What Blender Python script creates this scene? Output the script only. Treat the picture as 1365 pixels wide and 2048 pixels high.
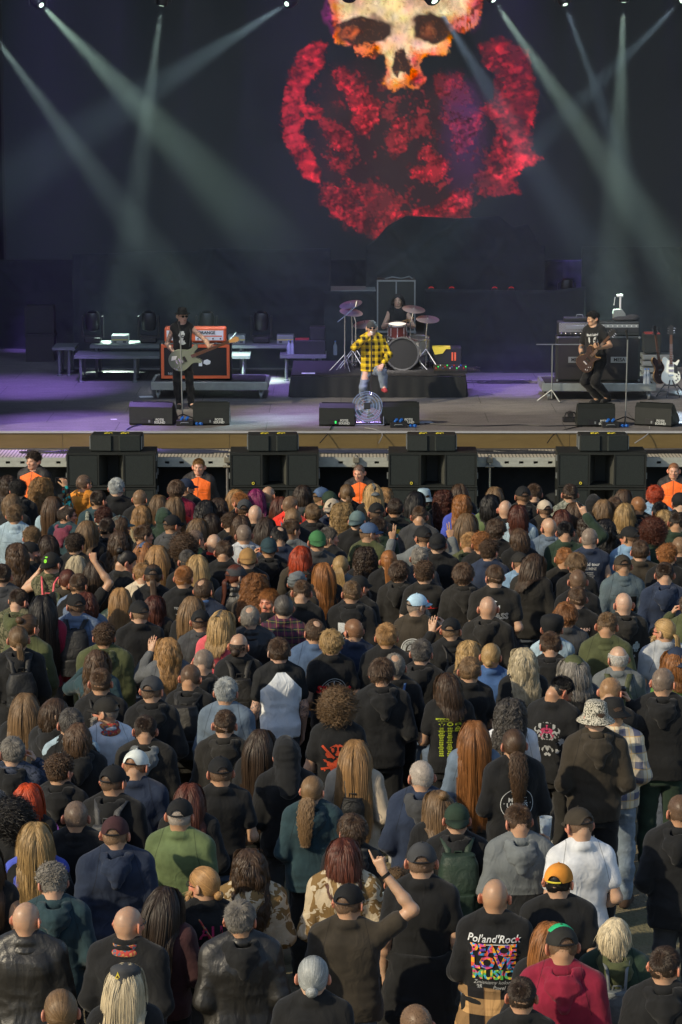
import bpy, math, random
import numpy as np
from mathutils import Vector, Matrix
from mathutils.bvhtree import BVHTree
R = math.radians
for o in list(bpy.data.objects): bpy.data.objects.remove(o)
SC = bpy.context.scene
COL = SC.collection
# ------------------------------------------------------------------ camera
CAM_H = 7.1; FPX = 5500.0; YH = 97.0
PITCH = math.atan((1024 - YH) / FPX)
cd = bpy.data.cameras.new('camera'); cam = bpy.data.objects.new('camera', cd); COL.objects.link(cam)
cd.sensor_fit = 'VERTICAL'; cd.sensor_height = 36.0; cd.lens = FPX / 2048 * 36.0
cd.clip_start = 0.5; cd.clip_end = 3000
cam.location = (0, 0, CAM_H); cam.rotation_euler = (math.pi / 2 - PITCH, 0, 0)
SC.camera = cam
# ------------------------------------------------------------------ light
SUN_AZ = R(56)     # sun stands behind the camera, turned this far to the left of straight behind
SUN_EL = R(32)
w = bpy.data.worlds.new('World'); SC.world = w; w.use_nodes = True
wn = w.node_tree.nodes; wl = w.node_tree.links; wn.clear()
sky = wn.new('ShaderNodeTexSky'); sky.sky_type = 'NISHITA'; sky.sun_disc = False
sky.sun_elevation = SUN_EL; sky.sun_rotation = math.pi + SUN_AZ
bg = wn.new('ShaderNodeBackground'); bg.inputs[1].default_value = 0.145
wo = wn.new('ShaderNodeOutputWorld'); wl.new(sky.outputs[0], bg.inputs[0]); wl.new(bg.outputs[0], wo.inputs[0])
sd = bpy.data.lights.new('sun', 'SUN'); sd.energy = 3.9; sd.angle = R(1.0); sd.color = (1.0, 0.85, 0.60)
sun = bpy.data.objects.new('sun', sd); COL.objects.link(sun)
to_sun = Vector((-math.sin(SUN_AZ) * math.cos(SUN_EL), -math.cos(SUN_AZ) * math.cos(SUN_EL), math.sin(SUN_EL)))
sun.rotation_euler = to_sun.to_track_quat('Z', 'Y').to_euler()
SC.view_settings.view_transform = 'Standard'; SC.view_settings.look = 'None'
SC.view_settings.exposure = 0.0; SC.view_settings.gamma = 1.0; SC.view_settings.use_curve_mapping = False
SC.cycles.volume_step_rate = 1.0; SC.cycles.volume_bounces = 0; SC.cycles.max_bounces = 6
SC.cycles.use_denoising = True
SC.cycles.sample_clamp_indirect = 4.0
def ray(px, py):
 """direction of the sight line through photo pixel px, py (1365 x 2048)"""
 x = (px - 682.5) / FPX; y = -(py - 1024.0) / FPX
 c, s = math.cos(PITCH), math.sin(PITCH)
 return Vector((x, c + y * s, -s + y * c))
def at_z(px, py, z):
 d = ray(px, py); t = (z - CAM_H) / d.z
 return Vector((0, 0, CAM_H)) + d * t
def at_y(px, py, Y):
 d = ray(px, py); t = Y / d.y
 return Vector((0, 0, CAM_H)) + d * t
# ------------------------------------------------------------------ object helpers
def tag(o, label=None, cat=None, group=None, kind=None):
 if label: o['label'] = label
 if cat: o['category'] = cat
 if group: o['group'] = group
 if kind: o['kind'] = kind
 return o
def empty(name, label, cat, loc=(0, 0, 0), rz=0.0, group=None):
 o = bpy.data.objects.new(name, None); COL.objects.link(o)
 o.location = loc; o.rotation_euler = (0, 0, rz); o.empty_display_size = 0.1
 return tag(o, label, cat, group)
def link(name, me, parent=None, mat=None, color=None):
 o = bpy.data.objects.new(name, me); COL.objects.link(o)
 if parent is not None: o.parent = parent
 if mat is not None and len(me.materials) == 0: me.materials.append(mat)
 elif mat is not None and me.materials[0] is not mat:
  o.material_slots[0].link = 'OBJECT'; o.material_slots[0].material = mat
 if color is not None: o.color = (color[0], color[1], color[2], 1)
 return o
def mesh_np(name, V, Q=None, T=None, smooth=True, attr=None):
 me = bpy.data.meshes.new(name)
 V = np.asarray(V, dtype=np.float32).reshape(-1, 3)
 q = np.zeros((0, 4), np.int32) if Q is None or len(Q) == 0 else np.asarray(Q, np.int32)
 t = np.zeros((0, 3), np.int32) if T is None or len(T) == 0 else np.asarray(T, np.int32)
 me.vertices.add(len(V)); me.vertices.foreach_set('co', V.ravel())
 nl = q.size + t.size
 me.loops.add(nl); me.loops.foreach_set('vertex_index', np.concatenate([q.ravel(), t.ravel()]).astype(np.int32))
 me.polygons.add(len(q) + len(t))
 ls = np.concatenate([np.arange(len(q)) * 4, q.size + np.arange(len(t)) * 3]).astype(np.int32)
 me.polygons.foreach_set('loop_start', ls)
 me.polygons.foreach_set('use_smooth', np.full(len(q) + len(t), smooth))
 if attr is not None:
  for k, a in attr.items():
   a = np.asarray(a, np.float32)
   if a.ndim == 1:
    at = me.attributes.new(k, 'FLOAT', 'POINT'); at.data.foreach_set('value', a)
   else:
    at = me.attributes.new(k, 'FLOAT_COLOR', 'POINT'); at.data.foreach_set('color', a.ravel())
 me.update(calc_edges=True); me.validate()
 return me
class MB:
 """collects boxes, tubes, lathes ... and links them as ONE mesh"""
 def __init__(s): s.v = []; s.f = []; s.flat = True
 def add(s, vs, fs):
  n = len(s.v); s.v += [tuple(v) for v in vs]; s.f += [tuple(i + n for i in f) for f in fs]; return s
 def box(s, a, b, M=None, bev=0.0):
  x0, y0, z0 = [min(a[i], b[i]) for i in range(3)]; x1, y1, z1 = [max(a[i], b[i]) for i in range(3)]
  if bev > 0:
   e = min(bev, (x1 - x0) * .45, (y1 - y0) * .45, (z1 - z0) * .45)
   # chamfered box: 24 verts
   vs = []; idx = {}
   for i, X in enumerate((x0, x1)):
    for j, Y in enumerate((y0, y1)):
     for k, Z in enumerate((z0, z1)):
      sx, sy, sz = (1, -1)[i], (1, -1)[j], (1, -1)[k]
      idx[i, j, k, 0] = len(vs); vs.append((X, Y + sy * e, Z + sz * e))
      idx[i, j, k, 1] = len(vs); vs.append((X + sx * e, Y, Z + sz * e))
      idx[i, j, k, 2] = len(vs); vs.append((X + sx * e, Y + sy * e, Z))
   fs = []
   for i in (0, 1):
    fs.append([idx[i, j, k, 0] for j, k in ((0, 0), (1, 0), (1, 1), (0, 1))])
    fs.append([idx[j, i, k, 1] for j, k in ((0, 0), (1, 0), (1, 1), (0, 1))])
    fs.append([idx[j, k, i, 2] for j, k in ((0, 0), (1, 0), (1, 1), (0, 1))])
   for i in (0, 1):
    for j in (0, 1):
     fs.append([idx[i, j, 0, 0], idx[i, j, 0, 1], idx[i, j, 1, 1], idx[i, j, 1, 0]])
     fs.append([idx[i, 0, j, 0], idx[i, 0, j, 2], idx[i, 1, j, 2], idx[i, 1, j, 0]])
     fs.append([idx[0, i, j, 1], idx[0, i, j, 2], idx[1, i, j, 2], idx[1, i, j, 1]])
   for i in (0, 1):
    for j in (0, 1):
     for k in (0, 1): fs.append([idx[i, j, k, 0], idx[i, j, k, 1], idx[i, j, k, 2]])
  else:
   vs = [(x0, y0, z0), (x1, y0, z0), (x1, y1, z0), (x0, y1, z0), (x0, y0, z1), (x1, y0, z1), (x1, y1, z1), (x0, y1, z1)]
   fs = [(0, 3, 2, 1), (4, 5, 6, 7), (0, 1, 5, 4), (1, 2, 6, 5), (2, 3, 7, 6), (3, 0, 4, 7)]
  if M is not None: vs = [M @ Vector(v) for v in vs]
  return s.add(vs, fs)
 def prism(s, pts, a, b, axis='y', M=None):
  """polygon pts extruded from a to b along axis; pts are (x,z) for y, (y,z) for x, (x,y) for z"""
  n = len(pts)
  def mk(p, t): return {'y': (p[0], t, p[1]), 'x': (t, p[0], p[1]), 'z': (p[0], p[1], t)}[axis]
  vs = [mk(p, a) for p in pts] + [mk(p, b) for p in pts]
  if M is not None: vs = [M @ Vector(v) for v in vs]
  fs = [tuple(range(n)), tuple(range(2 * n - 1, n - 1, -1))] + [(i, (i + 1) % n, n + (i + 1) % n, n + i) for i in range(n)]
  return s.add(vs, fs)
 def tube(s, pts, r, n=8, caps=True):
  pts = [Vector(p) for p in pts]; m = len(pts)
  rs = r if isinstance(r, (list, tuple)) else [r] * m
  vs = []; fs = []; up = None
  for i, p in enumerate(pts):
   d = (pts[min(i + 1, m - 1)] - pts[max(i - 1, 0)]).normalized()
   if up is None: up = d.orthogonal().normalized()
   else:
    up = (up - d * up.dot(d));
    up = up.normalized() if up.length > 1e-6 else d.orthogonal().normalized()
   w_ = d.cross(up)
   for k in range(n):
    a = 2 * math.pi * k / n
    vs.append(p + (up * math.cos(a) + w_ * math.sin(a)) * rs[i])
  for i in range(m - 1):
   for k in range(n):
    fs.append((i * n + k, i * n + (k + 1) % n, (i + 1) * n + (k + 1) % n, (i + 1) * n + k))
  if caps: fs += [tuple(range(n - 1, -1, -1)), tuple((m - 1) * n + k for k in range(n))]
  return s.add(vs, fs)
 def lathe(s, prof, M=None, n=24, closed=False):
  """prof: (r,z) pairs turned about z"""
  m = len(prof); vs = []; fs = []
  for r, z in prof:
   for k in range(n):
    a = 2 * math.pi * k / n; vs.append((r * math.cos(a), r * math.sin(a), z))
  for i in range(m - 1):
   for k in range(n): fs.append((i * n + k, i * n + (k + 1) % n, (i + 1) * n + (k + 1) % n, (i + 1) * n + k))
  if not closed: fs += [tuple(range(n - 1, -1, -1)), tuple((m - 1) * n + k for k in range(n))]
  if M is not None: vs = [M @ Vector(v) for v in vs]
  return s.add(vs, fs)
 def build(s, name, mat, parent=None, smooth=False, color=None, loc=None):
  me = bpy.data.meshes.new(name); me.from_pydata(s.v, [], s.f); me.validate()
  bm_fix(me)
  if smooth:
   me.polygons.foreach_set('use_smooth', [True] * len(me.polygons))
   try: me.set_sharp_from_angle(angle=R(35))
   except Exception: pass
  o = link(name, me, parent, mat, color)
  if loc is not None: o.location = loc
  return o
import bmesh
def bm_fix(me):
 bm = bmesh.new(); bm.from_mesh(me); bmesh.ops.recalc_face_normals(bm, faces=bm.faces); bm.to_mesh(me); bm.free()
def TRS(loc=(0, 0, 0), rx=0, ry=0, rz=0, s=1.0):
 return Matrix.Translation(loc) @ Matrix.Rotation(rz, 4, 'Z') @ Matrix.Rotation(ry, 4, 'Y') @ Matrix.Rotation(rx, 4, 'X') @ Matrix.Scale(s, 4)
# ------------------------------------------------------------------ noise and signed distance fields
_rs = np.random.RandomState(7); LAT = _rs.rand(32, 32, 32).astype(np.float32) * 2 - 1
def vnoise(X, Y, Z):
 xi = np.floor(X); yi = np.floor(Y); zi = np.floor(Z)
 fx = X - xi; fy = Y - yi; fz = Z - zi
 fx = fx * fx * (3 - 2 * fx); fy = fy * fy * (3 - 2 * fy); fz = fz * fz * (3 - 2 * fz)
 xi = xi.astype(np.int32) & 31; yi = yi.astype(np.int32) & 31; zi = zi.astype(np.int32) & 31
 x1 = (xi + 1) & 31; y1 = (yi + 1) & 31; z1 = (zi + 1) & 31
 L = LAT
 a = L[xi, yi, zi] * (1 - fx) + L[x1, yi, zi] * fx; b = L[xi, y1, zi] * (1 - fx) + L[x1, y1, zi] * fx
 c = L[xi, yi, z1] * (1 - fx) + L[x1, yi, z1] * fx; d = L[xi, y1, z1] * (1 - fx) + L[x1, y1, z1] * fx
 return (a * (1 - fy) + b * fy) * (1 - fz) + (c * (1 - fy) + d * fy) * fz
class SDF:
 def __init__(s, lo, hi, h):
  s.lo = np.array(lo, np.float32); s.h = h
  s.n = np.ceil((np.array(hi) - s.lo) / h).astype(int) + 1
  s.g = np.full(s.n, 0.2, np.float32); s.fr = None
 def _blk(s, lo, hi):
  a = np.clip(np.floor((np.array(lo) - s.lo) / s.h).astype(int), 0, s.n)
  b = np.clip(np.ceil((np.array(hi) - s.lo) / s.h).astype(int) + 1, 0, s.n)
  if (b <= a).any(): return None
  ax = [s.lo[i] + s.h * np.arange(a[i], b[i], dtype=np.float32) for i in range(3)]
  X, Y, Z = ax[0][:, None, None], ax[1][None, :, None], ax[2][None, None, :]
  return (slice(a[0], b[0]), slice(a[1], b[1]), slice(a[2], b[2])), X, Y, Z
 def _mix(s, sl, d, k, sub):
  g = s.g[sl]
  if sub: d = -d; hh = np.clip(0.5 - 0.5 * (g - d) / k, 0, 1); s.g[sl] = g * (1 - hh) + d * hh + k * hh * (1 - hh)
  else: hh = np.clip(0.5 + 0.5 * (g - d) / k, 0, 1); s.g[sl] = g * (1 - hh) + d * hh - k * hh * (1 - hh)
 def cone(s, a, b, ra, rb, k=0.02, sub=False):
  a = s.T(a); b = s.T(b)
  m = max(ra, rb) + k * 1.5 + 2 * s.h
  q = s._blk(np.minimum(a, b) - m, np.maximum(a, b) + m)
  if q is None: return s
  sl, X, Y, Z = q; ba = b - a; L = float((ba * ba).sum()) + 1e-9
  t = np.clip(((X - a[0]) * ba[0] + (Y - a[1]) * ba[1] + (Z - a[2]) * ba[2]) / L, 0, 1)
  d = np.sqrt((X - a[0] - t * ba[0]) ** 2 + (Y - a[1] - t * ba[1]) ** 2 + (Z - a[2] - t * ba[2]) ** 2) - (ra + (rb - ra) * t)
  s._mix(sl, d, k, sub); return s
 def T(s, p):
  p = np.array(p, np.float32)
  if s.fr is None: return p
  return s.fr[0] @ p + s.fr[1]
 def ell(s, c, r, k=0.02, sub=False, rot=None):
  c = s.T(c); r = np.array(r, np.float32); m = r.max() + k * 1.5 + 2 * s.h
  q = s._blk(c - m, c + m)
  if q is None: return s
  sl, X, Y, Z = q; X = X - c[0]; Y = Y - c[1]; Z = Z - c[2]
  M = None
  if s.fr is not None: M = s.fr[0]
  if rot is not None: M = rot if M is None else M @ rot
  if M is not None:
   x = X * M[0, 0] + Y * M[1, 0] + Z * M[2, 0]; y = X * M[0, 1] + Y * M[1, 1] + Z * M[2, 1]; z = X * M[0, 2] + Y * M[1, 2] + Z * M[2, 2]
  else: x, y, z = X, Y, Z
  k0 = np.sqrt((x / r[0]) ** 2 + (y / r[1]) ** 2 + (z / r[2]) ** 2)
  k1 = np.sqrt((x / r[0] ** 2) ** 2 + (y / r[1] ** 2) ** 2 + (z / r[2] ** 2) ** 2) + 1e-6
  s._mix(sl, k0 * (k0 - 1) / k1, k, sub); return s
 def loft(s, rings, infl=0.0, k=0.02, p=2.4):
  """rings: (z, cx, cy, rx, ry) upward"""
  rg = np.array(rings, np.float32); zs = rg[:, 0]
  m = 0.05 + infl
  lo = (float((rg[:, 1] - rg[:, 3]).min()) - m, float((rg[:, 2] - rg[:, 4]).min()) - m, float(zs[0]) - m)
  hi = (float((rg[:, 1] + rg[:, 3]).max()) + m, float((rg[:, 2] + rg[:, 4]).max()) + m, float(zs[-1]) + m)
  q = s._blk(lo, hi)
  if q is None: return s
  sl, X, Y, Z = q
  z = Z[0, 0, :]; cx = np.interp(z, zs, rg[:, 1]); cy = np.interp(z, zs, rg[:, 2])
  rx = np.interp(z, zs, rg[:, 3]) + infl; ry = np.interp(z, zs, rg[:, 4]) + infl
  k_ = (np.abs((X - cx) / rx) ** p + np.abs((Y - cy) / ry) ** p) ** (1 / p)
  d = (k_ - 1) * np.minimum(rx, ry)
  dz = np.maximum(zs[0] - infl - Z, Z - zs[-1] - infl)
  d = np.where(dz > 0, np.sqrt(np.maximum(d, 0) ** 2 + dz ** 2), np.maximum(d, dz))
  s._mix(sl, d, k, False); return s
 def halfspace_cut(s, n, c, k=0.01):
  """keep n.p < c"""
  ax = [s.lo[i] + s.h * np.arange(s.n[i], dtype=np.float32) for i in range(3)]
  d = n[0] * ax[0][:, None, None] + n[1] * ax[1][None, :, None] + n[2] * ax[2][None, None, :] - c
  s.g = np.maximum(s.g, d); return s
 def noise(s, amp, f, seed=0, ridged=False):
  ax = [s.lo[i] + s.h * np.arange(s.n[i], dtype=np.float32) for i in range(3)]
  near = np.argwhere(np.abs(s.g) < 0.04)
  X = ax[0][near[:, 0]]; Y = ax[1][near[:, 1]]; Z = ax[2][near[:, 2]]
  n = vnoise(X * f[0] + seed * 3.7, Y * f[1] + seed * 1.3, Z * f[2] + seed * 5.1)
  if ridged: n = 1 - 2 * np.abs(n) ** 0.7
  if callable(amp): amp = amp(X, Y, Z)
  s.g[near[:, 0], near[:, 1], near[:, 2]] += -n * amp
  return s
 def mesh(s, name, attr=None):
  g = s.g; ins = g < 0
  c = [ins[i:ins.shape[0] - 1 + i, j:ins.shape[1] - 1 + j, k:ins.shape[2] - 1 + k] for i in (0, 1) for j in (0, 1) for k in (0, 1)]
  cnt = sum(x.astype(np.int8) for x in c); act = (cnt > 0) & (cnt < 8)
  cells = np.argwhere(act); ids = np.full(act.shape, -1, np.int32); ids[act] = np.arange(len(cells))
  P = np.zeros((len(cells), 3), np.float32); W = np.zeros(len(cells), np.float32)
  co = [(i, j, k) for i in (0, 1) for j in (0, 1) for k in (0, 1)]
  vals = {o: g[cells[:, 0] + o[0], cells[:, 1] + o[1], cells[:, 2] + o[2]] for o in co}
  for o in co:
   for ax in range(3):
    if o[ax] == 0:
     o2 = list(o); o2[ax] = 1; o2 = tuple(o2)
     a = vals[o]; b = vals[o2]; cr = (a < 0) != (b < 0)
     t = np.where(cr, a / np.where(cr, a - b, 1), 0)
     for q in range(3):
      P[:, q] += np.where(cr, o[q] + (t if q == ax else 0), 0)
     W += cr
  P = (P / W[:, None] + cells) * s.h + s.lo
  Q = []
  for ax in range(3):
   a = [slice(None)] * 3; b = [slice(None)] * 3
   a[ax] = slice(0, -1); b[ax] = slice(1, None)
   A = ins[tuple(a)]; B = ins[tuple(b)]; cr = A != B
   u, v = (ax + 1) % 3, (ax + 2) % 3
   e = np.argwhere(cr)
   e = e[(e[:, u] > 0) & (e[:, v] > 0) & (e[:, u] < act.shape[u]) & (e[:, v] < act.shape[v])]
   def gid(du, dv):
    i = e.copy(); i[:, u] -= du; i[:, v] -= dv; return ids[i[:, 0], i[:, 1], i[:, 2]]
   q = np.stack([gid(1, 1), gid(0, 1), gid(0, 0), gid(1, 0)], 1)
   fl = ~A[e[:, 0], e[:, 1], e[:, 2]]
   q[fl] = q[fl][:, ::-1]
   Q.append(q)
  Q = np.concatenate(Q); Q = Q[(Q >= 0).all(1)]
  at = {k: f(P) for k, f in attr.items()} if attr else None
  return mesh_np(name, P, Q, attr=at)
# ------------------------------------------------------------------ materials
class NT:
 def __init__(s, name):
  s.m = bpy.data.materials.new(name); s.m.use_nodes = True
  s.n = s.m.node_tree.nodes; s.l = s.m.node_tree.links; s.n.clear()
  s.out = s.n.new('ShaderNodeOutputMaterial'); s.p = s.n.new('ShaderNodeBsdfPrincipled')
  s.l.new(s.p.outputs[0], s.out.inputs[0])
 def node(s, t, **kw):
  x = s.n.new(t)
  for k, v in kw.items():
   if isinstance(k, str) and hasattr(x, k) and not k.startswith('i_'): setattr(x, k, v)
  return x
 def set(s, x, **kw):
  for k, v in kw.items():
   i = x.inputs[int(k[1:])] if k[0] == '_' else x.inputs[k.replace('_', ' ')]
   if hasattr(v, 'links') or hasattr(v, 'is_linked'): s.l.new(v, i)
   else: i.default_value = v
  return x
 def coord(s, sc=(1, 1, 1), kind='Object', rnd=False):
  t = s.n.new('ShaderNodeTexCoord'); m = s.n.new('ShaderNodeMapping'); s.l.new(t.outputs[kind], m.inputs[0]); m.inputs['Scale'].default_value = sc
  if rnd:
   oi = s.n.new('ShaderNodeObjectInfo'); v = s.n.new('ShaderNodeVectorMath'); v.operation = 'SCALE'; v.inputs[0].default_value = (7, 5, 9)
   s.l.new(oi.outputs['Random'], v.inputs['Scale']); s.l.new(v.outputs[0], m.inputs['Location'])
  return m.outputs[0]
 def noise(s, vec, scale, detail=3, rough=.5, dist=0):
  x = s.n.new('ShaderNodeTexNoise'); s.l.new(vec, x.inputs['Vector'])
  x.inputs['Scale'].default_value = scale; x.inputs['Detail'].default_value = detail; x.inputs['Roughness'].default_value = rough; x.inputs['Distortion'].default_value = dist
  return x.outputs['Fac']
 def ramp(s, fac, stops, const=False):
  x = s.n.new('ShaderNodeValToRGB'); s.l.new(fac, x.inputs[0]); e = x.color_ramp.elements
  if const: x.color_ramp.interpolation = 'CONSTANT'
  while len(e) < len(stops): e.new(0.5)
  for i, (p, c) in enumerate(stops):
   e[i].position = p; e[i].color = tuple(c) + (1,) if hasattr(c, '__len__') else (c, c, c, 1)
  return x.outputs[0]
 def math(s, op, a, b=None, clamp=False):
  x = s.n.new('ShaderNodeMath'); x.operation = op; x.use_clamp = clamp
  for i, v in enumerate((a, b)):
   if v is None: continue
   if hasattr(v, 'is_linked'): s.l.new(v, x.inputs[i])
   else: x.inputs[i].default_value = v
  return x.outputs[0]
 def mix(s, fac, a, b, blend='MIX'):
  x = s.n.new('ShaderNodeMix'); x.data_type = 'RGBA'; x.blend_type = blend
  for i, v in ((0, fac), (6, a), (7, b)):
   if hasattr(v, 'is_linked'): s.l.new(v, x.inputs[i])
   elif i == 0: x.inputs[i].default_value = v
   else: x.inputs[i].default_value = tuple(v) + (1,) if len(v) == 3 else v
  return x.outputs[2]
 def objcol(s): return s.n.new('ShaderNodeObjectInfo').outputs['Color']
 def bump(s, h, strength=.3, dist=.01):
  b = s.n.new('ShaderNodeBump'); b.inputs['Strength'].default_value = strength; b.inputs['Distance'].default_value = dist
  s.l.new(h, b.inputs['Height']); s.l.new(b.outputs[0], s.p.inputs['Normal'])
 def col(s, c):
  i = s.p.inputs['Base Color']
  if hasattr(c, 'is_linked'): s.l.new(c, i)
  else: i.default_value = tuple(c) + (1,)
 def rough(s, r, spec=None, metal=None):
  i = s.p.inputs['Roughness']
  if hasattr(r, 'is_linked'): s.l.new(r, i)
  else: i.default_value = r
  if spec is not None: s.p.inputs['Specular IOR Level'].default_value = spec
  if metal is not None: s.p.inputs['Metallic'].default_value = metal
  return s
def plain(name, c, rough=.6, metal=0, spec=.5, var=.12, sc=12, bump=0.0):
 m = NT(name); v = m.coord(); n = m.noise(v, sc, 4, .6)
 m.col(m.mix(n, [x * (1 - var) for x in c], [min(1, x * (1 + var)) for x in c])); m.rough(rough, spec, metal)
 if bump: m.bump(m.noise(v, sc * 8, 3), bump, .004)
 return m.m
def seams(m, c, kind):
 t = m.coord(); sp = m.n.new('ShaderNodeSeparateXYZ'); m.l.new(t, sp.inputs[0]); ax = m.math('ABSOLUTE', sp.outputs[0])
 def ln(v, at, w_): return m.math('LESS_THAN', m.math('ABSOLUTE', m.math('SUBTRACT', v, at)), w_)
 sl = ln(m.math('ADD', ax, m.math('MULTIPLY', m.math('SUBTRACT', sp.outputs[2], 1.40), .25)), .148, .0025); up = m.math('GREATER_THAN', sp.outputs[2], 1.26); k = m.math('MULTIPLY', sl, up)
 if kind != 'tee':
  k = m.math('MAXIMUM', k, m.math('MULTIPLY', ln(sp.outputs[2], 1.355, .0025), m.math('LESS_THAN', ax, .15)))
  if kind == 'leather': k = m.math('MAXIMUM', k, ln(sp.outputs[0], 0.0, .0025))
 return m.mix(m.math('MULTIPLY', k, .55), c, (.004, .004, .004))
def crease(m, k=.20):
 n = m.noise(m.coord((5, 5, 3.4), rnd=True), 1.5, 2, .5, .8); a = m.math('SUBTRACT', 1, m.math('MULTIPLY', m.math('ABSOLUTE', m.math('SUBTRACT', n, .5)), 7), True); return m.math('MULTIPLY', a, k)
def M_cloth():
 m = NT('cotton_cloth'); v = m.coord(rnd=True); n = m.noise(v, 5, 4, .6); f = m.noise(v, 260, 2)
 c = m.mix(1.0, m.objcol(), m.ramp(n, [(.3, .72), (.7, 1.25)]), 'MULTIPLY'); m.col(seams(m, c, 'tee')); m.rough(.88, .25)
 m.p.inputs['Sheen Weight'].default_value = .12; m.p.inputs['Sheen Roughness'].default_value = .5
 fold = m.noise(m.coord((6, 6, 2.6), rnd=True), 1.1, 2, .5, .5)
 m.bump(m.math('ADD', m.math('ADD', fold, crease(m)), m.math('MULTIPLY', f, .04)), .45, .03); return m.m
def M_leather():
 m = NT('worn_leather'); v = m.coord(rnd=True); n = m.noise(v, 4, 5, .65); g = m.n.new('ShaderNodeTexVoronoi'); m.l.new(v, g.inputs['Vector']); g.inputs['Scale'].default_value = 130
 m.col(seams(m, m.mix(1.0, m.objcol(), m.ramp(n, [(.3, .8), (.75, 1.35)]), 'MULTIPLY'), 'leather')); m.rough(m.ramp(n, [(.3, .36), (.7, .5)]), .5)
 fold = m.noise(m.coord((5, 5, 2), rnd=True), 1.0, 2.5, .5, .6)
 m.bump(m.math('ADD', m.math('ADD', fold, crease(m, .08)), m.math('MULTIPLY', g.outputs['Distance'], .03)), .6, .05); return m.m
def M_denim():
 m = NT('washed_denim'); v = m.coord(rnd=True); n = m.noise(v, 7, 5, .7); f = m.noise(m.coord((1, 1, 4), rnd=True), 160, 2)
 c = m.mix(1.0, m.objcol(), m.ramp(n, [(.3, .6), (.72, 1.5)]), 'MULTIPLY'); c = m.mix(m.math('MULTIPLY', f, .25), c, (.5, .55, .6))
 m.col(seams(m, c, 'denim')); m.rough(.85, .2); fold = m.noise(m.coord((5, 5, 3), rnd=True), 2.4, 3, .5, 1.0)
 m.bump(m.math('ADD', fold, m.math('MULTIPLY', f, .05)), .5, .03); return m.m
def M_plaid(name, a, b, c, sx=9, sz=9, contrast=.55):
 m = NT(name); t = m.coord(); sp = m.n.new('ShaderNodeSeparateXYZ'); m.l.new(t, sp.inputs[0])
 def stripe(o, f, w_):
  x = m.math('FRACT', m.math('MULTIPLY', o, f)); return m.math('LESS_THAN', x, w_)
 xy = m.math('ADD', sp.outputs[0], m.math('MULTIPLY', sp.outputs[1], .35))
 s1 = stripe(xy, sx, .48); s2 = stripe(sp.outputs[2], sz, .48); t1 = stripe(m.math('ADD', xy, .31), sx, .07); t2 = stripe(m.math('ADD', sp.outputs[2], .27), sz, .07)
 k = m.math('MULTIPLY', m.math('ADD', s1, s2), .5); col_ = m.mix(k, a, b); col_ = m.mix(m.math('MULTIPLY', m.math('MAXIMUM', t1, t2), contrast), col_, c)
 m.col(col_); m.rough(.9, .2); m.bump(m.noise(m.coord((6, 6, 2.6)), 1.8, 3, .5, 1.2), .5, .03); return m.m
def M_camo(name, cols, sc=7, dist=2.5):
 m = NT(name); v = m.coord((1, 1, .7)); n = m.noise(v, sc, 2.5, .55, dist); n2 = m.noise(m.coord((.8, 1, 1.4)), sc * 1.7, 2, .5, dist)
 c = m.mix(m.ramp(n, [(0, 0), (.5, 1)], True), cols[0], cols[1]); c = m.mix(m.ramp(n2, [(0, 0), (.6, 1)], True), c, cols[2])
 m.col(c); m.rough(.9, .2); m.bump(m.noise(m.coord((6, 6, 2.6)), 2, 3, .5, 1.2), .55, .03); return m.m
def M_pattern(name, cols, sc=26):
 m = NT(name); v = m.coord(); x = m.n.new('ShaderNodeTexVoronoi'); m.l.new(v, x.inputs['Vector']); x.inputs['Scale'].default_value = sc
 sp = m.n.new('ShaderNodeSeparateColor'); m.l.new(x.outputs['Color'], sp.inputs[0])
 st = [(i / len(cols), c) for i, c in enumerate(cols)]
 m.col(m.ramp(sp.outputs[0], st, True)); m.rough(.9, .2); m.bump(m.noise(m.coord((6, 6, 2.6)), 2, 3, .5, 1.2), .5, .03); return m.m
def M_print(name, cols, sc=30, thr=.5):
 """screen print: the ink colours in speckled shapes"""
 m = NT(name); v = m.coord(); n = m.noise(v, sc, 5, .7, .6); m.col(m.ramp(n, [(0, cols[0]), (thr, cols[-1])], True)); m.rough(.85, .2); return m.m
def M_skin():
 m = NT('skin'); v = m.coord(rnd=True); n = m.noise(v, 9, 4, .6); f = m.noise(v, 90, 3, .6)
 c = m.mix(m.ramp(n, [(.35, 0), (.75, .25)]), m.objcol(), (.50, .20, .11))
 # ears and neck redder
 t = m.coord(); sp = m.n.new('ShaderNodeSeparateXYZ'); m.l.new(t, sp.inputs[0])
 ear = m.ramp(m.math('ABSOLUTE', sp.outputs[0]), [(.073, 0), (.088, 1)]); hi = m.math('MULTIPLY', m.math('GREATER_THAN', sp.outputs[2], 1.5), m.math('LESS_THAN', m.math('ABSOLUTE', sp.outputs[0]), .12))
 c = m.mix(m.math('MULTIPLY', m.math('MULTIPLY', ear, hi), .55), c, (.62, .16, .10))
 sc_ = m.math('MULTIPLY', m.math('GREATER_THAN', sp.outputs[2], 1.655), m.math('LESS_THAN', sp.outputs[1], .05)); c = m.mix(m.math('MULTIPLY', sc_, m.ramp(m.noise(v, 26, 5, .7), [(.35, .08), (.7, .5)])), c, (.26, .19, .14))
 m.col(c); m.rough(m.ramp(f, [(.3, .36), (.7, .56)]), .5)
 m.p.inputs['Subsurface Weight'].default_value = .12; m.p.inputs['Subsurface Radius'].default_value = (1, .3, .15); m.p.inputs['Subsurface Scale'].default_value = .012
 m.bump(f, .12, .004); return m.m
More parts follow.
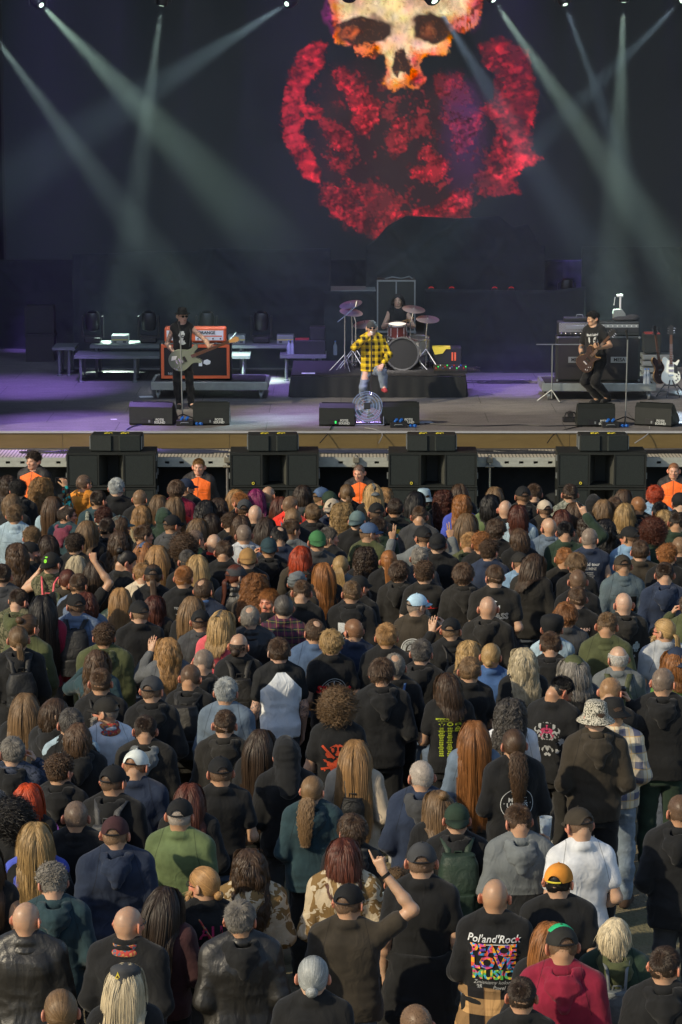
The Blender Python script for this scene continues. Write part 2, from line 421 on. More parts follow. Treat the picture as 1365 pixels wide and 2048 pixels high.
def M_hair():
 m = NT('hair'); a = m.n.new('ShaderNodeAttribute'); a.attribute_name = 'tone'
 v = m.coord(); n = m.noise(v, 14, 3)
 k = m.math('ADD', m.ramp(a.outputs['Fac'], [(0, .62), (.5, .95), (1, 1.45)]), m.math('MULTIPLY', m.math('SUBTRACT', n, .5), .5))
 x = m.n.new('ShaderNodeVectorMath'); x.operation = 'SCALE'; m.l.new(m.objcol(), x.inputs[0]); m.l.new(k, x.inputs['Scale'])
 m.col(x.outputs[0]); m.rough(.42, .35); m.p.inputs['Anisotropic'].default_value = .0
 return m.m
MAT = {}
def mats():
 M = MAT
 M['cloth'] = M_cloth(); M['leather'] = M_leather(); M['denim'] = M_denim(); M['skin'] = M_skin(); M['hair'] = M_hair()
 m = NT('cap_fabric'); v = m.coord(rnd=True); m.col(m.mix(1., m.objcol(), m.ramp(m.noise(v, 9, 3), [(.3, .75), (.7, 1.2)]), 'MULTIPLY')); m.rough(.85, .3); m.bump(m.noise(v, 300, 2), .15, .004); M['cap'] = m.m
 m = NT('nylon_bag'); v = m.coord(rnd=True); m.col(m.mix(1., m.objcol(), m.ramp(m.noise(v, 6, 4), [(.3, .7), (.7, 1.3)]), 'MULTIPLY')); m.rough(.6, .4); m.bump(m.noise(v, 14, 4, .6, 1), .5, .02); M['bag'] = m.m
 m = NT('painted_surface'); m.col(m.objcol()); m.rough(.5, .4); M['paint'] = m.m
 m = NT('shirt_ink'); v = m.coord(); m.col(m.mix(1., m.objcol(), m.ramp(m.noise(v, 120, 3), [(.3, .7), (.6, 1.1)]), 'MULTIPLY')); m.rough(.85, .2); M['ink'] = m.m
 M['plaid_yellow'] = M_plaid('yellow_plaid', (.72, .50, .02), (.02, .018, .012), (.01, .01, .01), 9, 9, .6)
 M['plaid_cream'] = M_plaid('cream_plaid', (.62, .55, .40), (.10, .11, .17), (.55, .35, .12), 7.5, 7.5, .6)
 M['plaid_tan'] = M_plaid('tan_plaid', (.50, .30, .13), (.012, .012, .014), (.2, .1, .04), 5, 5, .2)
 M['plaid_dark'] = M_plaid('dark_plaid', (.09, .022, .05), (.018, .026, .03), (.24, .22, .06), 14, 14, .6)
 M['plaid_green'] = M_plaid('green_plaid', (.01, .05, .03), (.01, .012, .012), (.02, .02, .02), 10, 10, .3)
 M['camo_desert'] = M_camo('desert_camouflage', ((.46, .38, .26), (.20, .125, .05), (.50, .43, .31)), 5.5, 1.6)
 M['camo_green'] = M_camo('olive_camouflage', ((.06, .065, .035), (.14, .13, .08), (.03, .03, .02)), 9)
 M['camo_grey'] = M_camo('grey_camouflage', ((.20, .21, .17), (.10, .11, .09), (.32, .33, .28)), 12)
 M['tiedye'] = M_camo('navy_tie_dye', ((.02, .028, .045), (.05, .06, .09), (.015, .02, .03)), 5, 4)
 M['aztec'] = M_pattern('patterned_knit', ((.02, .02, .02), (.03, .32, .30), (.30, .05, .05), (.02, .02, .02), (.16, .10, .04)))
 M['floral'] = M_pattern('teal_patterned_shirt', ((.02, .14, .16), (.02, .18, .19), (.02, .13, .15), (.25, .03, .05)), 60)
 M['hat_pattern'] = M_camo('doodle_print_cotton', ((.50, .47, .38), (.05, .05, .04), (.52, .49, .40)), 34, 3)
 M['glass'] = plain('sunglass_lens', (.01, .01, .012), .08, 0, .6)
 M['eye'] = plain('eye_white', (.6, .58, .55), .2)
 M['brow'] = plain('eyebrow_hair', (.08, .045, .025), .6)
 M['lip'] = plain('lip', (.42, .14, .11), .45)
 M['metal'] = plain('chrome_metal', (.55, .55, .56), .28, .9)
 M['white'] = plain('white_plastic', (.7, .7, .7), .4)
 M['black'] = plain('black_plastic', (.012, .012, .013), .45)
mats()
# ------------------------------------------------------------------ the human figure (1.76 m, faces +y)
TORSO = [(.84, 0, -.005, .125, .095), (.90, 0, -.005, .150, .112), (.97, 0, -.01, .162, .118), (1.06, 0, 0, .148, .100), (1.14, 0, .005, .142, .098),
         (1.24, 0, 0, .152, .108), (1.33, 0, -.005, .160, .113), (1.40, 0, -.012, .156, .101), (1.455, 0, -.012, .128, .084), (1.505, 0, -.010, .078, .068)]
def back_y(z):
 r = np.array(TORSO); return np.interp(z, r[:, 0], r[:, 2] - r[:, 4])
def mirror(p): return (-p[0], p[1], p[2])
NECK = (0, -.012, 1.47)
# arms: elbow, wrist, finger direction, palm normal, finger curls
ARM = {
 'down': ((.228, -.03, 1.13), (.238, .06, .885), (0, .12, -1), (-1, .1, 0), (.35, .4, .45, .5, .25)),
 'front': ((.240, -.03, 1.14), (.12, .19, 1.10), (-1, .15, 0), (0, -1, .2), (.3, .3, .35, .4, .3)),
 'low': ((.242, -.07, 1.14), (.15, .16, 1.0), (-.8, .6, -.1), (-.3, -.5, -1), (.6, .65, .7, .7, .4)),
 'fist': ((.33, .03, 1.66), (.17, .07, 1.88), (-.25, .1, 1), (0, 1, -.1), (1.5, 1.55, 1.6, 1.6, 1.0)),
 'point': ((.42, .0, 1.60), (.23, .05, 1.83), (-.45, .15, 1), (.2, 1, 0), (.15, 1.5, 1.6, 1.6, 1.0)),
 'vee': ((.40, .04, 1.36), (.34, .08, 1.60), (-.05, .1, 1), (0, 1, 0), (.05, .05, 1.6, 1.6, 1.1)),
 'open': ((.31, .12, 1.33), (.17, .13, 1.58), (-.1, .2, 1), (-.4, .9, 0), (.15, .2, .25, .3, .2)),
 'face': ((.32, .14, 1.33), (.17, .16, 1.52), (-.5, .2, .8), (-.9, -.3, 0), (.9, .9, 1.0, 1.0, .6)),
 'cup': ((.33, .02, 1.20), (.24, .16, 1.38), (-.1, .5, .8), (-1, .2, 0), (.9, .95, 1., 1.1, .8)),
 'phone': ((.33, .12, 1.38), (.30, .16, 1.62), (-.2, .2, 1), (-.6, .8, 0), (.8, .9, 1., 1.0, .7)),
 'behind': ((.27, -.08, 1.16), (.16, -.17, 1.02), (-1, .1, -.2), (0, -1, 0), (.6, .6, .6, .7, .4)),
}
def rotz(v, a):
 c, s = math.cos(a), math.sin(a); return (v[0] * c - v[1] * s, v[0] * s + v[1] * c, v[2])
def joints(L='down', Rr='down', legs='stand', lean=None):
 J = {}
 for sd, nm in ((1, Rr), (-1, L)):
  a = ARM[nm] if isinstance(nm, str) else nm
  f = (lambda p: p) if sd == 1 else mirror
  J[sd] = dict(sh=f((.158, -.012, 1.415)), el=f(a[0]), wr=f(a[1]), fd=f(a[2]), pn=f(a[3]), cu=a[4])
 if legs == 'stand': lg = {1: ((.09, 0, .90), (.105, .015, .49), (.11, -.02, .08), 0.25), -1: ((-.09, 0, .90), (-.10, .02, .49), (-.105, 0, .08), -.15)}
 else: lg = legs
 J['leg'] = lg
 return J
def hand(S, wr, fd, pn, cu, sd, r=1.0, h2=.009):
 fd = Vector(fd).normalized(); pn = Vector(pn); pn = (pn - fd * pn.dot(fd)).normalized()
 side = fd.cross(pn) * sd      # towards the thumb
 wr = Vector(wr); pc = wr + fd * .048
 # palm
 for i in range(4):
  off = (.030 - .019 * i)
  S.cone(wr + fd * .008 + side * off * .45, wr + fd * .088 + side * off, .0165 * r, .0135 * r, .012)
 Ls = [(.042, .026, .021), (.047, .029, .022), (.044, .027, .021), (.034, .021, .019)]
 for i in range(4):
  off = (.031 - .0205 * i); p = wr + fd * (.090 - .004 * abs(i - 1)) + side * off; a = 0.0; d = (fd + side * (.10 - .07 * i)).normalized()
  rr = [.0102, .0095, .0088, .0078][0 if i < 3 else 1] * r
  for s_, L_ in enumerate(Ls[i]):
   a += cu[i] * (.85 if s_ == 0 else .75)
   dd = d * math.cos(a) + pn * math.sin(a)
   q = p + dd * L_; S.cone(p, q, rr, rr * .9, .004); p = q; rr *= .92
 t = cu[4]; p = wr + fd * .022 + side * .028 + pn * .006
 for s_, L_ in enumerate((.042, .034, .026)):
  dd = (fd * (.75 - .1 * s_) + side * (.75 - .55 * t - .12 * s_) + pn * (.25 + .55 * t * (s_ + 1) * .5)).normalized()
  q = p + dd * L_; S.cone(p, q, .0125 - .0012 * s_, .0112 - .0012 * s_, .006); p = q
def head_prims(S, hy=0.0, tilt=0.0, beard=0, pivot=(0, -.012, 1.50)):
 c, s = math.cos(hy), math.sin(hy); Rz = np.array([[c, -s, 0], [s, c, 0], [0, 0, 1]], np.float32)
 ct, st = math.cos(tilt), math.sin(tilt); Rx = np.array([[1, 0, 0], [0, ct, -st], [0, st, ct]], np.float32)
 M = Rz @ Rx; pv = np.array(pivot, np.float32)
 S.fr = (M, pv - M @ pv)
 S.ell((0, -.008, 1.665), (.0780, .099, .092), .02)
 S.ell((0, -.028, 1.638), (.075, .073, .077), .03); S.ell((0, -.018, 1.690), (.062, .080, .058), .015)
 S.ell((0, .032, 1.610), (.062, .066, .085), .03)
 S.cone((0, .055, 1.565), (0, .072, 1.548), .036, .023, .02)            # jaw to chin
 for x in (-1, 1):
  S.cone((x * .050, .005, 1.578), (x * .022, .066, 1.545), .022, .018, .02)
  S.ell((x * .047, .070, 1.612), (.020, .020, .018), .02)            # cheek
  S.ell((x * .030, .101, 1.638), (.017, .014, .011), .010, sub=True) # eye socket
  S.ell((x * .030, .0855, 1.637), (.0125, .0125, .0115), .003)
  S.cone((x * .012, .098, 1.653), (x * .046, .083, 1.655), .008, .006, .010)  # brow
  M2 = np.array([[math.cos(.55 * x), -math.sin(.55 * x), 0], [math.sin(.55 * x), math.cos(.55 * x), 0], [0, 0, 1]], np.float32)
  S.ell((x * .0955, -.016, 1.630), (.0095, .027, .037), .006, rot=M2)
  S.ell((x * .087, .002, 1.604), (.008, .013, .015), .007)
  S.ell((x * .102, .002, 1.632), (.006, .011, .019), .004, sub=True, rot=M2)
 S.cone((0, .094, 1.640), (0, .116, 1.604), .0075, .0115, .010)         # nose
 for x in (-1, 1): S.ell((x * .012, .104, 1.600), (.009, .011, .008), .005)
 S.ell((0, .094, 1.574), (.024, .010, .0055), .004); S.ell((0, .0925, 1.564), (.020, .011, .0065), .004)
 S.cone((-.02, .104, 1.569), (.02, .104, 1.569), .0022, .0022, .002, sub=True)
 if beard: S.ell((0, .065, 1.550), (.052, .045, .045), .02)
 S.fr = None
def body_sdf(J, hy=0.0, tilt=0.0, h=.0085, wide=1.0, beard=0, legs=True, hh=0.1):
 pts = [J[s][k] for s in (1, -1) for k in ('el', 'wr')]
 hx = max(.29, max(abs(p[0]) for p in pts) + .2); hz = max(1.79, max(p[2] for p in pts) + .26)
 ys = [p[1] for p in pts] + [J['leg'][s][i][1] for s in (1, -1) for i in (0, 1, 2)]
 z0 = -.02 if legs else .82
 S = SDF((-hx, min(-.2, min(ys) - .15), z0), (hx, max(.27, max(ys) + .27), hz), h)
 rg = [(z, a, b, c * wide, d * (1 + (wide - 1) * .7)) for z, a, b, c, d in TORSO]
 S.loft(rg, 0, .03)
 for x in (1, -1):
  a = J[x]; S.cone((x * .036, -.020, 1.545), (x * .145, -.014, 1.452), .034, .043, .03)
  S.cone((x * .09, -.012, 1.40), a['sh'], .068, .054, .03)
  S.cone(a['sh'], a['el'], .053, .040, .03)
  m = [a['el'][i] * .7 + a['wr'][i] * .3 for i in range(3)]
  S.cone(a['el'], m, .040, .041, .02); S.cone(m, a['wr'], .041, .0265, .02)
  hand(S, a['wr'], a['fd'], a['pn'], a['cu'], x)
  S.ell((x * .07, -.085, 1.36), (.075, .035, .085), .03)             # shoulder blade
  hp, kn, an, ft = J['leg'][x]
  if legs:
   S.cone(hp, kn, .086, .056, .03); c_ = tuple(kn[i] * .68 + an[i] * .32 + (-.018 if i == 1 else 0) for i in range(3))
   S.cone(kn, c_, .054, .056, .02); S.cone(c_, an, .056, .038, .02)
   S.cone(an, (an[0] + math.sin(ft) * .12, an[1] + math.cos(ft) * .13, max(.03, an[2] - .05)), .038, .028, .02)
 S.cone((0, -.014, 1.46), (0, .0, 1.59), .064, .059, .03)
 S.cone((0, -.034, 1.47), (0, -.045, 1.60), .050, .050, .03)
 head_prims(S, hy, tilt, beard)
 return S
_BODY = {}
def body_mesh(L='down', Rr='down', hy=0, tilt=0, legs='stand', key=None, **kw):
 k = key or (L, Rr, hy, tilt)
 if k not in _BODY:
  S = body_sdf(joints(L, Rr, legs), R(hy), R(tilt), **kw)
  S.noise(.0015, (30, 30, 30), 3)
  _BODY[k] = S.mesh('person_body')
 return _BODY[k]
# ------------------------------------------------------------------ clothes on the same joints
_GARM = {}
FOLD = 0
def garment(kind, L='down', Rr='down', seed=0, wide=1.0, legs='stand', key=None, h=.0125):
 """kinds: tee, long, jacket, sleeveless ; returns mesh"""
 k = key or (kind, L, Rr, seed % 3, wide)
 if k in _GARM: return _GARM[k]
 J = joints(L, Rr, legs)
 t = {'tee': .016, 'long': .020, 'jacket': .028, 'sleeveless': .014}[kind]
 pts = [J[s][q] for s in (1, -1) for q in ('el', 'wr')]
 hx = max(.33, max(abs(p[0]) for p in pts) + .1) + .06; hz = max(1.6, max(p[2] for p in pts) + .1)
 S = SDF((-hx, min(-.24, min(p[1] for p in pts) - .1), .70), (hx, max(.26, max(p[1] for p in pts) + .1), hz), h)
 hem = {'tee': .86, 'long': .86, 'jacket': .82, 'sleeveless': .88}[kind]
 bx = {'tee': 1.06, 'long': 1.09, 'jacket': 1.12, 'sleeveless': 1.04}[kind]
 rg = []
 for z, a, b, c, d in TORSO:
  z2 = hem if z == .84 else (max(z, hem + .02) if z < .92 else z)
  ww = wide if z < 1.42 else 1 + (wide - 1) * .5
  # cloth hangs: waist is filled out
  c2 = max(c, .152 if z < 1.3 else 0) * bx * ww + t; d2 = max(d, .104 if z < 1.3 else 0) * (1 + (ww - 1) * .8) + t
  if z < 1.0: c2 = max(c2, .176 * ww + t); d2 = max(d2, .124 + t)
  if z > 1.45: c2 = c + t * .7; d2 = d + t * .5
  rg.append((z2, a, b, c2, d2))
 S.loft(rg, 0, .02, 2.5)
 W = wide
 for x in (1, -1):
  a = J[x]
  S.cone((x * .050, -.020, 1.532), (x * .15 * W, -.014, 1.452), .028 + t, .043 + t, .03)
  S.cone((x * .09, -.012, 1.40), [a['sh'][0] * W] + list(a['sh'][1:]), .068 + t, .055 + t, .03)
  S.ell((x * .07, -.09, 1.35), (.08, .035 + t * .5, .09), .04)
  sh = [a['sh'][0] * W] + list(a['sh'][1:])
  if kind == 'tee':
   m = [sh[i] * .42 + a['el'][i] * .58 for i in range(3)]
   S.cone(sh, m, .051 + t, .052 + t, .03)
  elif kind != 'sleeveless':
   el = a['el']; wr = a['wr']; S.cone(sh, el, .053 + t, .044 + t, .03)
   w2 = [el[i] * .06 + wr[i] * .94 for i in range(3)]
   S.cone(el, w2, .046 + t, .031 + t * .8, .02)
   if kind == 'long': S.cone([el[i] * .2 + wr[i] * .8 for i in range(3)], [el[i] * .15 + wr[i] * .85 for i in range(3)], .044 + t * .5, .042 + t * .5, .01)
 if kind in ('long', 'jacket'):   # ribbed waistband bulge
  S.loft([(hem - .005, 0, -.005, rg[0][3] * .985, rg[0][4] * .99), (hem + .02, 0, -.005, rg[0][3] * .97, rg[0][4] * .98)], 0, .012, 2.5)
 S.g = S.g
 S.cone((0, .012, 1.515), (0, .06, 1.62), .060, .085, .008, sub=True)     # neck opening
 for i in range(22):      # ribbed collar, high at the nape
  q = [(math.cos(R(16.4 * (i + e))) * .064, -.018 + math.sin(R(16.4 * (i + e))) * .063, 1.512 - .030 * math.sin(R(16.4 * (i + e)))) for e in (0, 1)]; S.cone(q[0], q[1], .0125, .0125, .008); S.cone((q[0][0] * 1.1, q[0][1] * 1.1, q[0][2] - .024), (q[1][0] * 1.1, q[1][1] * 1.1, q[1][2] - .024), .021, .021, .015)
 # folds: long soft ones, tight ones near waist, elbows and armpits
 S.noise(.0065, (7, 7, 3.2), seed); S.noise(lambda X, Y, Z: (.0042 if kind in ('tee', 'sleeveless') else .006) * np.clip(1.6 - np.abs(Z - 1.12) * 3.2, .35, 1), (6, 9, 16), seed + 5, True)
 S.noise(.0018, (26, 26, 14), seed + 9)
 if kind != 'sleeveless' or True:
  me = S.mesh('garment_' + kind)
 _GARM[k] = me; return me
_MISC = {}
def hood_mesh(seed=0):
 k = ('hood', seed % 3)
 if k in _MISC: return _MISC[k]
 S = SDF((-.24, -.3, 1.15), (.24, .16, 1.66), .010)
 n = 14
 for i in range(n):      # roll of cloth round the neck, open in front
  a0 = R(-215 + 250 * i / n); a1 = R(-215 + 250 * (i + 1) / n)
  def P(a): return (math.cos(a) * .098, -.022 + math.sin(a) * .088, 1.488 + .022 * math.sin(a) * -1 * .6)
  S.cone(P(a0), P(a1), .036, .036, .012)
 sx = [0, .01, -.012][seed % 3]
 S.ell((sx, -.125, 1.425), (.112, .055, .085), .03)
 S.cone((sx, -.14, 1.42), (sx * 2, -.150, 1.33 - .02 * (seed % 2)), .055, .034, .03)
 S.ell((sx, -.105, 1.505), (.062, .042, .042), .015, sub=True)           # the hood's opening
 S.ell((0, .0, 1.52), (.066, .075, .2), .012, sub=True)
 S.noise(.011, (9, 9, 9), seed); S.noise(.007, (5, 16, 20), seed + 2, True)
 _MISC[k] = S.mesh('hood'); return _MISC[k]
def hoodup_mesh():
 if 'hoodup' in _MISC: return _MISC['hoodup']
 S = SDF((-.24, -.27, 1.25), (.24, .2, 1.82), .010)
 S.ell((0, -.018, 1.665), (.105, .125, .125), .02); S.cone((0, -.03, 1.62), (0, -.03, 1.45), .098, .115, .04)
 S.cone((0, -.08, 1.52), (0, -.12, 1.38), .06, .07, .05)
 S.ell((0, .12, 1.63), (.075, .10, .11), .02, sub=True)
 S.noise(.010, (9, 9, 6), 3); S.noise(.006, (6, 10, 18), 2, True)
 _MISC['hoodup'] = S.mesh('hood_up'); return _MISC['hoodup']
def collar_mesh(tall=False):
 k = ('collar', tall)
 if k in _MISC: return _MISC[k]
 S = SDF((-.16, -.17, 1.38), (.16, .16, 1.62), .0085)
 t = 1.548 if tall else 1.522
 for i in range(22):
  a0 = R(-228 + 276 * i / 22); a1 = R(-228 + 276 * (i + 1) / 22)
  for z, r, q in ((1.455, .092, .018), (t - .02, .080, .012), (t, .080, .010)):
   S.cone((math.cos(a0) * r, -.016 + math.sin(a0) * r * .92, z), (math.cos(a1) * r, -.016 + math.sin(a1) * r * .92, z), q, q, .025)
 S.noise(.004, (14, 14, 14), 1)
 _MISC[k] = S.mesh('collar'); return _MISC[k]
def trousers_mesh(kind='long', legs='stand', key=None):
 k = key or ('trousers', kind)
 if k in _MISC: return _MISC[k]
 J = joints(legs=legs); lg = J['leg']
 xs = [p[0] for s in (1, -1) for p in lg[s][:3]]; ys = [p[1] for s in (1, -1) for p in lg[s][:3]]
 S = SDF((min(xs) - .16, min(ys) - .2, .0), (max(xs) + .16, max(ys) + .2, 1.08), .014)
 S.loft([(.80, 0, -.005, .152, .112), (.92, 0, -.005, .156, .114), (.97, 0, -.005, .150, .108)], 0, .03)
 S.g = S.g
 for s in (1, -1):
  hp, kn, an, ft = lg[s]
  if kind == 'kilt': continue
  S.cone((hp[0] * .95, hp[1], hp[2] - .04), kn, .096, .072, .03)
  if kind != 'shorts':
   S.cone(kn, (kn[0]*.6+an[0]*.4, kn[1]*.6+an[1]*.4-.018, kn[2]*.6+an[2]*.4), .074, .074, .03).cone((kn[0]*.6+an[0]*.4, kn[1]*.6+an[1]*.4-.018, kn[2]*.6+an[2]*.4), (an[0], an[1] - .005, an[2] + .01), .074, .060, .03)
  else: S.cone(kn, (kn[0], kn[1], kn[2] - .04), .078, .082, .02)
 if kind == 'kilt': S.loft([(.46, 0, 0, .23, .19), (.7, 0, 0, .2, .16), (.95, 0, -.005, .17, .125)], 0, .03, 2.2)
 S.noise(.012, (9, 9, 5), 2); S.noise(.007, (6, 8, 20), 6, True)
 _MISC[k] = S.mesh('trousers'); return _MISC[k]
def shoe_mesh(s, legs='stand', key=None):
 k = ('shoe', s, key)
 if k in _MISC: return _MISC[k]
 hp, kn, an, ft = joints(legs=legs)['leg'][s]
 z0 = an[2] - .08
 S = SDF((an[0] - .16, an[1] - .14, z0 - .01), (an[0] + .16, an[1] + .3, z0 + .17), .008)
 d = (math.sin(ft), math.cos(ft))
 S.cone((an[0], an[1] - .02, z0 + .045), (an[0] + d[0] * .15, an[1] + d[1] * .15, z0 + .035), .044, .036, .02)
 S.cone((an[0] - d[0] * .03, an[1] - d[1] * .03, z0 + .016), (an[0] + d[0] * .17, an[1] + d[1] * .17, z0 + .016), .042, .040, .01)
 S.cone((an[0], an[1], z0 + .05), (an[0], an[1] - .005, z0 + .12), .045, .046, .02)
 S.g = np.maximum(S.g, -(S.lo[2] + S.h * np.arange(S.n[2])[None, None, :] - z0 - .002))
 _MISC[k] = S.mesh('shoe'); return _MISC[k]
# ------------------------------------------------------------------ hair
HC = np.array((0, -.008, 1.665)); HR = np.array((.0805, .1015, .0945))
def push2(p, off):
 c = np.array((0, -.028, 1.638)); e = (p - c) / (np.array((.077, .076, .079)) + np.reshape(off, (-1, 1))); r = np.linalg.norm(e, axis=1); return np.where(((r < 1) & (p[:, 2] < 1.66))[:, None], c + (p - c) / (r[:, None] + 1e-6), p)
def _dirs(n, rs):
 v = rs.normal(size=(n, 3)); return v / np.linalg.norm(v, axis=1)[:, None]
def _hairline(d, top=.45):
 """d unit direction from the skull centre; True where hair roots grow"""
 az = np.degrees(np.arctan2(np.abs(d[:, 0]), -d[:, 1]))     # 0 back, 180 front
 zmin = np.interp(az, [0, 45, 75, 95, 110, 130, 180], [-.93, -.90, -.60, -.40, -.25, .30, top])
 return d[:, 2] > zmin
def ribbon(P, wd, N, tone, bulge=.35):
 """P: (n, s, 3) strand points, wd: (n, s) widths, N: (n, s, 3) outward normals -> verts, quads, tone"""
 n, s, _ = P.shape
 T = np.gradient(P, axis=1); T /= np.linalg.norm(T, axis=2)[..., None] + 1e-9
 B = np.cross(T, N); B /= np.linalg.norm(B, axis=2)[..., None] + 1e-9
 V = np.stack([P - B * wd[..., None] * .5, P + N * wd[..., None] * bulge, P + B * wd[..., None] * .5], 2)   # n,s,3,3
 V = V.reshape(-1, 3); base = (np.arange(n)[:, None] * s + np.arange(s - 1)[None]) * 3
 b = base.ravel(); Q = np.concatenate([np.stack([b + j, b + j + 1, b + j + 4, b + j + 3], 1) for j in (0, 1)])
 return V, Q, np.repeat(tone, s * 3)
def scalp(thick, lump, seed, keep, n=76, tone=.3, clip=None, drop=None):
 """closed-looking shell of hair on the skull"""
 th = np.linspace(0, math.pi, n // 2 + 1); ph = np.linspace(0, 2 * math.pi, n + 1)[:-1]
 TH, PH = np.meshgrid(th, ph, indexing='ij')
 d = np.stack([np.sin(TH) * np.cos(PH), np.sin(TH) * np.sin(PH), np.cos(TH)], -1).reshape(-1, 3)
 k = keep(d)
 nn = vnoise(d[:, 0] * 4 + seed, d[:, 1] * 4, d[:, 2] * 4) * lump
 V = HC + d * (HR + (thick + nn)[:, None]); V = push2(V, thick + nn); V[~k] = HC + d[~k] * (HR * .90)
 n1, n2 = len(th), len(ph); i, j = np.meshgrid(np.arange(n1 - 1), np.arange(n2), indexing='ij'); i = i.ravel(); j = j.ravel(); j2 = (j + 1) % n2
 Q = np.stack([i * n2 + j, (i + 1) * n2 + j, (i + 1) * n2 + j2, i * n2 + j2], 1)
 kq = k[Q].any(1)
 return V, Q[kq], np.full(len(V), tone)
def torso_push(p, off):
 z = p[..., 2]; r = np.array(TORSO)
 rx = np.interp(z, r[:, 0], r[:, 3]) + .03 + off; ry = np.interp(z, r[:, 0], r[:, 4]) + .035 + off
 rx = np.where((z > 1.36) & (z < 1.47), np.maximum(rx, np.interp(z, [1.36, 1.42, 1.47], [.2, .19, .10])), rx)
 on = z < 1.50
 k = np.sqrt((p[..., 0] / rx) ** 2 + ((p[..., 1] + .008) / ry) ** 2); ins = on & (k < 1) & (k > 1e-4)
 q = p.copy()
 # push backward (y) mostly
 need = -ry * np.sqrt(np.maximum(0, 1 - (p[..., 0] / rx) ** 2)) - .008
 q[..., 1] = np.where(ins & (p[..., 1] < .05), np.minimum(p[..., 1], need), q[..., 1])
 return q
_HAIR = {}
def hair_mesh(kind, seed=0):
 kk = (kind, seed)
 if kk in _HAIR: return _HAIR[kk]
 rs = np.random.RandomState(seed * 17 + sum(ord(c) for c in kind)); V = []; Q = []; A = []
 def put(v, q, a):
  n = sum(len(x) for x in V); V.append(v); Q.append(q + n); A.append(a)
 top = {'balding': .45}.get(kind, .42)
 def keep(d):
  k = _hairline(d, top)
  if kind in ('balding', 'rim', 'bun_bald'):
   crown = (d - np.array((0, -.55, .83)))
   if kind == 'balding': k &= (np.linalg.norm(crown, axis=1) > .42) & ~((d[:, 1] > .1) & (d[:, 2] > .62))
   elif kind == 'rim': k &= d[:, 2] < .28
   else: k &= (d[:, 2] < .1) & (d[:, 1] < -.5)
  return k
 # kind: shell thickness, lumps, strands, length(lo,hi), lift, width, wave amp, wave freq, gravity, segments
 T = dict(
  buzz=(.0055, .001, 1500, .006, .010, .6, .0035, 0, 0, 0, 2),
  fade=(.005, .002, 3400, .012, .030, .55, .0045, .002, 60, .1, 4),
  short=(.008, .004, 3200, .025, .045, .45, .005, .003, 40, .25, 5),
  balding=(.006, .002, 2200, .018, .03, .35, .0045, .002, 40, .3, 4),
  rim=(.004, .001, 1500, .012, .02, .4, .004, 0, 0, .3, 3),
  mop=(.008, .006, 3400, .038, .068, .50, .006, .007, 55, .5, 8),
  bowl=(.006, .003, 3000, .08, .13, .25, .006, .002, 20, .9, 9),
  bob=(.006, .004, 2600, .20, .27, .2, .007, .006, 22, 1.0, 14),
  longs=(.006, .003, 2800, .36, .52, .12, .0065, .005, 13, 1.0, 20),
  vlong=(.006, .003, 3000, .62, .80, .15, .0075, .006, 10, 1.0, 26),
  wavy=(.012, .006, 2600, .30, .44, .2, .0075, .014, 32, 1.0, 22),
  curly=(.016, .010, 2400, .26, .40, .4, .008, .022, 75, .8, 30),
  afro=(.030, .012, 3600, .09, .15, 1.2, .0075, .018, 120, .15, 14),
  curltop=(.010, .006, 3000, .032, .06, .8, .007, .012, 110, .2, 10),
  slick=(.007, .001, 2600, .10, .14, .02, .006, .0, 0, .5, 8),
 )
 base = {'pony': 'slick', 'ponyhigh': 'slick', 'bun': 'slick', 'bunlow': 'slick', 'braids': 'slick', 'bun_bald': 'rim', 'ponycurl': 'slick', 'halfbun': 'longs'}.get(kind, kind)
 if kind == 'bald': raise ValueError
 th, lump, N, l0, l1, lift, wd, wa, wf, grav, seg = T[base]; N = int(N * 1.5)
 put(*scalp(th, lump, seed, keep))
 d = _dirs(N * 3, rs); d = d[keep(d)][:N]; n = len(d)
 if kind in ('fade',): ln_top = np.clip((d[:, 2] + .35) * 1.5, .2, 1)
 elif kind in ('mop', 'curltop'): ln_top = np.clip((d[:, 2] + .35) * 1.8, .25, 1)
 elif kind == 'short': ln_top = np.clip((d[:, 2] + .9) * .9, .35, 1)
 else: ln_top = np.ones(n)
 # clumps: neighbouring strands share a wave phase
 cl = _dirs(160 if base not in ('longs', 'vlong', 'slick') else 90, rs); cid = np.argmax(d @ cl.T, axis=1)
 cph = rs.rand(len(cl), 4)[cid]
 wd *= .58; L = (l0 + (l1 - l0) * np.clip(.65 * cph[:, 2] + .35 * rs.rand(n), 0, 1)) * ln_top
 out = d / HR; out /= np.linalg.norm(out, axis=1)[:, None]
 crown = np.array((.02, -.50, .86)); crown /= np.linalg.norm(crown)
 away = out - crown * (out @ crown)[:, None]; away = out * 0 + (d - crown); away -= out * (away * out).sum(1)[:, None]; away /= np.linalg.norm(away, axis=1)[:, None] + 1e-6
 if base == 'slick':
  tgt = {'ponyhigh': (0, -.125, 1.70), 'bun': (0, -.11, 1.72), 'bunlow': (0, -.115, 1.60), 'bun_bald': (0, -.1, 1.61)}.get(kind, (0, -.115, 1.625)); tgt = np.array(tgt)
  p = HC + d * (HR + .006); P = [p.copy()]; off = .006 + .006 * rs.rand(n)
  LL = np.linalg.norm(tgt - p, axis=1)
  for i in range(seg):
   dd = tgt - p; dist = np.linalg.norm(dd, axis=1); st = LL * 1.15 / seg
   p = p + dd / (dist[:, None] + 1e-6) * np.minimum(st, dist)[:, None]
   e = (p - HC) / (HR + off[:, None]); r = np.linalg.norm(e, axis=1)
   p = np.where((r < 1)[:, None], HC + (p - HC) / r[:, None], p); p = push2(p, off); P.append(p.copy())
  P = np.stack(P, 1); S_ = seg + 1
 else:
  dirv = out * lift + away * .8 + rs.normal(size=(n, 3)) * (.12 if base not in ('longs', 'vlong') else .05)
  if base == 'slick': dirv = away
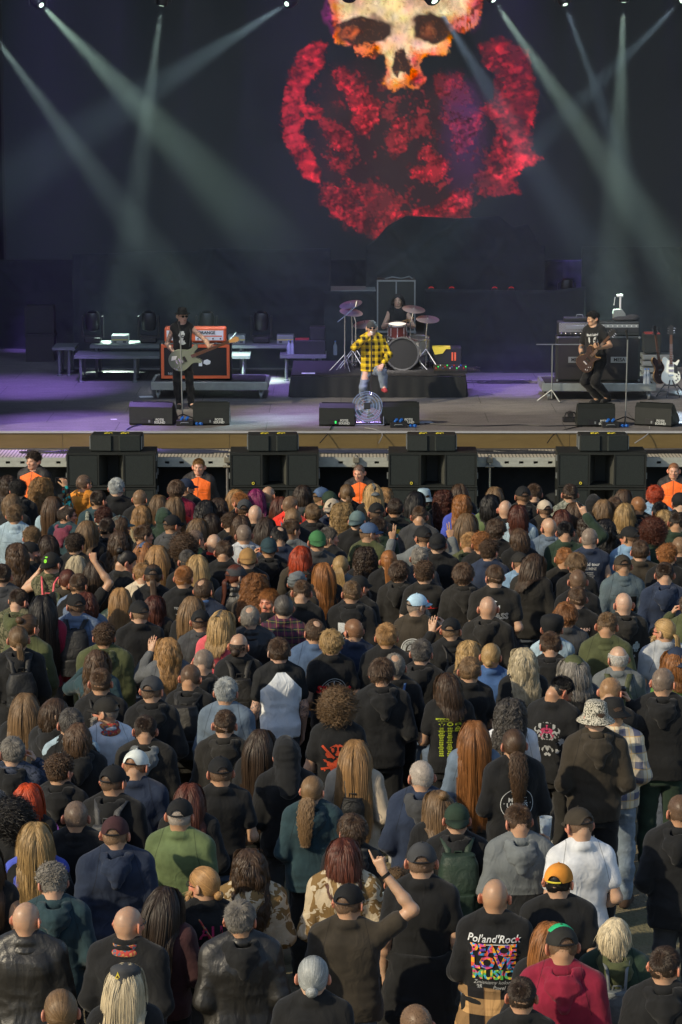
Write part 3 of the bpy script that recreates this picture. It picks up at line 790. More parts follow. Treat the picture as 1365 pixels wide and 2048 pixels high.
  if kind in ('short', 'fade', 'mop', 'bowl') and seed % 2: dirv = dirv + np.array((.5, .2, 0))
  if base in ('bob', 'longs', 'vlong', 'wavy', 'curly', 'bowl') : # parted in the middle: fall to the sides and back
   sgn = np.sign(d[:, 0] + rs.normal(size=n) * .05)
   dirv = out * lift + np.stack([sgn * .55 * np.clip(d[:, 2] + .2, 0, 1), -.35 + 0 * sgn, -.5 + 0 * sgn], 1) + rs.normal(size=(n, 3)) * .06
  dirv /= np.linalg.norm(dirv, axis=1)[:, None]
  off = th * .4 + (.012 if base in ('longs', 'vlong', 'bob', 'wavy') else (.022 if base in ('curly', 'mop') else .006)) * rs.rand(n)
  if base == 'afro': off = off * 0 + .002
  p = push2(HC + d * (HR + .003), .003 + 0 * L); P = [p.copy()]; st = L / seg; v = dirv.copy()
  for i in range(seg):
   v = v + np.array((0, 0, -1)) * grav * (.25 if i < 3 else .5)
   if base in ('afro', 'curltop'): v = v + rs.normal(size=(n, 3)) * .55
   v /= np.linalg.norm(v, axis=1)[:, None] + 1e-9
   p = p + v * st[:, None]
   e = (p - HC) / (HR + off[:, None]); r = np.linalg.norm(e, axis=1)
   p = push2(np.where((r < 1)[:, None], HC + (p - HC) / r[:, None], p), off)
   # keep off the neck
   if l1 > .15:
    low = (p[:, 2] < 1.62); rr = np.hypot(p[:, 0], p[:, 1] + .02); nr = .070 + off
    ins = low & (rr < nr); f = np.where(ins, nr / (rr + 1e-6), 1)
    p[:, 0] *= f; p[:, 1] = (p[:, 1] + .02) * f - .02
    # hair in front of the face is pulled back behind the ears
    fr = (p[:, 1] > .03) & (np.abs(p[:, 0]) < .085); p[:, 0] = np.where(fr, np.sign(p[:, 0] + 1e-6) * np.minimum(.088, np.abs(p[:, 0]) + .02), p[:, 0])
    p = torso_push(p, off)
   P.append(p.copy())
  P = np.stack(P, 1); S_ = seg + 1
  if wa > 0:
   t = np.linspace(0, 1, S_)[None, :] * L[:, None]; am = wa * np.clip(t / .05, 0, 1)
   for a in range(3):
    P[..., a] += am * np.sin(t * wf + cph[:, a][:, None] * 6.28 * 1.7) * (.8 if a < 2 else .3)
   if base in ('afro', 'curly', 'curltop'): P += rs.normal(size=(n, 1, 3)) * .003
 if base in ('bob', 'longs', 'vlong', 'wavy', 'curly', 'mop', 'bowl', 'short'):   # locks stand off one another, a few hairs fly loose
  tt = np.linspace(0, 1, S_)[None, :]; o3 = np.stack([d[:, 0], -np.abs(d[:, 1]) - .2, d[:, 2] * .3], 1); amp = (.010 if base != 'short' else .005) * (cph[:, 0] - .5)[:, None] * np.sin(tt * (2 + 3 * cph[:, 1][:, None]) + cph[:, 3][:, None] * 6) * np.clip(tt * 3, 0, 1); P = P + o3[:, None, :] * amp[..., None]
  fl = rs.rand(n) < .035; k_ = fl.sum(); P[fl] += (rs.normal(size=(k_, 1, 3)) * np.array((.015, .012, .006)) + o3[fl][:, None, :] * .006) * (tt[0] ** 1.5)[None, :, None]
 rel = P - HC; rel[..., 2] *= .6; rel[..., 2] = np.where(P[..., 2] < 1.58, 0, rel[..., 2]); rel[..., 1] = np.where(P[..., 2] < 1.58, rel[..., 1] - .1, rel[..., 1])
 Nn = rel / (np.linalg.norm(rel, axis=2)[..., None] + 1e-9); Nn = Nn + rs.normal(size=(n, 1, 3)) * .25; Nn /= np.linalg.norm(Nn, axis=2)[..., None]
 tp = np.linspace(0, 1, S_)[None, :]; W = wd * (.7 + .6 * rs.rand(n))[:, None] * np.clip(1.15 - tp ** 3 * .9, .15, 1)
 tone = np.clip(.45 + .16 * rs.normal(size=n) + .27 * (cph[:, 3] - .5) * 2, 0, 1)
 put(*ribbon(P, W, Nn, tone))
 def tail(root, path, nst, rad, wd_, wav=0.0, wfq=40, spread=1.0, seg_=16):
  pts = np.array(path); u = np.linspace(0, 1, seg_); idx = u * (len(pts) - 1)
  C_ = np.stack([np.interp(idx, np.arange(len(pts)), pts[:, a]) for a in range(3)], 1)
  o = _dirs(nst, rs) * (rs.rand(nst, 1) ** .5); prof = np.interp(u, [0, .12, .5, 1], [.35, .8, 1, .45]) * rad
  PP = C_[None] + o[:, None, :] * prof[None, :, None] * np.array((1, .6, .3))
  if wav: PP = PP + wav * np.sin(u[None, :, None] * wfq + rs.rand(nst, 1, 3) * 6.28) * np.array((1, .8, .3))
  NN = o[:, None, :] + np.array((0, -.9, 0)); NN = np.repeat(NN, seg_, 1); NN /= np.linalg.norm(NN, axis=2)[..., None] + 1e-6
  WW = wd_ * np.interp(u, [0, .8, 1], [1, 1, .3])[None] * (.7 + .6 * rs.rand(nst, 1))
  put(*ribbon(PP, WW, NN, np.clip(.5 + .2 * rs.normal(size=nst), 0, 1)))
 def knot(c, r, nst=260):
  d_ = _dirs(nst, rs); ax = _dirs(nst, rs); seg_ = 9; PP = []
  u1 = np.cross(d_, ax); u1 /= np.linalg.norm(u1, axis=1)[:, None]
  for i in range(seg_):
   a = i / (seg_ - 1) * 2.2; PP.append(np.array(c) + (d_ * math.cos(a) + u1 * math.sin(a)) * np.array(r) * (.85 + .2 * rs.rand(nst, 1)))
  PP = np.stack(PP, 1); NN = (PP - np.array(c)); NN /= np.linalg.norm(NN, axis=2)[..., None]
  put(*ribbon(PP, np.full((nst, seg_), .0065), NN, np.clip(.5 + .2 * rs.normal(size=nst), 0, 1)))
 if kind == 'pony': tail(0, [(0, -.11, 1.63), (0, -.150, 1.60), (.01, -.155, 1.50), (.015, -.185, 1.36), (.01, -.19, 1.25)], 520, .036, .0038)
 if kind == 'ponycurl': tail(0, [(0, -.11, 1.61), (0, -.145, 1.57), (0, -.175, 1.45), (0, -.19, 1.32), (0, -.185, 1.22)], 760, .075, .0045, .014, 34)
 if kind == 'ponyhigh': tail(0, [(0, -.115, 1.70), (0, -.165, 1.70), (.005, -.175, 1.58), (.01, -.19, 1.40), (.02, -.185, 1.15)], 700, .05, .0038)
 if kind == 'bun': knot((0, -.125, 1.735), (.035, .03, .032))
 if kind == 'bunlow': knot((0, -.125, 1.585), (.036, .028, .030))
 if kind == 'bun_bald': knot((0, -.115, 1.60), (.040, .032, .038))
 if kind == 'halfbun': knot((0, -.105, 1.735), (.038, .03, .034))
 if kind == 'braids':
  for j in range(12):
   x = (j - 5.5) * .009; tail(0, [(x * .3, -.11, 1.66), (x, -.155, 1.60), (x * 1.5, -.165, 1.45), (x * 2.0 + .01, -.185, 1.30), (x * 2.2 + .01, -.18, 1.12 + .02 * (j % 3))], 26, .007, .004, .004, 60)
 me = mesh_np('hair_' + kind, np.concatenate(V), np.concatenate(Q), attr={'tone': np.concatenate(A)})
 _HAIR[kk] = me; return me
def beard_mesh(full=True):
 k = ('beard', full)
 if k in _HAIR: return _HAIR[k]
 rs = np.random.RandomState(4); n = 900
 a = (rs.rand(n) - .5) * 2.5; z = 1.535 + rs.rand(n) * (.075 if full else .05)
 r = np.interp(z, [1.53, 1.55, 1.62], [.055, .07, .078])
 p = np.stack([np.sin(a) * r * 1.02, .022 + np.cos(a) * r * .98, z], 1)
 cent = (np.abs(p[:, 0]) < .028) & (z > 1.582); p = p[~cent]; n = len(p)
 d = np.stack([p[:, 0] * 5, .55 + 0 * p[:, 0], -1 + 0 * p[:, 0]], 1) + rs.normal(size=(n, 3)) * .25; d /= np.linalg.norm(d, axis=1)[:, None]
 L = (.04 if full else .018) * (.6 + rs.rand(n)); P = p[:, None, :] + d[:, None, :] * (np.linspace(0, 1, 5)[None, :, None] * L[:, None, None])
 N_ = np.repeat((p - np.array((0, .02, 1.58)))[:, None, :], 5, 1); N_ /= np.linalg.norm(N_, axis=2)[..., None]
 v, q, t = ribbon(P, np.full((n, 5), .006) * np.linspace(1, .4, 5)[None], N_, np.clip(.5 + .2 * rs.normal(size=n), 0, 1))
 _HAIR[k] = mesh_np('beard', v, q, attr={'tone': t}); return _HAIR[k]
# ------------------------------------------------------------------ headwear and bags
def dome(zc=.02, grow=.012, low=-.12, n=40, m=14, flat=0.0, squash=1.0, back_open=False):
 V = []; Q = []
 for i in range(m + 1):
  th = i / m * math.acos(low)
  for j in range(n):
   a = 2 * math.pi * j / n; seam = 1 + .008 * (abs((a / (math.pi / 3)) % 1 - .5) * 2) ** 6
   x = math.sin(th) * math.cos(a) * (HR[0] + grow) * seam; y = math.sin(th) * math.sin(a) * (HR[1] + grow) * seam; z = math.cos(th) * (HR[2] + grow) * squash
   if back_open and y < -.05:
    cut = .052 * math.sqrt(max(0, 1 - (x / .045) ** 2)) - .012
    z0 = math.cos(math.acos(low)) * (HR[2] + grow)
    if abs(x) < .045 and z < z0 + cut + .012 and cut > 0: z = z0 + cut + .012
   V.append((x + HC[0], y + HC[1], z + HC[2] + zc - .02))
 for i in range(m):
  for j in range(n): Q.append((i * n + j, (i + 1) * n + j, (i + 1) * n + (j + 1) % n, i * n + (j + 1) % n))
 return V, Q
def solid(me_or_obj): pass
def cap_parts(kind):
 """list of (name, mesh) in head space"""
 if ('cap', kind) in _MISC: return _MISC['cap', kind]
 out = []
 if kind in ('cap', 'capback'):
  sg = 1 if kind == 'cap' else -1
  V, Q = dome(.016, .0135, .02, back_open=(kind == 'cap'))
  me = mesh_np('cap_crown', V, Q); out.append(('cap', me))
  # brim
  b = MB(); n = 20; rows = []
  for i in range(n + 1):
   a = R(20 + 140 * i / n); x = math.cos(a); y = math.sin(a)
   r0x, r0y = HR[0] + .010, HR[1] + .010; z0 = 1.665 + .004
   rows.append(((x * r0x, sg * y * r0y - .008, z0 + .004), (x * (r0x + .004), sg * (y * (r0y + .072 * (y ** 1.5))) - .008, z0 - .012 - (.012 if sg > 0 else .030) * y + (x * x) * -.012)))
  vs = [r[0] for r in rows] + [r[1] for r in rows] + [(r[0][0], r[0][1], r[0][2] - .006) for r in rows] + [(r[1][0], r[1][1], r[1][2] - .006) for r in rows]
  m_ = n + 1; fs = []
  for i in range(n):
   fs += [(i, i + 1, m_ + i + 1, m_ + i), (2 * m_ + i, 3 * m_ + i, 3 * m_ + i + 1, 2 * m_ + i + 1), (m_ + i, m_ + i + 1, 3 * m_ + i + 1, 3 * m_ + i), (i, 2 * m_ + i, 2 * m_ + i + 1, i + 1)]
  b.add(vs, fs); me = bpy.data.meshes.new('brim'); me.from_pydata(b.v, [], b.f); bm_fix(me); me.polygons.foreach_set('use_smooth', [True] * len(me.polygons)); out.append(('brim', me))
  if kind == 'cap':
   b = MB(); pts = [(math.cos(R(a)) * .092, math.sin(R(a)) * .112 - .008, 1.668) for a in range(-122, -57, 6)]
   b.tube(pts, .0065, 6); me = bpy.data.meshes.new('strap'); me.from_pydata(b.v, [], b.f); bm_fix(me); out.append(('strap', me))
  b = MB(); b.lathe([(0.0, .0), (.008, .0), (.006, .006), (0.0, .007)], TRS((0, -.008, 1.665 + .1055 + .001)), 10); me = bpy.data.meshes.new('button'); me.from_pydata(b.v, [], b.f); out.append(('button', me))
 elif kind in ('bucket', 'beret'):
  b = MB(); prof = [(.0, .108), (.06, .105), (.078, .09), (.090, .02), (.094, -.005), (.14, -.045), (.142, -.050), (.138, -.052), (.092, -.012), (.084, .0)]
  if kind == 'beret': prof = [(.0, .112), (.07, .108), (.10, .09), (.112, .05), (.108, .01), (.096, -.02), (.094, -.03), (.088, -.03)]
  b.lathe(prof, TRS((0, -.008, 1.668)) @ Matrix.Diagonal((1, 1.12, 1, 1)), 40, closed=True)
  me = bpy.data.meshes.new('hat'); me.from_pydata(b.v, [], b.f); bm_fix(me); me.polygons.foreach_set('use_smooth', [True] * len(me.polygons)); out.append(('hat', me))
 elif kind == 'fedora':
  b = MB(); prof = [(.0, .112), (.035, .105), (.06, .118), (.072, .112), (.082, .06), (.090, .022), (.093, .012), (.125, .010), (.132, .014), (.128, .018), (.093, .016), (.086, .012)]
  prof = [(.0, .098), (.03, .098), (.058, .116), (.070, .112), (.080, .06), (.088, .010), (.090, .0), (.130, .004), (.136, .010), (.130, .0005), (.088, -.006), (.084, -.004)]
  b.lathe(prof, TRS((0, -.008, 1.675)) @ Matrix.Diagonal((1, 1.15, 1, 1)), 40, closed=True)
  me = bpy.data.meshes.new('hat'); me.from_pydata(b.v, [], b.f); bm_fix(me); me.polygons.foreach_set('use_smooth', [True] * len(me.polygons)); out.append(('hat', me))
 elif kind in ('beanie', 'armycap', 'wrap'):
  S = SDF((-.14, -.16, 1.58), (.14, .16, 1.84), .0075)
  if kind == 'beanie': S.ell((0, -.012, 1.672), (.093, .112, .104), .01); S.halfspace_cut((0, .25, -1), -1.628)
  elif kind == 'wrap': S.ell((0, -.012, 1.672), (.094, .112, .104), .01); S.ell((0, -.08, 1.70), (.07, .06, .06), .02); S.halfspace_cut((0, .25, -1), -1.625); S.noise(.010, (8, 8, 40), 2, True)
  else: S.loft([(1.66, 0, -.01, .090, .110), (1.735, 0, -.01, .087, .107)], 0, .01, 2.1); S.ell((0, -.01, 1.735), (.085, .105, .032), .01)
  S.noise(.003, (20, 20, 20), 1); out.append((kind if kind != 'armycap' else 'cap', S.mesh(kind)))
 _MISC['cap', kind] = out; return out
def backpack_parts(kind):
 if ('bag', kind) in _MISC: return _MISC['bag', kind]
 out = []
 y0 = -.155
 if kind == 'big':
  S = SDF((-.22, -.40, .90), (.22, -.08, 1.52), .011); S.loft([(.99, 0, y0 - .085, .145, .085), (1.2, 0, y0 - .09, .155, .095), (1.38, 0, y0 - .075, .135, .075), (1.43, 0, y0 - .06, .11, .06)], .01, .02, 3.2); S.noise(.010, (10, 10, 10), 2); out.append(('main_bag', S.mesh('main_bag')))
  S = SDF((-.2, -.46, .94), (.2, -.18, 1.24), .010); S.loft([(1.0, 0, y0 - .165, .115, .04), (1.15, 0, y0 - .165, .115, .04)], .012, .02, 3.2); S.noise(.007, (12, 12, 12), 3); out.append(('pocket', S.mesh('pocket')))
 elif kind == 'day':
  S = SDF((-.2, -.36, 1.0), (.2, -.08, 1.48), .010); S.loft([(1.06, 0, y0 - .06, .12, .06), (1.2, 0, y0 - .065, .13, .07), (1.36, 0, y0 - .05, .10, .055)], .012, .02, 2.8); S.noise(.010, (10, 10, 10), 4); out.append(('main_bag', S.mesh('main_bag')))
  S = SDF((-.2, -.40, 1.0), (.2, -.18, 1.24), .010); S.loft([(1.07, 0, y0 - .115, .09, .03), (1.16, 0, y0 - .115, .09, .03)], .012, .02, 2.8); out.append(('pocket', S.mesh('pocket')))
 else:
  S = SDF((-.15, -.33, 1.05), (.15, -.1, 1.42), .008); S.loft([(1.13, 0, y0 - .045, .085, .045), (1.25, 0, y0 - .045, .09, .05), (1.32, 0, y0 - .04, .065, .04)], .012, .02, 2.4); S.noise(.003, (12, 12, 12), 4); out.append(('main_bag', S.mesh('main_bag')))
  b = MB(); pts = [(math.cos(a) * .085, y0 - .103 + .004 * abs(math.cos(a)), 1.26 + math.sin(a) * .06) for a in np.linspace(R(5), R(175), 12)]; b.tube(pts, .003, 5); me = bpy.data.meshes.new('zip'); me.from_pydata(b.v, [], b.f); out.append(('zip', me))
 zt = {'big': 1.42, 'day': 1.38, 'small': 1.33}[kind]
 for s in (1, -1):
  b = MB(); w_ = .024 if kind != 'small' else .012
  path = [(s * .06, y0 - .03, zt - .03), (s * .075, y0 - .005, 1.455), (s * .105, -.06, 1.510), (s * .115, .0, 1.505), (s * .12, .075, 1.455), (s * .13, .128, 1.36), (s * .15, .12, 1.2), (s * .17, .02, 1.1), (s * .14, y0 + .02, 1.08)]
  vs = []; fs = []
  for i, p in enumerate(path):
   for dx, dn in ((-w_, 0), (w_, 0), (w_, .010), (-w_, .010)):
    q = Vector(p); nrm = (q - Vector((s * .09, -.01, 1.3))); nrm.x = 0; nrm.normalize(); vs.append(q + Vector((dx, 0, 0)) + nrm * dn)
  for i in range(len(path) - 1):
   for k_ in range(4): fs.append((i * 4 + k_, i * 4 + (k_ + 1) % 4, (i + 1) * 4 + (k_ + 1) % 4, (i + 1) * 4 + k_))
  b.add(vs, fs); me = bpy.data.meshes.new('strap'); me.from_pydata(b.v, [], b.f); bm_fix(me); me.polygons.foreach_set('use_smooth', [True] * len(me.polygons)); out.append(('strap', me))
 b = MB(); b.tube([(-.03, y0 - .03, zt), (-.025, y0 - .04, zt + .035), (.025, y0 - .04, zt + .035), (.03, y0 - .03, zt)], .006, 6); me = bpy.data.meshes.new('handle'); me.from_pydata(b.v, [], b.f); out.append(('handle', me))
 _MISC['bag', kind] = out; return out
# ------------------------------------------------------------------ ground, stage, backdrop
ZS = 1.0                      # stage floor
YF = at_z(682, 862, ZS).y     # front edge of the stage
def st(px, py, z=ZS): return at_z(px, py, z)
def build_setting():
 m = NT('trodden_ground'); v = m.coord(); n = m.noise(v, .9, 6, .6); n2 = m.noise(v, 14, 5, .7); g = m.n.new('ShaderNodeTexVoronoi'); m.l.new(v, g.inputs['Vector']); g.inputs['Scale'].default_value = 30
 c = m.mix(n2, (.13, .105, .065), (.24, .20, .135)); c = m.mix(m.ramp(n, [(.45, 0), (.62, .7)]), c, (.12, .12, .06)); m.col(c); m.rough(.95, .2)
 m.bump(m.math('ADD', n2, m.math('MULTIPLY', g.outputs['Distance'], .5)), .8, .03)
 N = 60; xs = np.linspace(-400, 400, 9); b = MB()
 gx = np.concatenate([[-600], np.linspace(-14, 14, 113), [600]]); gy = np.concatenate([[-200], np.linspace(12, 42, 121), [59, 61, 900]])
 X, Y = np.meshgrid(gx, gy, indexing='ij'); Z = vnoise(X * 2, Y * 2, X * 0) * .015 + vnoise(X * 7, Y * 7, X * 0) * .008; Z[[0, -1], :] = 0; Z[:, [0, -1]] = 0; Z -= .02 + .43 * np.clip((Y - 35.5) / 2.5, 0, 1) * (Y < 60)
 V = np.stack([X, Y, Z], -1).reshape(-1, 3); n1, n2_ = X.shape; i, j = np.meshgrid(np.arange(n1 - 1), np.arange(n2_ - 1), indexing='ij'); i = i.ravel(); j = j.ravel()
 Q = np.stack([i * n2_ + j, (i + 1) * n2_ + j, (i + 1) * n2_ + j + 1, i * n2_ + j + 1], 1)
 tag(link('ground', mesh_np('ground', V, Q), None, m.m), kind='structure')
 # stage floor: black plywood, scuffed, in panels
 m = NT('stage_plywood'); v = m.coord(); n = m.noise(m.coord((1, 3.5, 1)), 2.2, 6, .7, .4); n2 = m.noise(v, 26, 4, .7)
 c = m.mix(m.ramp(n, [(.3, 0), (.7, 1)]), (.10, .095, .10), (.22, .205, .20)); c = m.mix(m.math('MULTIPLY', n2, .5), c, (.09, .085, .08))
 br = m.n.new('ShaderNodeTexBrick'); m.l.new(v, br.inputs['Vector']); br.inputs['Scale'].default_value = 1; br.inputs['Brick Width'].default_value = 2.44; br.inputs['Row Height'].default_value = 1.22; br.inputs['Mortar Size'].default_value = .006
 m.col(m.mix(br.outputs['Fac'], c, (.02, .02, .02))); m.rough(m.ramp(n2, [(.3, .42), (.7, .62)]), .5); m.bump(n2, .15, .004)
 b = MB(); b.box((-12, YF, .2), (12, 62, ZS)); tag(b.build('stage_floor', m.m), kind='structure')
 b = MB(); b.box((-12, YF - .035, ZS - .03), (12, YF - .002, ZS + .004)); o = b.build('stage_edge_strip', plain('pale_edge_metal', (.55, .55, .56), .35, .5)); tag(o, kind='structure')
 m = NT('yellow_plywood'); v = m.coord((.35, 1, 3)); n = m.noise(v, 6, 6, .7, 1); c = m.mix(n, (.085, .055, .015), (.17, .12, .04)); m.col(c); m.rough(.6)
 b = MB(); x = -12.0; k = 0
 while x < 12:
  L_ = [2.4, 3.1, 2.0, 2.7][k % 4]; b.box((x, YF - .010 - .004 * (k % 2), ZS - .28), (x + L_ - .006, YF - .002, ZS - .032)); x += L_; k += 1
 tag(b.build('wooden_stage_fascia', m.m), kind='structure')
 # the walkway of metal grating in front of it
 m = NT('galvanised_grating'); v = m.coord(); sp = m.n.new('ShaderNodeSeparateXYZ'); m.l.new(v, sp.inputs[0])
 s = m.math('LESS_THAN', m.math('FRACT', m.math('MULTIPLY', sp.outputs[0], 18)), .35); m.col(m.mix(s, (.45, .41, .33), (.13, .125, .10))); m.rough(.6, .5)
 zw = ZS - .30; yw = YF - .95
 b = MB(); b.box((-12, yw, zw - .04), (12, YF - .012, zw)); tag(b.build('grated_walkway', m.m), kind='structure')
 m = plain('galvanised_rail', (.38, .40, .36), .5, .1, var=.25)
 b = MB(); b.box((-12, yw - .05, zw - .135), (12, yw - .004, zw - .085)); b.box((-12, yw - .05, zw - .045), (12, yw - .004, zw + .012))
 x = -12
 while x < 12:
  w_ = .16 if int(x * 10) % 5 else .5
  b.box((x, yw - .048, zw - .086), (x + w_, yw - .006, zw - .044)); x += w_ + .07
 o = b.build('walkway_rail', m); tag(o, kind='structure')
 for px in (455, 713, 980): # clamps / upright posts under the rail
  p = at_y(px, 900, yw - .09); r = empty('scaffold_post', {455: 'galvanised scaffold post beside the second speaker stack', 713: 'galvanised scaffold post above the third guard', 980: 'galvanised scaffold post right of the third speaker stack'}[px], 'post', (p.x, p.y, 0), group='scaffold posts under the walkway')
  b = MB(); b.tube([(0, 0, -.44), (0, 0, zw + .06)], .024, 10); b.build('pole', MAT['metal'], r, True)
  b = MB(); b.box((-.05, -.05, zw - .06), (.05, .04, zw + .03), bev=.01); b.tube([(-.07, -.03, zw - .12), (.07, -.03, zw - .12)], .02, 8); b.build('clamp', plain('clamp_steel', (.28, .26, .2), .5, .6), r, True)
 m = plain('black_wall', (.008, .008, .009), .9)
 b = MB(); b.box((-12, YF + .02, -.1), (12, YF + .03, .98));
 # dark cloth hung under the walkway
 o = drape_mesh('under_stage_cloth', -9, 9, zw - .15, -.45, yw + .35, 40, .04, 9); tag(o, 'black cloth hanging under the walkway behind the speaker stacks', 'cloth')
 # shell of the stage
 bk = plain('stage_black_paint', (.006, .006, .007), .95, 0, .1)
 bw = plain('dark_stage_wall', (.005, .006, .012), .95, 0, .1)
 b = MB(); b.box((-13, 62.2, 0), (13, 62.5, 15)); tag(b.build('stage_back_wall', bw), 'black rear wall closing the stage behind the screen', 'wall')
 b = MB(); b.box((-8.9, YF - 1.3, -.6), (-8.6, 62, 15)); tag(b.build('stage_side_wall', bw), 'black side wall closing the stage on the left', 'wall')
 b = MB(); b.box((8.6, YF - .5, 0), (8.9, 62, 15)); tag(b.build('stage_side_wall', bw), 'black side wall closing the stage on the right', 'wall')
 b = MB(); b.box((-13, YF - 2.0, 15), (13, 62.5, 15.3)); tag(b.build('stage_roof', bk), 'black roof high over the stage', 'roof')
def shade_blocker():  # added unseen block, casts the shade band over the left of the crowd
 D = 17.5; cx = -2.3 - math.sin(SUN_AZ) * D; cy = 20.6 - math.cos(SUN_AZ) * D; r = empty('shade_blocker', 'added unseen shade casting tower standing left of the crowd outside the frame', 'blocker', (cx, cy, 0), -SUN_AZ + math.pi / 2 - math.pi / 2)
 b = MB(); [b.tube([(x, y, 0), (x, y, 10.2)], .06, 8) for x in (-1.5, 1.5) for y in (-1, 1)]; [b.tube([(-1.5, y, z), (1.5, y, z)], .04, 6) for y in (-1, 1) for z in (2, 5, 8, 10.2)]; b.build('frame', MAT['metal'], r)
 b = MB(); b.box((-1.45, -.9, 1.5), (1.45, .9, 9.0)); b.build('cover', MAT['cloth_black'] if 'cloth_black' in MAT else MAT['black'], r)
def drape_mesh(name, x0, x1, zt, zb, Y, folds, amp, seed, topf=None, mat=None, sag=0.0, depth=0.0, bottomf=None):
 nx = max(40, int((x1 - x0) * 26)); nz = max(20, int((zt - zb) * 16)); u = np.linspace(0, 1, nx); w_ = np.linspace(0, 1, nz)
 U, W = np.meshgrid(u, w_, indexing='ij'); X = x0 + (x1 - x0) * U
 ZT = zt if topf is None else np.interp(U, topf[0], topf[1]); Z = ZT + (zb - ZT) * W
 ph = vnoise(X * 1.3 + seed, Z * .3, X * 0) * 2
 Yd = Y + amp * np.sin(U * folds * 2 * math.pi / 6 + ph * 3) * (.35 + .65 * W) + .05 * vnoise(X * 1.7, Z * 2.3, X * 0 + seed) + .03 * vnoise(X * 5 + Z * 4, Z * 5 - X * 3, X * 0 + seed)
 # swags: diagonal creases running down from the fixing points
 for k in range(int((x1 - x0) / 1.1) + 2):
  rs = np.random.RandomState(seed * 31 + k); cx = x0 + (x1 - x0) * rs.rand(); sl = rs.uniform(-1.6, 1.6); cz = float(zt)
  d = (X - cx) - sl * (cz - Z); Yd -= .05 * np.exp(-(d / .06) ** 2) * np.clip(1 - (cz - Z) / 2.2, 0, 1)
 for k in range(3):
  rs = np.random.RandomState(seed * 7 + k); zz = zb + (zt - zb) * rs.uniform(.2, .8); sag_ = rs.uniform(.05, .2); Yd += .018 * np.tanh((Z - (zz - sag_ * np.sin(U * math.pi))) * 60)
 V = np.stack([X, Yd, Z], -1).reshape(-1, 3); V2 = V + np.array((0, .02, 0)); n = len(V)
 i, j = np.meshgrid(np.arange(nx - 1), np.arange(nz - 1), indexing='ij'); i = i.ravel(); j = j.ravel()
 Q = np.stack([i * nz + j, i * nz + j + 1, (i + 1) * nz + j + 1, (i + 1) * nz + j], 1); Q2 = Q[:, ::-1] + n
 e = []
 for a, b_ in (([k for k in range(nz)], 0), ([(nx - 1) * nz + k for k in range(nz)], 1)):
  for k in range(nz - 1): e.append((a[k], a[k + 1], a[k + 1] + n, a[k] + n))
 for k in range(nx - 1): e.append((k * nz, (k + 1) * nz, (k + 1) * nz + n, k * nz + n)); e.append((k * nz + nz - 1, (k + 1) * nz + nz - 1, (k + 1) * nz + nz - 1 + n, k * nz + nz - 1 + n))
 o = link(name, mesh_np(name, np.concatenate([V, V2]), np.concatenate([Q, Q2, np.array(e)])), None, mat or MAT['drape']); return o
def lines_on(parent, items, color, y, mat=None, name='logo', depth=.004):
 """flat lettering facing the camera: items (text, x, z, size)"""
 for t, x, z, s in items: text_obj(parent, t, (x, y, z), s, color, name, mat)
def text_obj(parent, t, loc, size, color, name='lettering', mat=None, rot=None, bold=.0, shear=0.0):
 cu = bpy.data.curves.new('txt', 'FONT'); cu.body = t; cu.size = size; cu.align_x = 'CENTER'; cu.align_y = 'CENTER'; cu.offset = bold; cu.shear = shear; cu.resolution_u = 3; cu.extrude = 0.0008
 to = bpy.data.objects.new('txt', cu); COL.objects.link(to); dg = bpy.context.evaluated_depsgraph_get(); me = bpy.data.meshes.new_from_object(to.evaluated_get(dg)); bpy.data.objects.remove(to); bpy.data.curves.remove(cu)
 me.materials.clear(); o = link(name, me, parent, mat or MAT['ink'], color); o.rotation_euler = rot or (math.pi / 2, 0, 0); o.location = loc; return o
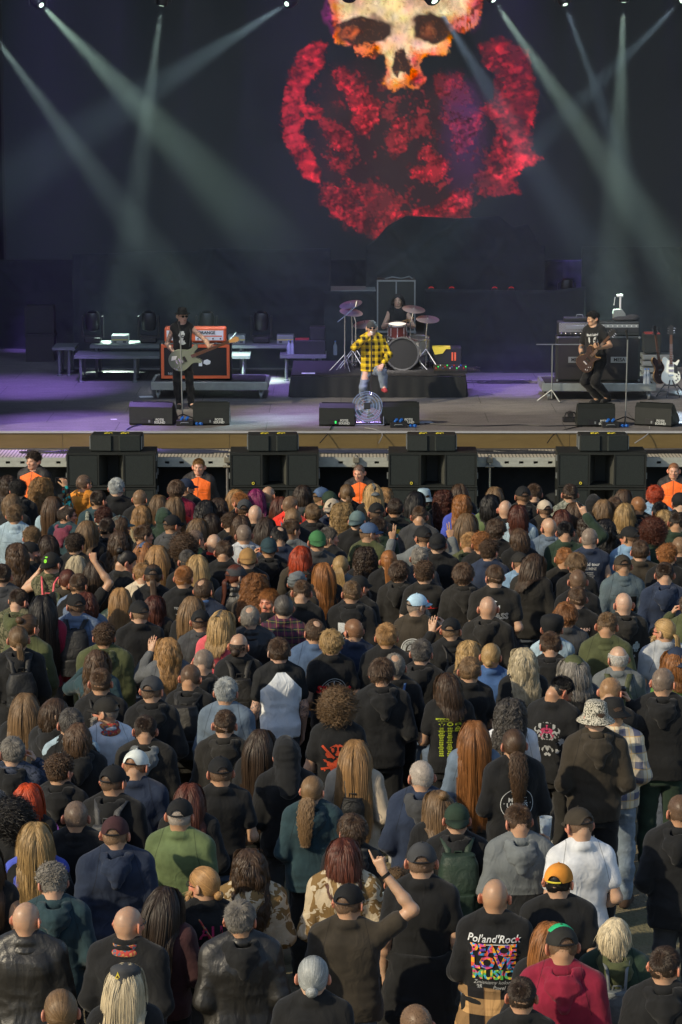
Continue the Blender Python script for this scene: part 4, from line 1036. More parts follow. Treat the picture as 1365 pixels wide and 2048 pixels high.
def paint_screen():
 """the picture on the LED wall, painted point by point as emission colours on a fine grid"""
 x0, x1, y0, y1 = 14, 1400, -60, 518
 nx, ny = 640, 268
 U = np.linspace(x0, x1, nx); Vv = np.linspace(y0, y1, ny); PX, PY = np.meshgrid(U, Vv, indexing='ij')
 z = PX * 0
 def nz(f, s=0, f2=None):
  a, b = PX / f, PY / (f2 or f); return .75 * (vnoise(a * .83 + b * .55 + s, b * .83 - a * .55, z + s * 2.3) + vnoise(a * .35 - b * 1.1 + s, b * .35 + a * 1.1 - s, z + s * 1.7 + 5))
 def poly(pts, soft=6, dist=9):
  p = np.array(pts, float); X = PX + nz(29, 3) * dist * .6 + nz(8, 5) * dist * .45 + nz(3.5, 6) * dist * .6; Y = PY + nz(29, 7) * dist * .6 + nz(8, 9) * dist * .45 + nz(3.5, 10) * dist * .6
  ins = np.zeros(X.shape, bool); dm = np.full(X.shape, 1e9); n = len(p)
  for i in range(n):
   a, b = p[i], p[(i + 1) % n]; c = ((a[1] > Y) != (b[1] > Y)) & (X < (b[0] - a[0]) * (Y - a[1]) / (b[1] - a[1] + 1e-9) + a[0]); ins ^= c
   ab = b - a; t = np.clip(((X - a[0]) * ab[0] + (Y - a[1]) * ab[1]) / (ab @ ab + 1e-9), 0, 1); dm = np.minimum(dm, np.hypot(X - a[0] - t * ab[0], Y - a[1] - t * ab[1]))
  return np.clip(.5 + np.where(ins, dm, -dm) / soft, 0, 1)
 def E(cx, cy, rx, ry, s=.2, dist=7):
  X = PX + nz(13, 11) * dist; Y = PY + nz(13, 13) * dist; return np.clip((1 - np.hypot((X - cx) / rx, (Y - cy) / ry)) / s, 0, 1)
 C = np.zeros(PX.shape + (3,)); C[:] = (.003, .005, .007)
 def over(m, c):
  m = np.clip(m, 0, 1)[..., None]; C[:] = C * (1 - m) + np.array(c) * m if not hasattr(c, 'shape') else C * (1 - m) + c * m
 # dark maroon ghost face underneath
 face = poly([(655, 150), (720, 120), (800, 190), (900, 150), (955, 180), (975, 300), (945, 400), (900, 435), (820, 440), (760, 475), (700, 450), (650, 395), (625, 300), (640, 200)], 40, 14)
 over(face * .75, (.028, .009, .011))
 spk = np.clip((nz(7, 21) + nz(3.5, 23) * .8 + nz(22, 25) * .6 - .15) * 3, 0, 1)
 spk2 = np.clip((nz(16, 31) + nz(7, 33) * .6 - .0) * 3, 0, 1); streak = np.clip(.72 + vnoise((PX + PY * .35) / 34, (PY - PX * .2) / 8, z) * .45 + nz(9, 43) * .25, .12, 1.2)
 RDc = np.array((.74, .018, .035)); RD2 = np.array((.42, .018, .035))
 left = poly([(640, 82), (655, 92), (648, 130), (612, 175), (612, 205), (650, 215), (645, 235), (610, 240), (600, 262), (622, 300), (640, 340), (640, 372), (618, 360), (590, 320), (568, 275), (564, 215), (575, 160), (600, 105), (625, 85)], 5, 7)
 over(left * (.75 + .25 * spk), RDc[None, None] * streak[..., None])
 over(poly([(566, 175), (600, 180), (600, 300), (570, 285)], 14) * left * .7, RD2)
 right = poly([(950, 85), (985, 72), (1025, 85), (1050, 105), (1065, 160), (1073, 215), (1060, 270), (1062, 300), (1082, 318), (1040, 345), (1020, 360), (1038, 385), (1000, 392), (960, 385), (958, 345), (985, 310), (990, 260), (975, 225), (925, 225), (985, 200), (990, 150), (960, 120)], 6, 9)
 over(right * np.clip(.25 + .55 * spk2 + .5 * np.clip((PX - 960) / 90, 0, 1) * np.clip(nz(40, 53) + .75, 0, 1), 0, 1), RDc[None, None] * (streak * (.45 + .75 * np.clip(nz(45, 51) + .5, 0, 1)))[..., None])
 for pts, a in (([(665, 140), (690, 138), (705, 165), (740, 180), (762, 205), (760, 240), (735, 275), (715, 270), (705, 240), (700, 200), (672, 165)], .85),
                   ([(640, 232), (668, 235), (700, 262), (705, 300), (680, 310), (660, 285), (648, 262)], .9), ([(662, 310), (685, 330), (705, 365), (722, 392), (712, 396), (690, 362), (668, 335)], .8),
                   ([(775, 285), (790, 240), (810, 232), (818, 262), (808, 300), (790, 318)], .7), ([(840, 300), (858, 285), (868, 308), (895, 325), (898, 345), (878, 362), (840, 366), (818, 352), (836, 335), (860, 330), (856, 318), (838, 318)], .95),
                   ([(640, 375), (665, 370), (700, 380), (710, 410), (760, 440), (770, 470), (750, 474), (700, 452), (660, 428), (642, 400)], .55), ([(775, 445), (790, 420), (830, 425), (870, 410), (905, 385), (930, 378), (946, 395), (940, 440), (880, 445), (820, 432)], .9),
                   ([(895, 200), (960, 225), (955, 265), (915, 315), (900, 300), (905, 260), (880, 235)], .55), ([(862, 150), (925, 150), (945, 200), (900, 215), (870, 190)], .35), ([(700, 380), (740, 360), (790, 380), (800, 420), (740, 430)], .3)):
  over(poly(pts, 5, 10) * a * (.35 + .65 * spk), RDc)
 over(face * np.clip((nz(5, 91) + nz(26, 93) * 1.3 - .55) * 3, 0, 1) * .4, (.48, .02, .03))
 over(poly([(640, 200), (700, 215), (715, 235), (690, 245), (655, 238)], 6) * .9, (.02, .010, .010)); over(poly([(890, 200), (955, 215), (930, 240), (890, 238)], 6) * .7, (.03, .012, .03))
 for k, (cx, cy, r) in enumerate(((992, 143, 5), (1003, 158, 5), (1002, 170, 4), (1008, 183, 3), (590, 130, 4), (605, 230, 4), (610, 300, 3))): over(np.clip(r + 1 - np.hypot(PX - cx, PY - cy), 0, 1), (.05, .01, .012))
 # the pale burning skull at the top
 sk = poly([(650, -60), (660, 20), (664, 60), (672, 88), (705, 92), (716, 112), (745, 118), (768, 105), (772, 140), (765, 165), (790, 184), (806, 172), (830, 182), (848, 160), (838, 130), (848, 112), (888, 112), (898, 90), (896, 62), (925, 66), (948, 50), (960, 10), (955, -60)], 4, 5)
 ed = poly([(668, -60), (680, 20), (682, 50), (735, 75), (752, 90), (778, 120), (776, 160), (800, 160), (815, 140), (822, 100), (860, 100), (885, 85), (880, 40), (930, 30), (935, -60)], 16, 8)
 hot = np.stack([.95 + 0 * z, .15 + .50 * ed + .16 * nz(22, 61), .015 + .34 * ed + .10 * nz(16, 63)], -1) * (np.clip(.80 + .42 * nz(30, 65, 18) + .16 * nz(5, 67, 9), .3, 1.1))[..., None]
 over(sk, hot)
 brown = (.035, .014, .008)
 over(E(728, 60, 58, 34, .22) * 1.2, brown); over(E(862, 55, 44, 32, .22) * 1.2, brown); over(poly([(790, 104), (806, 98), (822, 130), (820, 150), (800, 142), (795, 156), (782, 140)], 4, 4), (.03, .01, .006))
 over(E(702, 66, 26, 14, .7) * .8, (.75, .13, .03)); over(E(855, 62, 18, 20, .9) * .4, (.5, .12, .04))
 over(poly([(708, 95), (730, 88), (745, 98), (740, 116), (720, 112)], 8) * .7, (1.0, .22, .05)); over(poly([(868, 88), (896, 84), (894, 108), (866, 108)], 8) * .5, (1., .5, .12))
 over(E(930, 40, 30, 30, .6) * .5 * (nz(5, 71, 14) > 0), (.7, .25, .3)); over(E(660, 25, 16, 45, .9) * .45, (.5, .03, .3)); over(E(945, 10, 18, 60, .9) * .4, (.3, .04, .25))
 crk = np.clip(1 - np.abs(nz(15, 81) + nz(6, 83) * .5) * 14, 0, 1) * sk; over(crk * .55, (.35, .12, .04))
 over(face * E(930, 240, 60, 190, .8) * .35, (.10, .03, .16))
 red = (C[..., 0] > .12) & (C[..., 1] < .12); gr = np.clip(.72 + .55 * nz(4, 95) + .6 * nz(13, 96) + .35 * vnoise((PX - 820) / 30, (PY + (PX - 820) * .35) / 4.5, z + 9), .18, 1.15); C[:] = np.where(red[..., None], C * gr[..., None], C)
 # pixel raster of the wall: rows and columns of the LED tiles
 return (x0, x1, y0, y1, nx, ny, U, Vv, C)
YSCR = 57.5
def build_screen():
 x0, x1, y0, y1, nx, ny, U, Vv, C = paint_screen()
 xs = [at_y(u, 500, YSCR).x for u in U]; zs = [at_y(682, v, YSCR).z for v in Vv]
 X, Z = np.meshgrid(xs, zs, indexing='ij'); V = np.stack([X, np.full(X.shape, YSCR), Z], -1).reshape(-1, 3)
 i, j = np.meshgrid(np.arange(nx - 1), np.arange(ny - 1), indexing='ij'); i = i.ravel(); j = j.ravel(); Q = np.stack([i * ny + j, i * ny + j + 1, (i + 1) * ny + j + 1, (i + 1) * ny + j], 1)
 col = np.concatenate([C.reshape(-1, 3), np.ones((nx * ny, 1))], 1)
 m = NT('led_pixels'); a = m.n.new('ShaderNodeAttribute'); a.attribute_name = 'pic'; m.col((.01, .01, .011)); m.rough(.7); m.l.new(a.outputs['Color'], m.p.inputs['Emission Color']); m.p.inputs['Emission Strength'].default_value = 1.1
 r = empty('led_screen', 'huge LED screen above the stage showing a pale skull over a red face', 'screen', (0, YSCR, 0))
 me = mesh_np('display', V - np.array((0, YSCR, 0)), Q, smooth=False, attr={'pic': col}); link('display', me, r, m.m)
 b = MB(); b.box((xs[0] - .05, .012, zs[-1] - .06), (xs[-1] + .05, .25, zs[0] + .05)); b.box((xs[0] - .05, -.02, zs[-1] - .06), (xs[-1], .012, zs[-1])); b.box((xs[0] - .06, -.02, zs[-1] - .06), (xs[0], .012, zs[0]))
 b.build('housing', MAT['black'], r)
def dmat():
 m = NT('black_molton_cloth'); v = m.coord(); n = m.noise(v, 3, 4, .6); m.col(m.mix(n, (.016, .019, .022), (.028, .033, .038))); m.rough(.95, .15); m.p.inputs['Sheen Weight'].default_value = .2
 m.bump(m.noise(v, 150, 2), .2, .002); MAT['drape'] = m.m
def drapes():
 Z = lambda py, Y: at_y(682, py, Y).z
 X = lambda px, Y: at_y(px, 600, Y).x
 def dr(px0, px1, top, bot, Y, label, folds=9, amp=.05, seed=1, topf=None):
  zt = Z(top, Y); zb = max(ZS, Z(bot, Y)); tf = None
  if topf: tf = ([t[0] for t in topf], [Z(t[1], Y) for t in topf])
  o = drape_mesh('drape', X(px0, Y), X(px1, Y), zt, zb, Y, folds, amp, seed, tf); tag(o, label, 'drape', 'black drapes behind the band'); return o
 dr(146, 662, 496, 760, 53.0, 'wide black drape behind the orange amplifier', 8, .02, 2, [(0, 508), (.2, 507), (.25, 503), (.48, 503), (.5, 497), (.8, 500), (1, 497)])
 dr(1163, 1420, 494, 760, 53.2, 'black drape at the far right behind the white guitar', 6, .03, 3)
 dr(732, 1090, 440, 640, 54.2, 'tall peaked black drape behind the drummer', 14, .05, 4, [(0, 494), (.06, 478), (.12, 452), (.22, 432), (.5, 437), (.74, 432), (.82, 455), (.9, 448), (.97, 490), (1, 492)])
 dr(648, 772, 583, 760, 52.6, 'short black drape between the left risers and the drums', 4, .03, 5)
 dr(850, 1172, 579, 760, 52.2, 'low black drape right of the drummer under four red lights', 5, .035, 6, [(0, 579), (.3, 580), (.6, 582), (.8, 581), (1, 574)])
 dr(-30, 150, 520, 720, 56.5, 'black drape in the dark left corner', 5, .06, 7)
 dr(655, 740, 520, 600, 55.5, 'dark drape strip left of the tall cabinet', 3, .03, 8); dr(1085, 1170, 520, 600, 55.6, 'dark drape strip right of the peaked drape', 3, .03, 9)
 # shelf edges of the risers that show between the drapes
 m = plain('grey_riser_edge', (.25, .27, .26), .5, .3)
 p = at_y(655, 583, 53.4); q = at_y(752, 583, 53.4)
 r = empty('upper_riser', 'grey edged upper riser showing left of the tall cabinet', 'riser', (p.x, 53.4, 0)); b = MB(); b.box((0, 0, p.z - .04), (q.x - p.x, 1.0, p.z + .02)); b.build('deck', m, r)
 b = MB(); [b.tube([(x, .2, ZS), (x, .2, p.z - .04)], .03, 8) for x in (.1, q.x - p.x - .1)]; b.build('frame', MAT['metal'], r)
# ------------------------------------------------------------------ things on and before the stage
def gmats():
 M = MAT
 m = NT('textured_black_cabinet'); v = m.coord(); n = m.noise(v, 5, 4, .6); m.col(m.mix(n, (.007, .009, .008), (.017, .020, .018))); m.rough(.55, .4); m.bump(m.noise(v, 220, 2), .25, .003); M['cab'] = m.m
 m = NT('speaker_grille'); v = m.coord(); g = m.n.new('ShaderNodeTexVoronoi'); m.l.new(v, g.inputs['Vector']); g.inputs['Scale'].default_value = 90; m.col(m.mix(m.ramp(g.outputs['Distance'], [(.2, 0), (.5, 1)]), (.003, .005, .005), (.016, .022, .021))); m.rough(.6, .4); M['grille'] = m.m
 M['dalu'] = plain('dull_aluminium', (.13, .145, .14), .6, .3, var=.4, sc=5); M['horn'] = plain('horn_wall', (.055, .058, .05), .6); M['orange'] = plain('orange_vinyl', (.66, .12, .035), .5, var=.1); M['cloth_black'] = plain('black_speaker_cloth', (.012, .011, .012), .9)
 M['alu'] = plain('scratched_aluminium', (.30, .325, .31), .42, .6, var=.3, sc=7); M['chrome'] = plain('chrome', (.62, .62, .64), .18, .95)
 M['brass'] = plain('cymbal_bronze', (.50, .42, .45), .3, .85); M['maroon'] = plain('maroon_drum_shell', (.05, .008, .008), .25, var=.2); M['drumhead'] = plain('drum_head', (.40, .38, .33), .6)
 M['wood'] = plain('maple_wood', (.50, .28, .10), .4); M['dwood'] = plain('rosewood', (.08, .035, .018), .5); M['bluep'] = plain('blue_connector', (.02, .12, .45), .4); M['ylw'] = plain('yellow_tape', (.62, .52, .04), .6)
 M['skirt'] = plain('black_skirt_cloth', (.012, .014, .016), .95); M['paper'] = plain('white_paper', (.75, .75, .78), .8); M['steel'] = plain('grey_steel_panel', (.26, .28, .28), .4, .6)
 m = NT('clear_water_bottle'); m.p.inputs['Transmission Weight'].default_value = .7; m.col((.7, .8, .9)); m.rough(.12); M['clear'] = m.m
 m = NT('red_led'); m.col((.3, .01, .01)); m.p.inputs['Emission Color'].default_value = (1, .03, .03, 1); m.p.inputs['Emission Strength'].default_value = .4; M['redled'] = m.m
 m = NT('green_led'); m.col((.01, .3, .05)); m.p.inputs['Emission Color'].default_value = (.05, 1, .15, 1); m.p.inputs['Emission Strength'].default_value = 1.2; M['greenled'] = m.m
 m = NT('diamond_plate'); v = m.coord(); ck = m.n.new('ShaderNodeTexChecker'); m.l.new(m.coord((1, 1, 1)), ck.inputs['Vector']); ck.inputs['Scale'].default_value = 42; m.col(m.mix(ck.outputs['Fac'], (.55, .55, .53), (.2, .2, .2))); m.rough(.3, .5, .8); M['plate'] = m.m
def sub_stack(px, label, yaw=0):
 Y = YF - 1.75; c = at_y(px, 905, Y); W = .69; r = empty('speaker_stack', label, 'speaker', (c.x, Y, 0), yaw, 'stacked subwoofers before the stage')
 H = .54; zt = at_y(682, 906, Y).z
 for k in range(2):
  z1 = zt - k * (H + .012); z0 = z1 - H
  b = MB(); D = .72
  # body with an open horn in the middle
  b.box((-W, .035, z0), (-.19, D, z1), bev=.006); b.box((.19, .035, z0), (W, D, z1), bev=.006); b.box((-.19, .035, z0), (.19, D, z0 + .03)); b.box((-.19, .035, z1 - .03), (.19, D, z1)); b.box((-.19, .45, z0 + .03), (.19, D, z1 - .03))
  hb = MB(); hb.prism([(-.189, .036), (-.085, .449), (-.189, .449)], z0 + .031, z1 - .031, 'z'); hb.prism([(.189, .036), (.189, .449), (.085, .449)], z0 + .031, z1 - .031, 'z')
  b.box((-W, -.004, z0), (W, .034, z0 + .03)); b.box((-W, -.004, z1 - .03), (W, .034, z1)); b.box((-W, -.004, z0 + .03), (-W + .028, .034, z1 - .03)); b.box((W - .028, -.004, z0 + .03), (W, .034, z1 - .03))
  b.box((-.21, -.004, z0 + .03), (-.185, .034, z1 - .03)); b.box((.185, -.004, z0 + .03), (.21, .034, z1 - .03))
  cb = b.build('cabinet', MAT['cab'], r); hb.build('horn', MAT['horn'], cb)
  for s in (-1, 1):
   b = MB(); xa, xb = sorted((s * .212, s * (W - .03))); b.box((xa, .006, z0 + .032), (xb, .0335, z1 - .032), bev=.004); b.build('grille', MAT['grille'], cb)
  b = MB(); b.box((-.36, -.004, z0 + .035), (-.30, .004, z0 + .095)); b.build('badge', MAT['black'], cb);
  b = MB(); b.lathe([(.012, 0), (.022, 0), (.022, .006), (.012, .006)], TRS((-.33, -.004, z0 + .065), rx=R(90)), 14, closed=True); b.build('emblem', MAT['ylw'], cb)
  b = MB()
  for zz in (z0 + .12, z1 - .14):
   for a_ in ((W + .001, .10), (W + .001, .5), (-W - .022, .10)): b = MB(); b.box((a_[0], a_[1], zz), (a_[0] + .021, a_[1] + .06, zz + .09)); b.build('rigging_plate', MAT['steel'], cb)
 return r, zt
def front_fill(px, py, label, px_w=96, yaw=0):
 Y = YF - 1.72; c = at_y(px, py, Y); w_ = px_w / 2 / 127.; h = .26; r = empty('front_fill_speaker', label, 'speaker', (c.x, Y + .08, 0), yaw, 'small speakers on top of the subwoofers')
 z1 = at_y(682, py, Y).z + .02; zt = SUBTOP + .004
 b = MB(); b.box((-w_, .03, zt), (w_, .42, zt + h), bev=.012); b.build('housing', MAT['cab'], r)
 b = MB(); b.prism([(-w_ + .015, .028), (-.07, .0), (-.05, .022), (-.05, .03), (-w_ + .015, .034)], zt + .015, zt + h - .015, 'z'); b.prism([(w_ - .015, .028), (w_ - .015, .034), (.05, .03), (.05, .022), (.07, .0)], zt + .015, zt + h - .015, 'z'); b.build('grille', MAT['grille'], r)
 for s in (-1, 1):
  for y_ in (.06, .30): b = MB(); b.box((s * (w_ + .001), y_, zt + .03), (s * (w_ + .018), y_ + .06, zt + h - .03)); b.build('bracket', MAT['steel'], r)
 o = MB()
 for dx in (-.13, .13):   # loops of yellow green tape marks on the lid
  pts = [(dx + .06 * math.cos(a) , .2 + .05 * math.sin(a * 2), zt + h + .003) for a in np.linspace(0, 5.2, 14)]; o.tube(pts, .006, 4)
 o.build('chalk_mark', MAT['ylw'], r)
def wedge(px0, px1, py0, py1, label, yaw=0, txt='FOTIS SOUND', side=False):
 p = st((px0 + px1) / 2, py1 + 3); w_ = (px1 - px0) / 2 / 117.;
 if side: w_ *= .82
 r = empty('floor_monitor', label, 'stage monitor', (p.x, p.y, ZS + .002), yaw, 'wedge monitors along the stage edge')
 # section in y (away from camera), z ; the slanted grille faces the band
 pr = [(0, .03), (.03, 0), (.50, 0), (.54, .06), (.17, .36), (.10, .37), (.01, .30)]
 b = MB(); b.prism(pr, -w_, w_, 'x'); b.build('cabinet', MAT['cab'], r)
 b = MB(); b.box((-w_ * .42, -.012, .035), (w_ * .1, .006, .12)); b.build('connector_panel', MAT['black'], r)
 b = MB(); b.box((-w_ * .1, -.018, .05), (-w_ * .02, -.01, .09)); b.build('led', MAT['greenled'] if 'centre' in label else MAT['steel'], r)
 for k, t in enumerate(txt.split()): text_obj(r, t, (w_ * .42, -.004, .095 - k * .045), .052, (.45, .47, .45), 'lettering', bold=.002)
 b = MB(); b.prism([(.50, .075), (.55, .09), (.19, .375), (.165, .372)], -w_ + .03, w_ - .03, 'x'); b.build('grille', MAT['grille'], r)
def rolling_riser(px0, px1, pyt, pyb, label, depth=1.15):
 """aluminium deck on casters; pyt: front top edge, pyb: its underside, casters reach the floor"""
 gap = .16; zt = ZS + gap + (pyb - pyt) / 116.
 p0 = at_z(px0, pyt, zt); p1 = at_z(px1, pyt, zt); r = empty('rolling_riser', label, 'riser', ((p0.x + p1.x) / 2, p0.y, 0), group='aluminium risers under the amplifiers')
 w_ = (p1.x - p0.x) / 2; b = MB(); b.box((-w_, 0, ZS + gap), (w_, .05, zt), bev=.008); b.box((-w_, depth - .05, ZS + gap), (w_, depth, zt)); b.box((-w_, .05, ZS + gap), (-w_ + .05, depth - .05, zt)); b.box((w_ - .05, .05, ZS + gap), (w_, depth - .05, zt)); b.build('frame', MAT['alu'], r)
 b = MB(); b.box((-w_ + .05, .05, zt - .03), (w_ - .05, depth - .05, zt - .004)); b.build('deck', MAT['cloth_black'], r)
 for x in (-w_ + .12, w_ - .12):
  for y in (.1, depth - .12):
   b = MB(); b.lathe([(.012, -.02), (.065, -.02), (.065, .02), (.012, .02)], TRS((x, y, ZS + .068), ry=R(90)), 16); b.box((x - .035, y - .03, ZS + .07), (x - .022, y + .03, ZS + gap)); b.box((x + .022, y - .03, ZS + .07), (x + .035, y + .03, ZS + gap)); b.build('caster', MAT['steel'], r, True)
 return r, p0.y, zt, (p0.x + p1.x) / 2, w_
def cable(label, pts, r=.008, z=None, mat=None, name='cable'):
 b = MB(); P = [Vector(p) for p in pts]; out = []
 for i in range(len(P) - 1):
  p0 = P[max(i - 1, 0)]; p1 = P[i]; p2 = P[i + 1]; p3 = P[min(i + 2, len(P) - 1)]
  for t in np.linspace(0, 1, 7)[:-1]: out.append(.5 * ((2 * p1) + (p2 - p0) * t + (2 * p0 - 5 * p1 + 4 * p2 - p3) * t * t + (3 * p1 - p0 - 3 * p2 + p3) * t ** 3))
 out.append(P[-1]); b.tube(out, r, 5); o = b.build(name, mat or MAT['black'], None, True); tag(o, label, 'cable'); return o
def mic_stand(px, py, pyt, label, tilt=0):
 p = st(px, py); top = at_y(px + tilt, pyt, p.y); r = empty('microphone_stand', label, 'microphone stand', (p.x, p.y, ZS))
 h = top.z - ZS; dx = top.x - p.x
 b = MB()
 for a in (20, 140, 260): b.tube([(0, 0, .14), (math.cos(R(a)) * .32, math.sin(R(a)) * .32, .008)], .009, 6)
 b.build('tripod', MAT['black'], r, True)
 b = MB(); b.tube([(0, 0, .02), (dx, 0, h - .05)], .011, 8); b.build('pole', MAT['steel'], r, True)
 b = MB(); b.tube([(dx, 0, h - .06), (dx - .02, .0, h + .06)], [.014, .018], 8); b.tube([(dx - .02, .0, h + .06), (dx - .03, 0, h + .10)], [.026, .024], 10); b.build('microphone', MAT['black'], r, True)
 return r
def moving_head(p, label, aim=(0, 0, -1), lit=True, s=1.0, floor=False):
 r = empty('moving_head_light', label, 'spotlight', p, group='moving head spotlights')
 d = Vector(aim).normalized(); q = d.to_track_quat('Z', 'Y').to_matrix().to_4x4()
 up = -1 if floor else 1
 b = MB(); b.box((-.15 * s, -.12 * s, up * .30 * s), (.15 * s, .12 * s, up * .40 * s), bev=.02); b.build('base', MAT['black'], r)
 b = MB()
 for x in (-1, 1): b.box((x * .16 * s, -.05 * s, -.08 * s if up > 0 else -.30 * s), (x * .20 * s, .05 * s, .30 * s if up > 0 else .08 * s), bev=.01)
 b.box((-.2 * s, -.05 * s, up * .27 * s), (.2 * s, .05 * s, up * .31 * s)); b.build('yoke', MAT['black'], r)
 b = MB(); b.lathe([(.06 * s, -.19 * s), (.12 * s, -.16 * s), (.14 * s, 0), (.125 * s, .12 * s), (.10 * s, .15 * s)], q, 20); b.build('head', MAT['black'], r, True)
 if lit:
  m = MAT.get('lamp_lens')
  if m is None:
   t = NT('lit_lens'); t.col((.8, .9, .8)); t.p.inputs['Emission Color'].default_value = (.75, 1, .8, 1); t.p.inputs['Emission Strength'].default_value = 2.2; MAT['lamp_lens'] = m = t.m
  b = MB(); b.lathe([(.0, .151 * s), (.045 * s, .155 * s), (.055 * s, .151 * s)], q, 16); b.build('lens', m, r)
 else:
  b = MB(); b.lathe([(.0, .151 * s), (.06 * s, .165 * s), (.09 * s, .151 * s)], q, 16); b.build('lens', MAT['glass'], r, True)
 return r
def guitar(parent_loc, rot, kind, label, group=None):
 """built upright: body low, neck up the +z axis, front towards -y"""
 r = empty('electric_guitar', label, 'guitar', parent_loc); r.rotation_euler = rot
 body = {'bass': [(-.05, .52), (-.09, .60), (-.15, .63), (-.17, .58), (-.135, .50), (-.125, .42), (-.16, .34), (-.20, .22), (-.17, .08), (-.08, .0), (.04, -.01), (.15, .06), (.19, .18), (.16, .30), (.125, .40), (.14, .48), (.17, .53), (.155, .57), (.10, .545), (.05, .50)],
   'single': [(-.035, .40), (-.10, .46), (-.15, .44), (-.155, .37), (-.115, .29), (-.125, .22), (-.16, .16), (-.165, .06), (-.10, -.01), (0, -.03), (.10, -.01), (.165, .06), (.16, .16), (.12, .22), (.105, .29), (.13, .35), (.15, .395), (.13, .41), (.08, .365), (.035, .37)]}[kind if kind == 'bass' else 'single']
 mats_ = {'bass': plain('grey_green_lacquer', (.16, .19, .14), .3), 'single': None, 'white': plain('white_lacquer', (.70, .74, .66), .22), 'dark': plain('dark_red_lacquer', (.025, .007, .006), .2)}
 # smooth the outline
 P_ = [Vector((a, b, 0)) for a, b in body]; out = []
 for i in range(len(P_)):
  p0, p1, p2, p3 = P_[i - 1], P_[i], P_[(i + 1) % len(P_)], P_[(i + 2) % len(P_)]
  for t in (0, .33, .66): out.append(.5 * ((2 * p1) + (p2 - p0) * t + (2 * p0 - 5 * p1 + 4 * p2 - p3) * t * t + (3 * p1 - p0 - 3 * p2 + p3) * t ** 3))
 pts = [(v.x, v.y) for v in out]
 b = MB(); b.prism(pts, -.022, .022, 'y'); b.build('body', mats_[kind], r)
 if kind in ('white', 'dark'):
  c = [(x * 1.012, (z - .2) * 1.012 + .2) for x, z in pts]; b = MB(); b.prism(c, -.018, .018, 'y'); b.build('binding', MAT['wood'], r)
 sc = .86 if kind == 'bass' else .63; z0 = .44 if kind == 'bass' else .30
 b = MB(); b.prism([(-.029, z0), (.029, z0), (.021, z0 + sc - .08), (-.021, z0 + sc - .08)], -.034, -.012, 'y'); b.build('neck', MAT['dwood'], r)
 b = MB()
 for k in range(12): zz = z0 + .02 + (sc - .12) * (1 - .945 ** (k * 1.3)) * 1.25; b.box((-.026, -.0365, min(zz, z0 + sc - .09)), (.026, -.0345, min(zz, z0 + sc - .09) + .003))
 b.build('frets', MAT['chrome'], r)
 hz = z0 + sc - .08
 hp = [(-.021, hz), (.021, hz), (.03, hz + .05), (.045, hz + .10), (.05, hz + .17), (.0, hz + .20), (-.045, hz + .15), (-.03, hz + .05)] if kind == 'bass' else [(-.02, hz), (.02, hz), (.04, hz + .04), (.036, hz + .14), (.044, hz + .16), (.0, hz + .175), (-.044, hz + .16), (-.036, hz + .14), (-.04, hz + .04)]
 b = MB(); b.prism(hp, -.028, -.012, 'y'); b.build('headstock', MAT['wood'] if kind == 'bass' else MAT['black'], r)
 for k in range(4 if kind == 'bass' else 3):
  for s in ((1,) if kind == 'bass' else (-1, 1)):
   b = MB(); zz = hz + .035 + k * .042; b.tube([(s * .03, -.02, zz), (s * .07, -.02, zz + .005)], [.005, .010], 8); b.build('tuning_peg', MAT['chrome'], r, True)
 b = MB(); b.box((-.045, -.034, .20), (.045, -.0225, .24)); b.box((-.045, -.034, .29), (.045, -.0225, .33)) if kind != 'bass' else b.box((-.05, -.036, .28), (.05, -.0225, .32)); b.build('pickup', MAT['brass'] if kind == 'white' else MAT['black'], r)
 b = MB(); b.box((-.045, -.032, .12), (.045, -.0225, .15), bev=.004); b.build('bridge', MAT['chrome'], r)
 for k, (x, z) in enumerate(((.10, .12), (.12, .07), (.09, .045), (.13, .15))[:4 if kind != 'bass' else 3]):
  b = MB(); b.lathe([(.012, 0), (.012, .010), (.009, .014)], TRS((x, -.0225, z), rx=R(90)), 12); b.build('knob', MAT['black'] if kind == 'white' else MAT['chrome'], r, True)
 if kind == 'bass':
  b = MB(); b.prism([(-.13, .10), (-.06, .05), (-.05, .14), (-.10, .19)], -.031, -.0225, 'y'); b.build('control_plate', MAT['white'], r)
  b = MB(); b.box((-.05, -.045, .19), (.05, -.0365, .26), bev=.004); b.build('cover', MAT['chrome'], r)
 if kind == 'white':
  b = MB(); b.prism([(.05, .34), (.12, .30), (.12, .16), (.055, .18)], -.027, -.0225, 'y'); b.build('pickguard', MAT['black'], r)
 return r
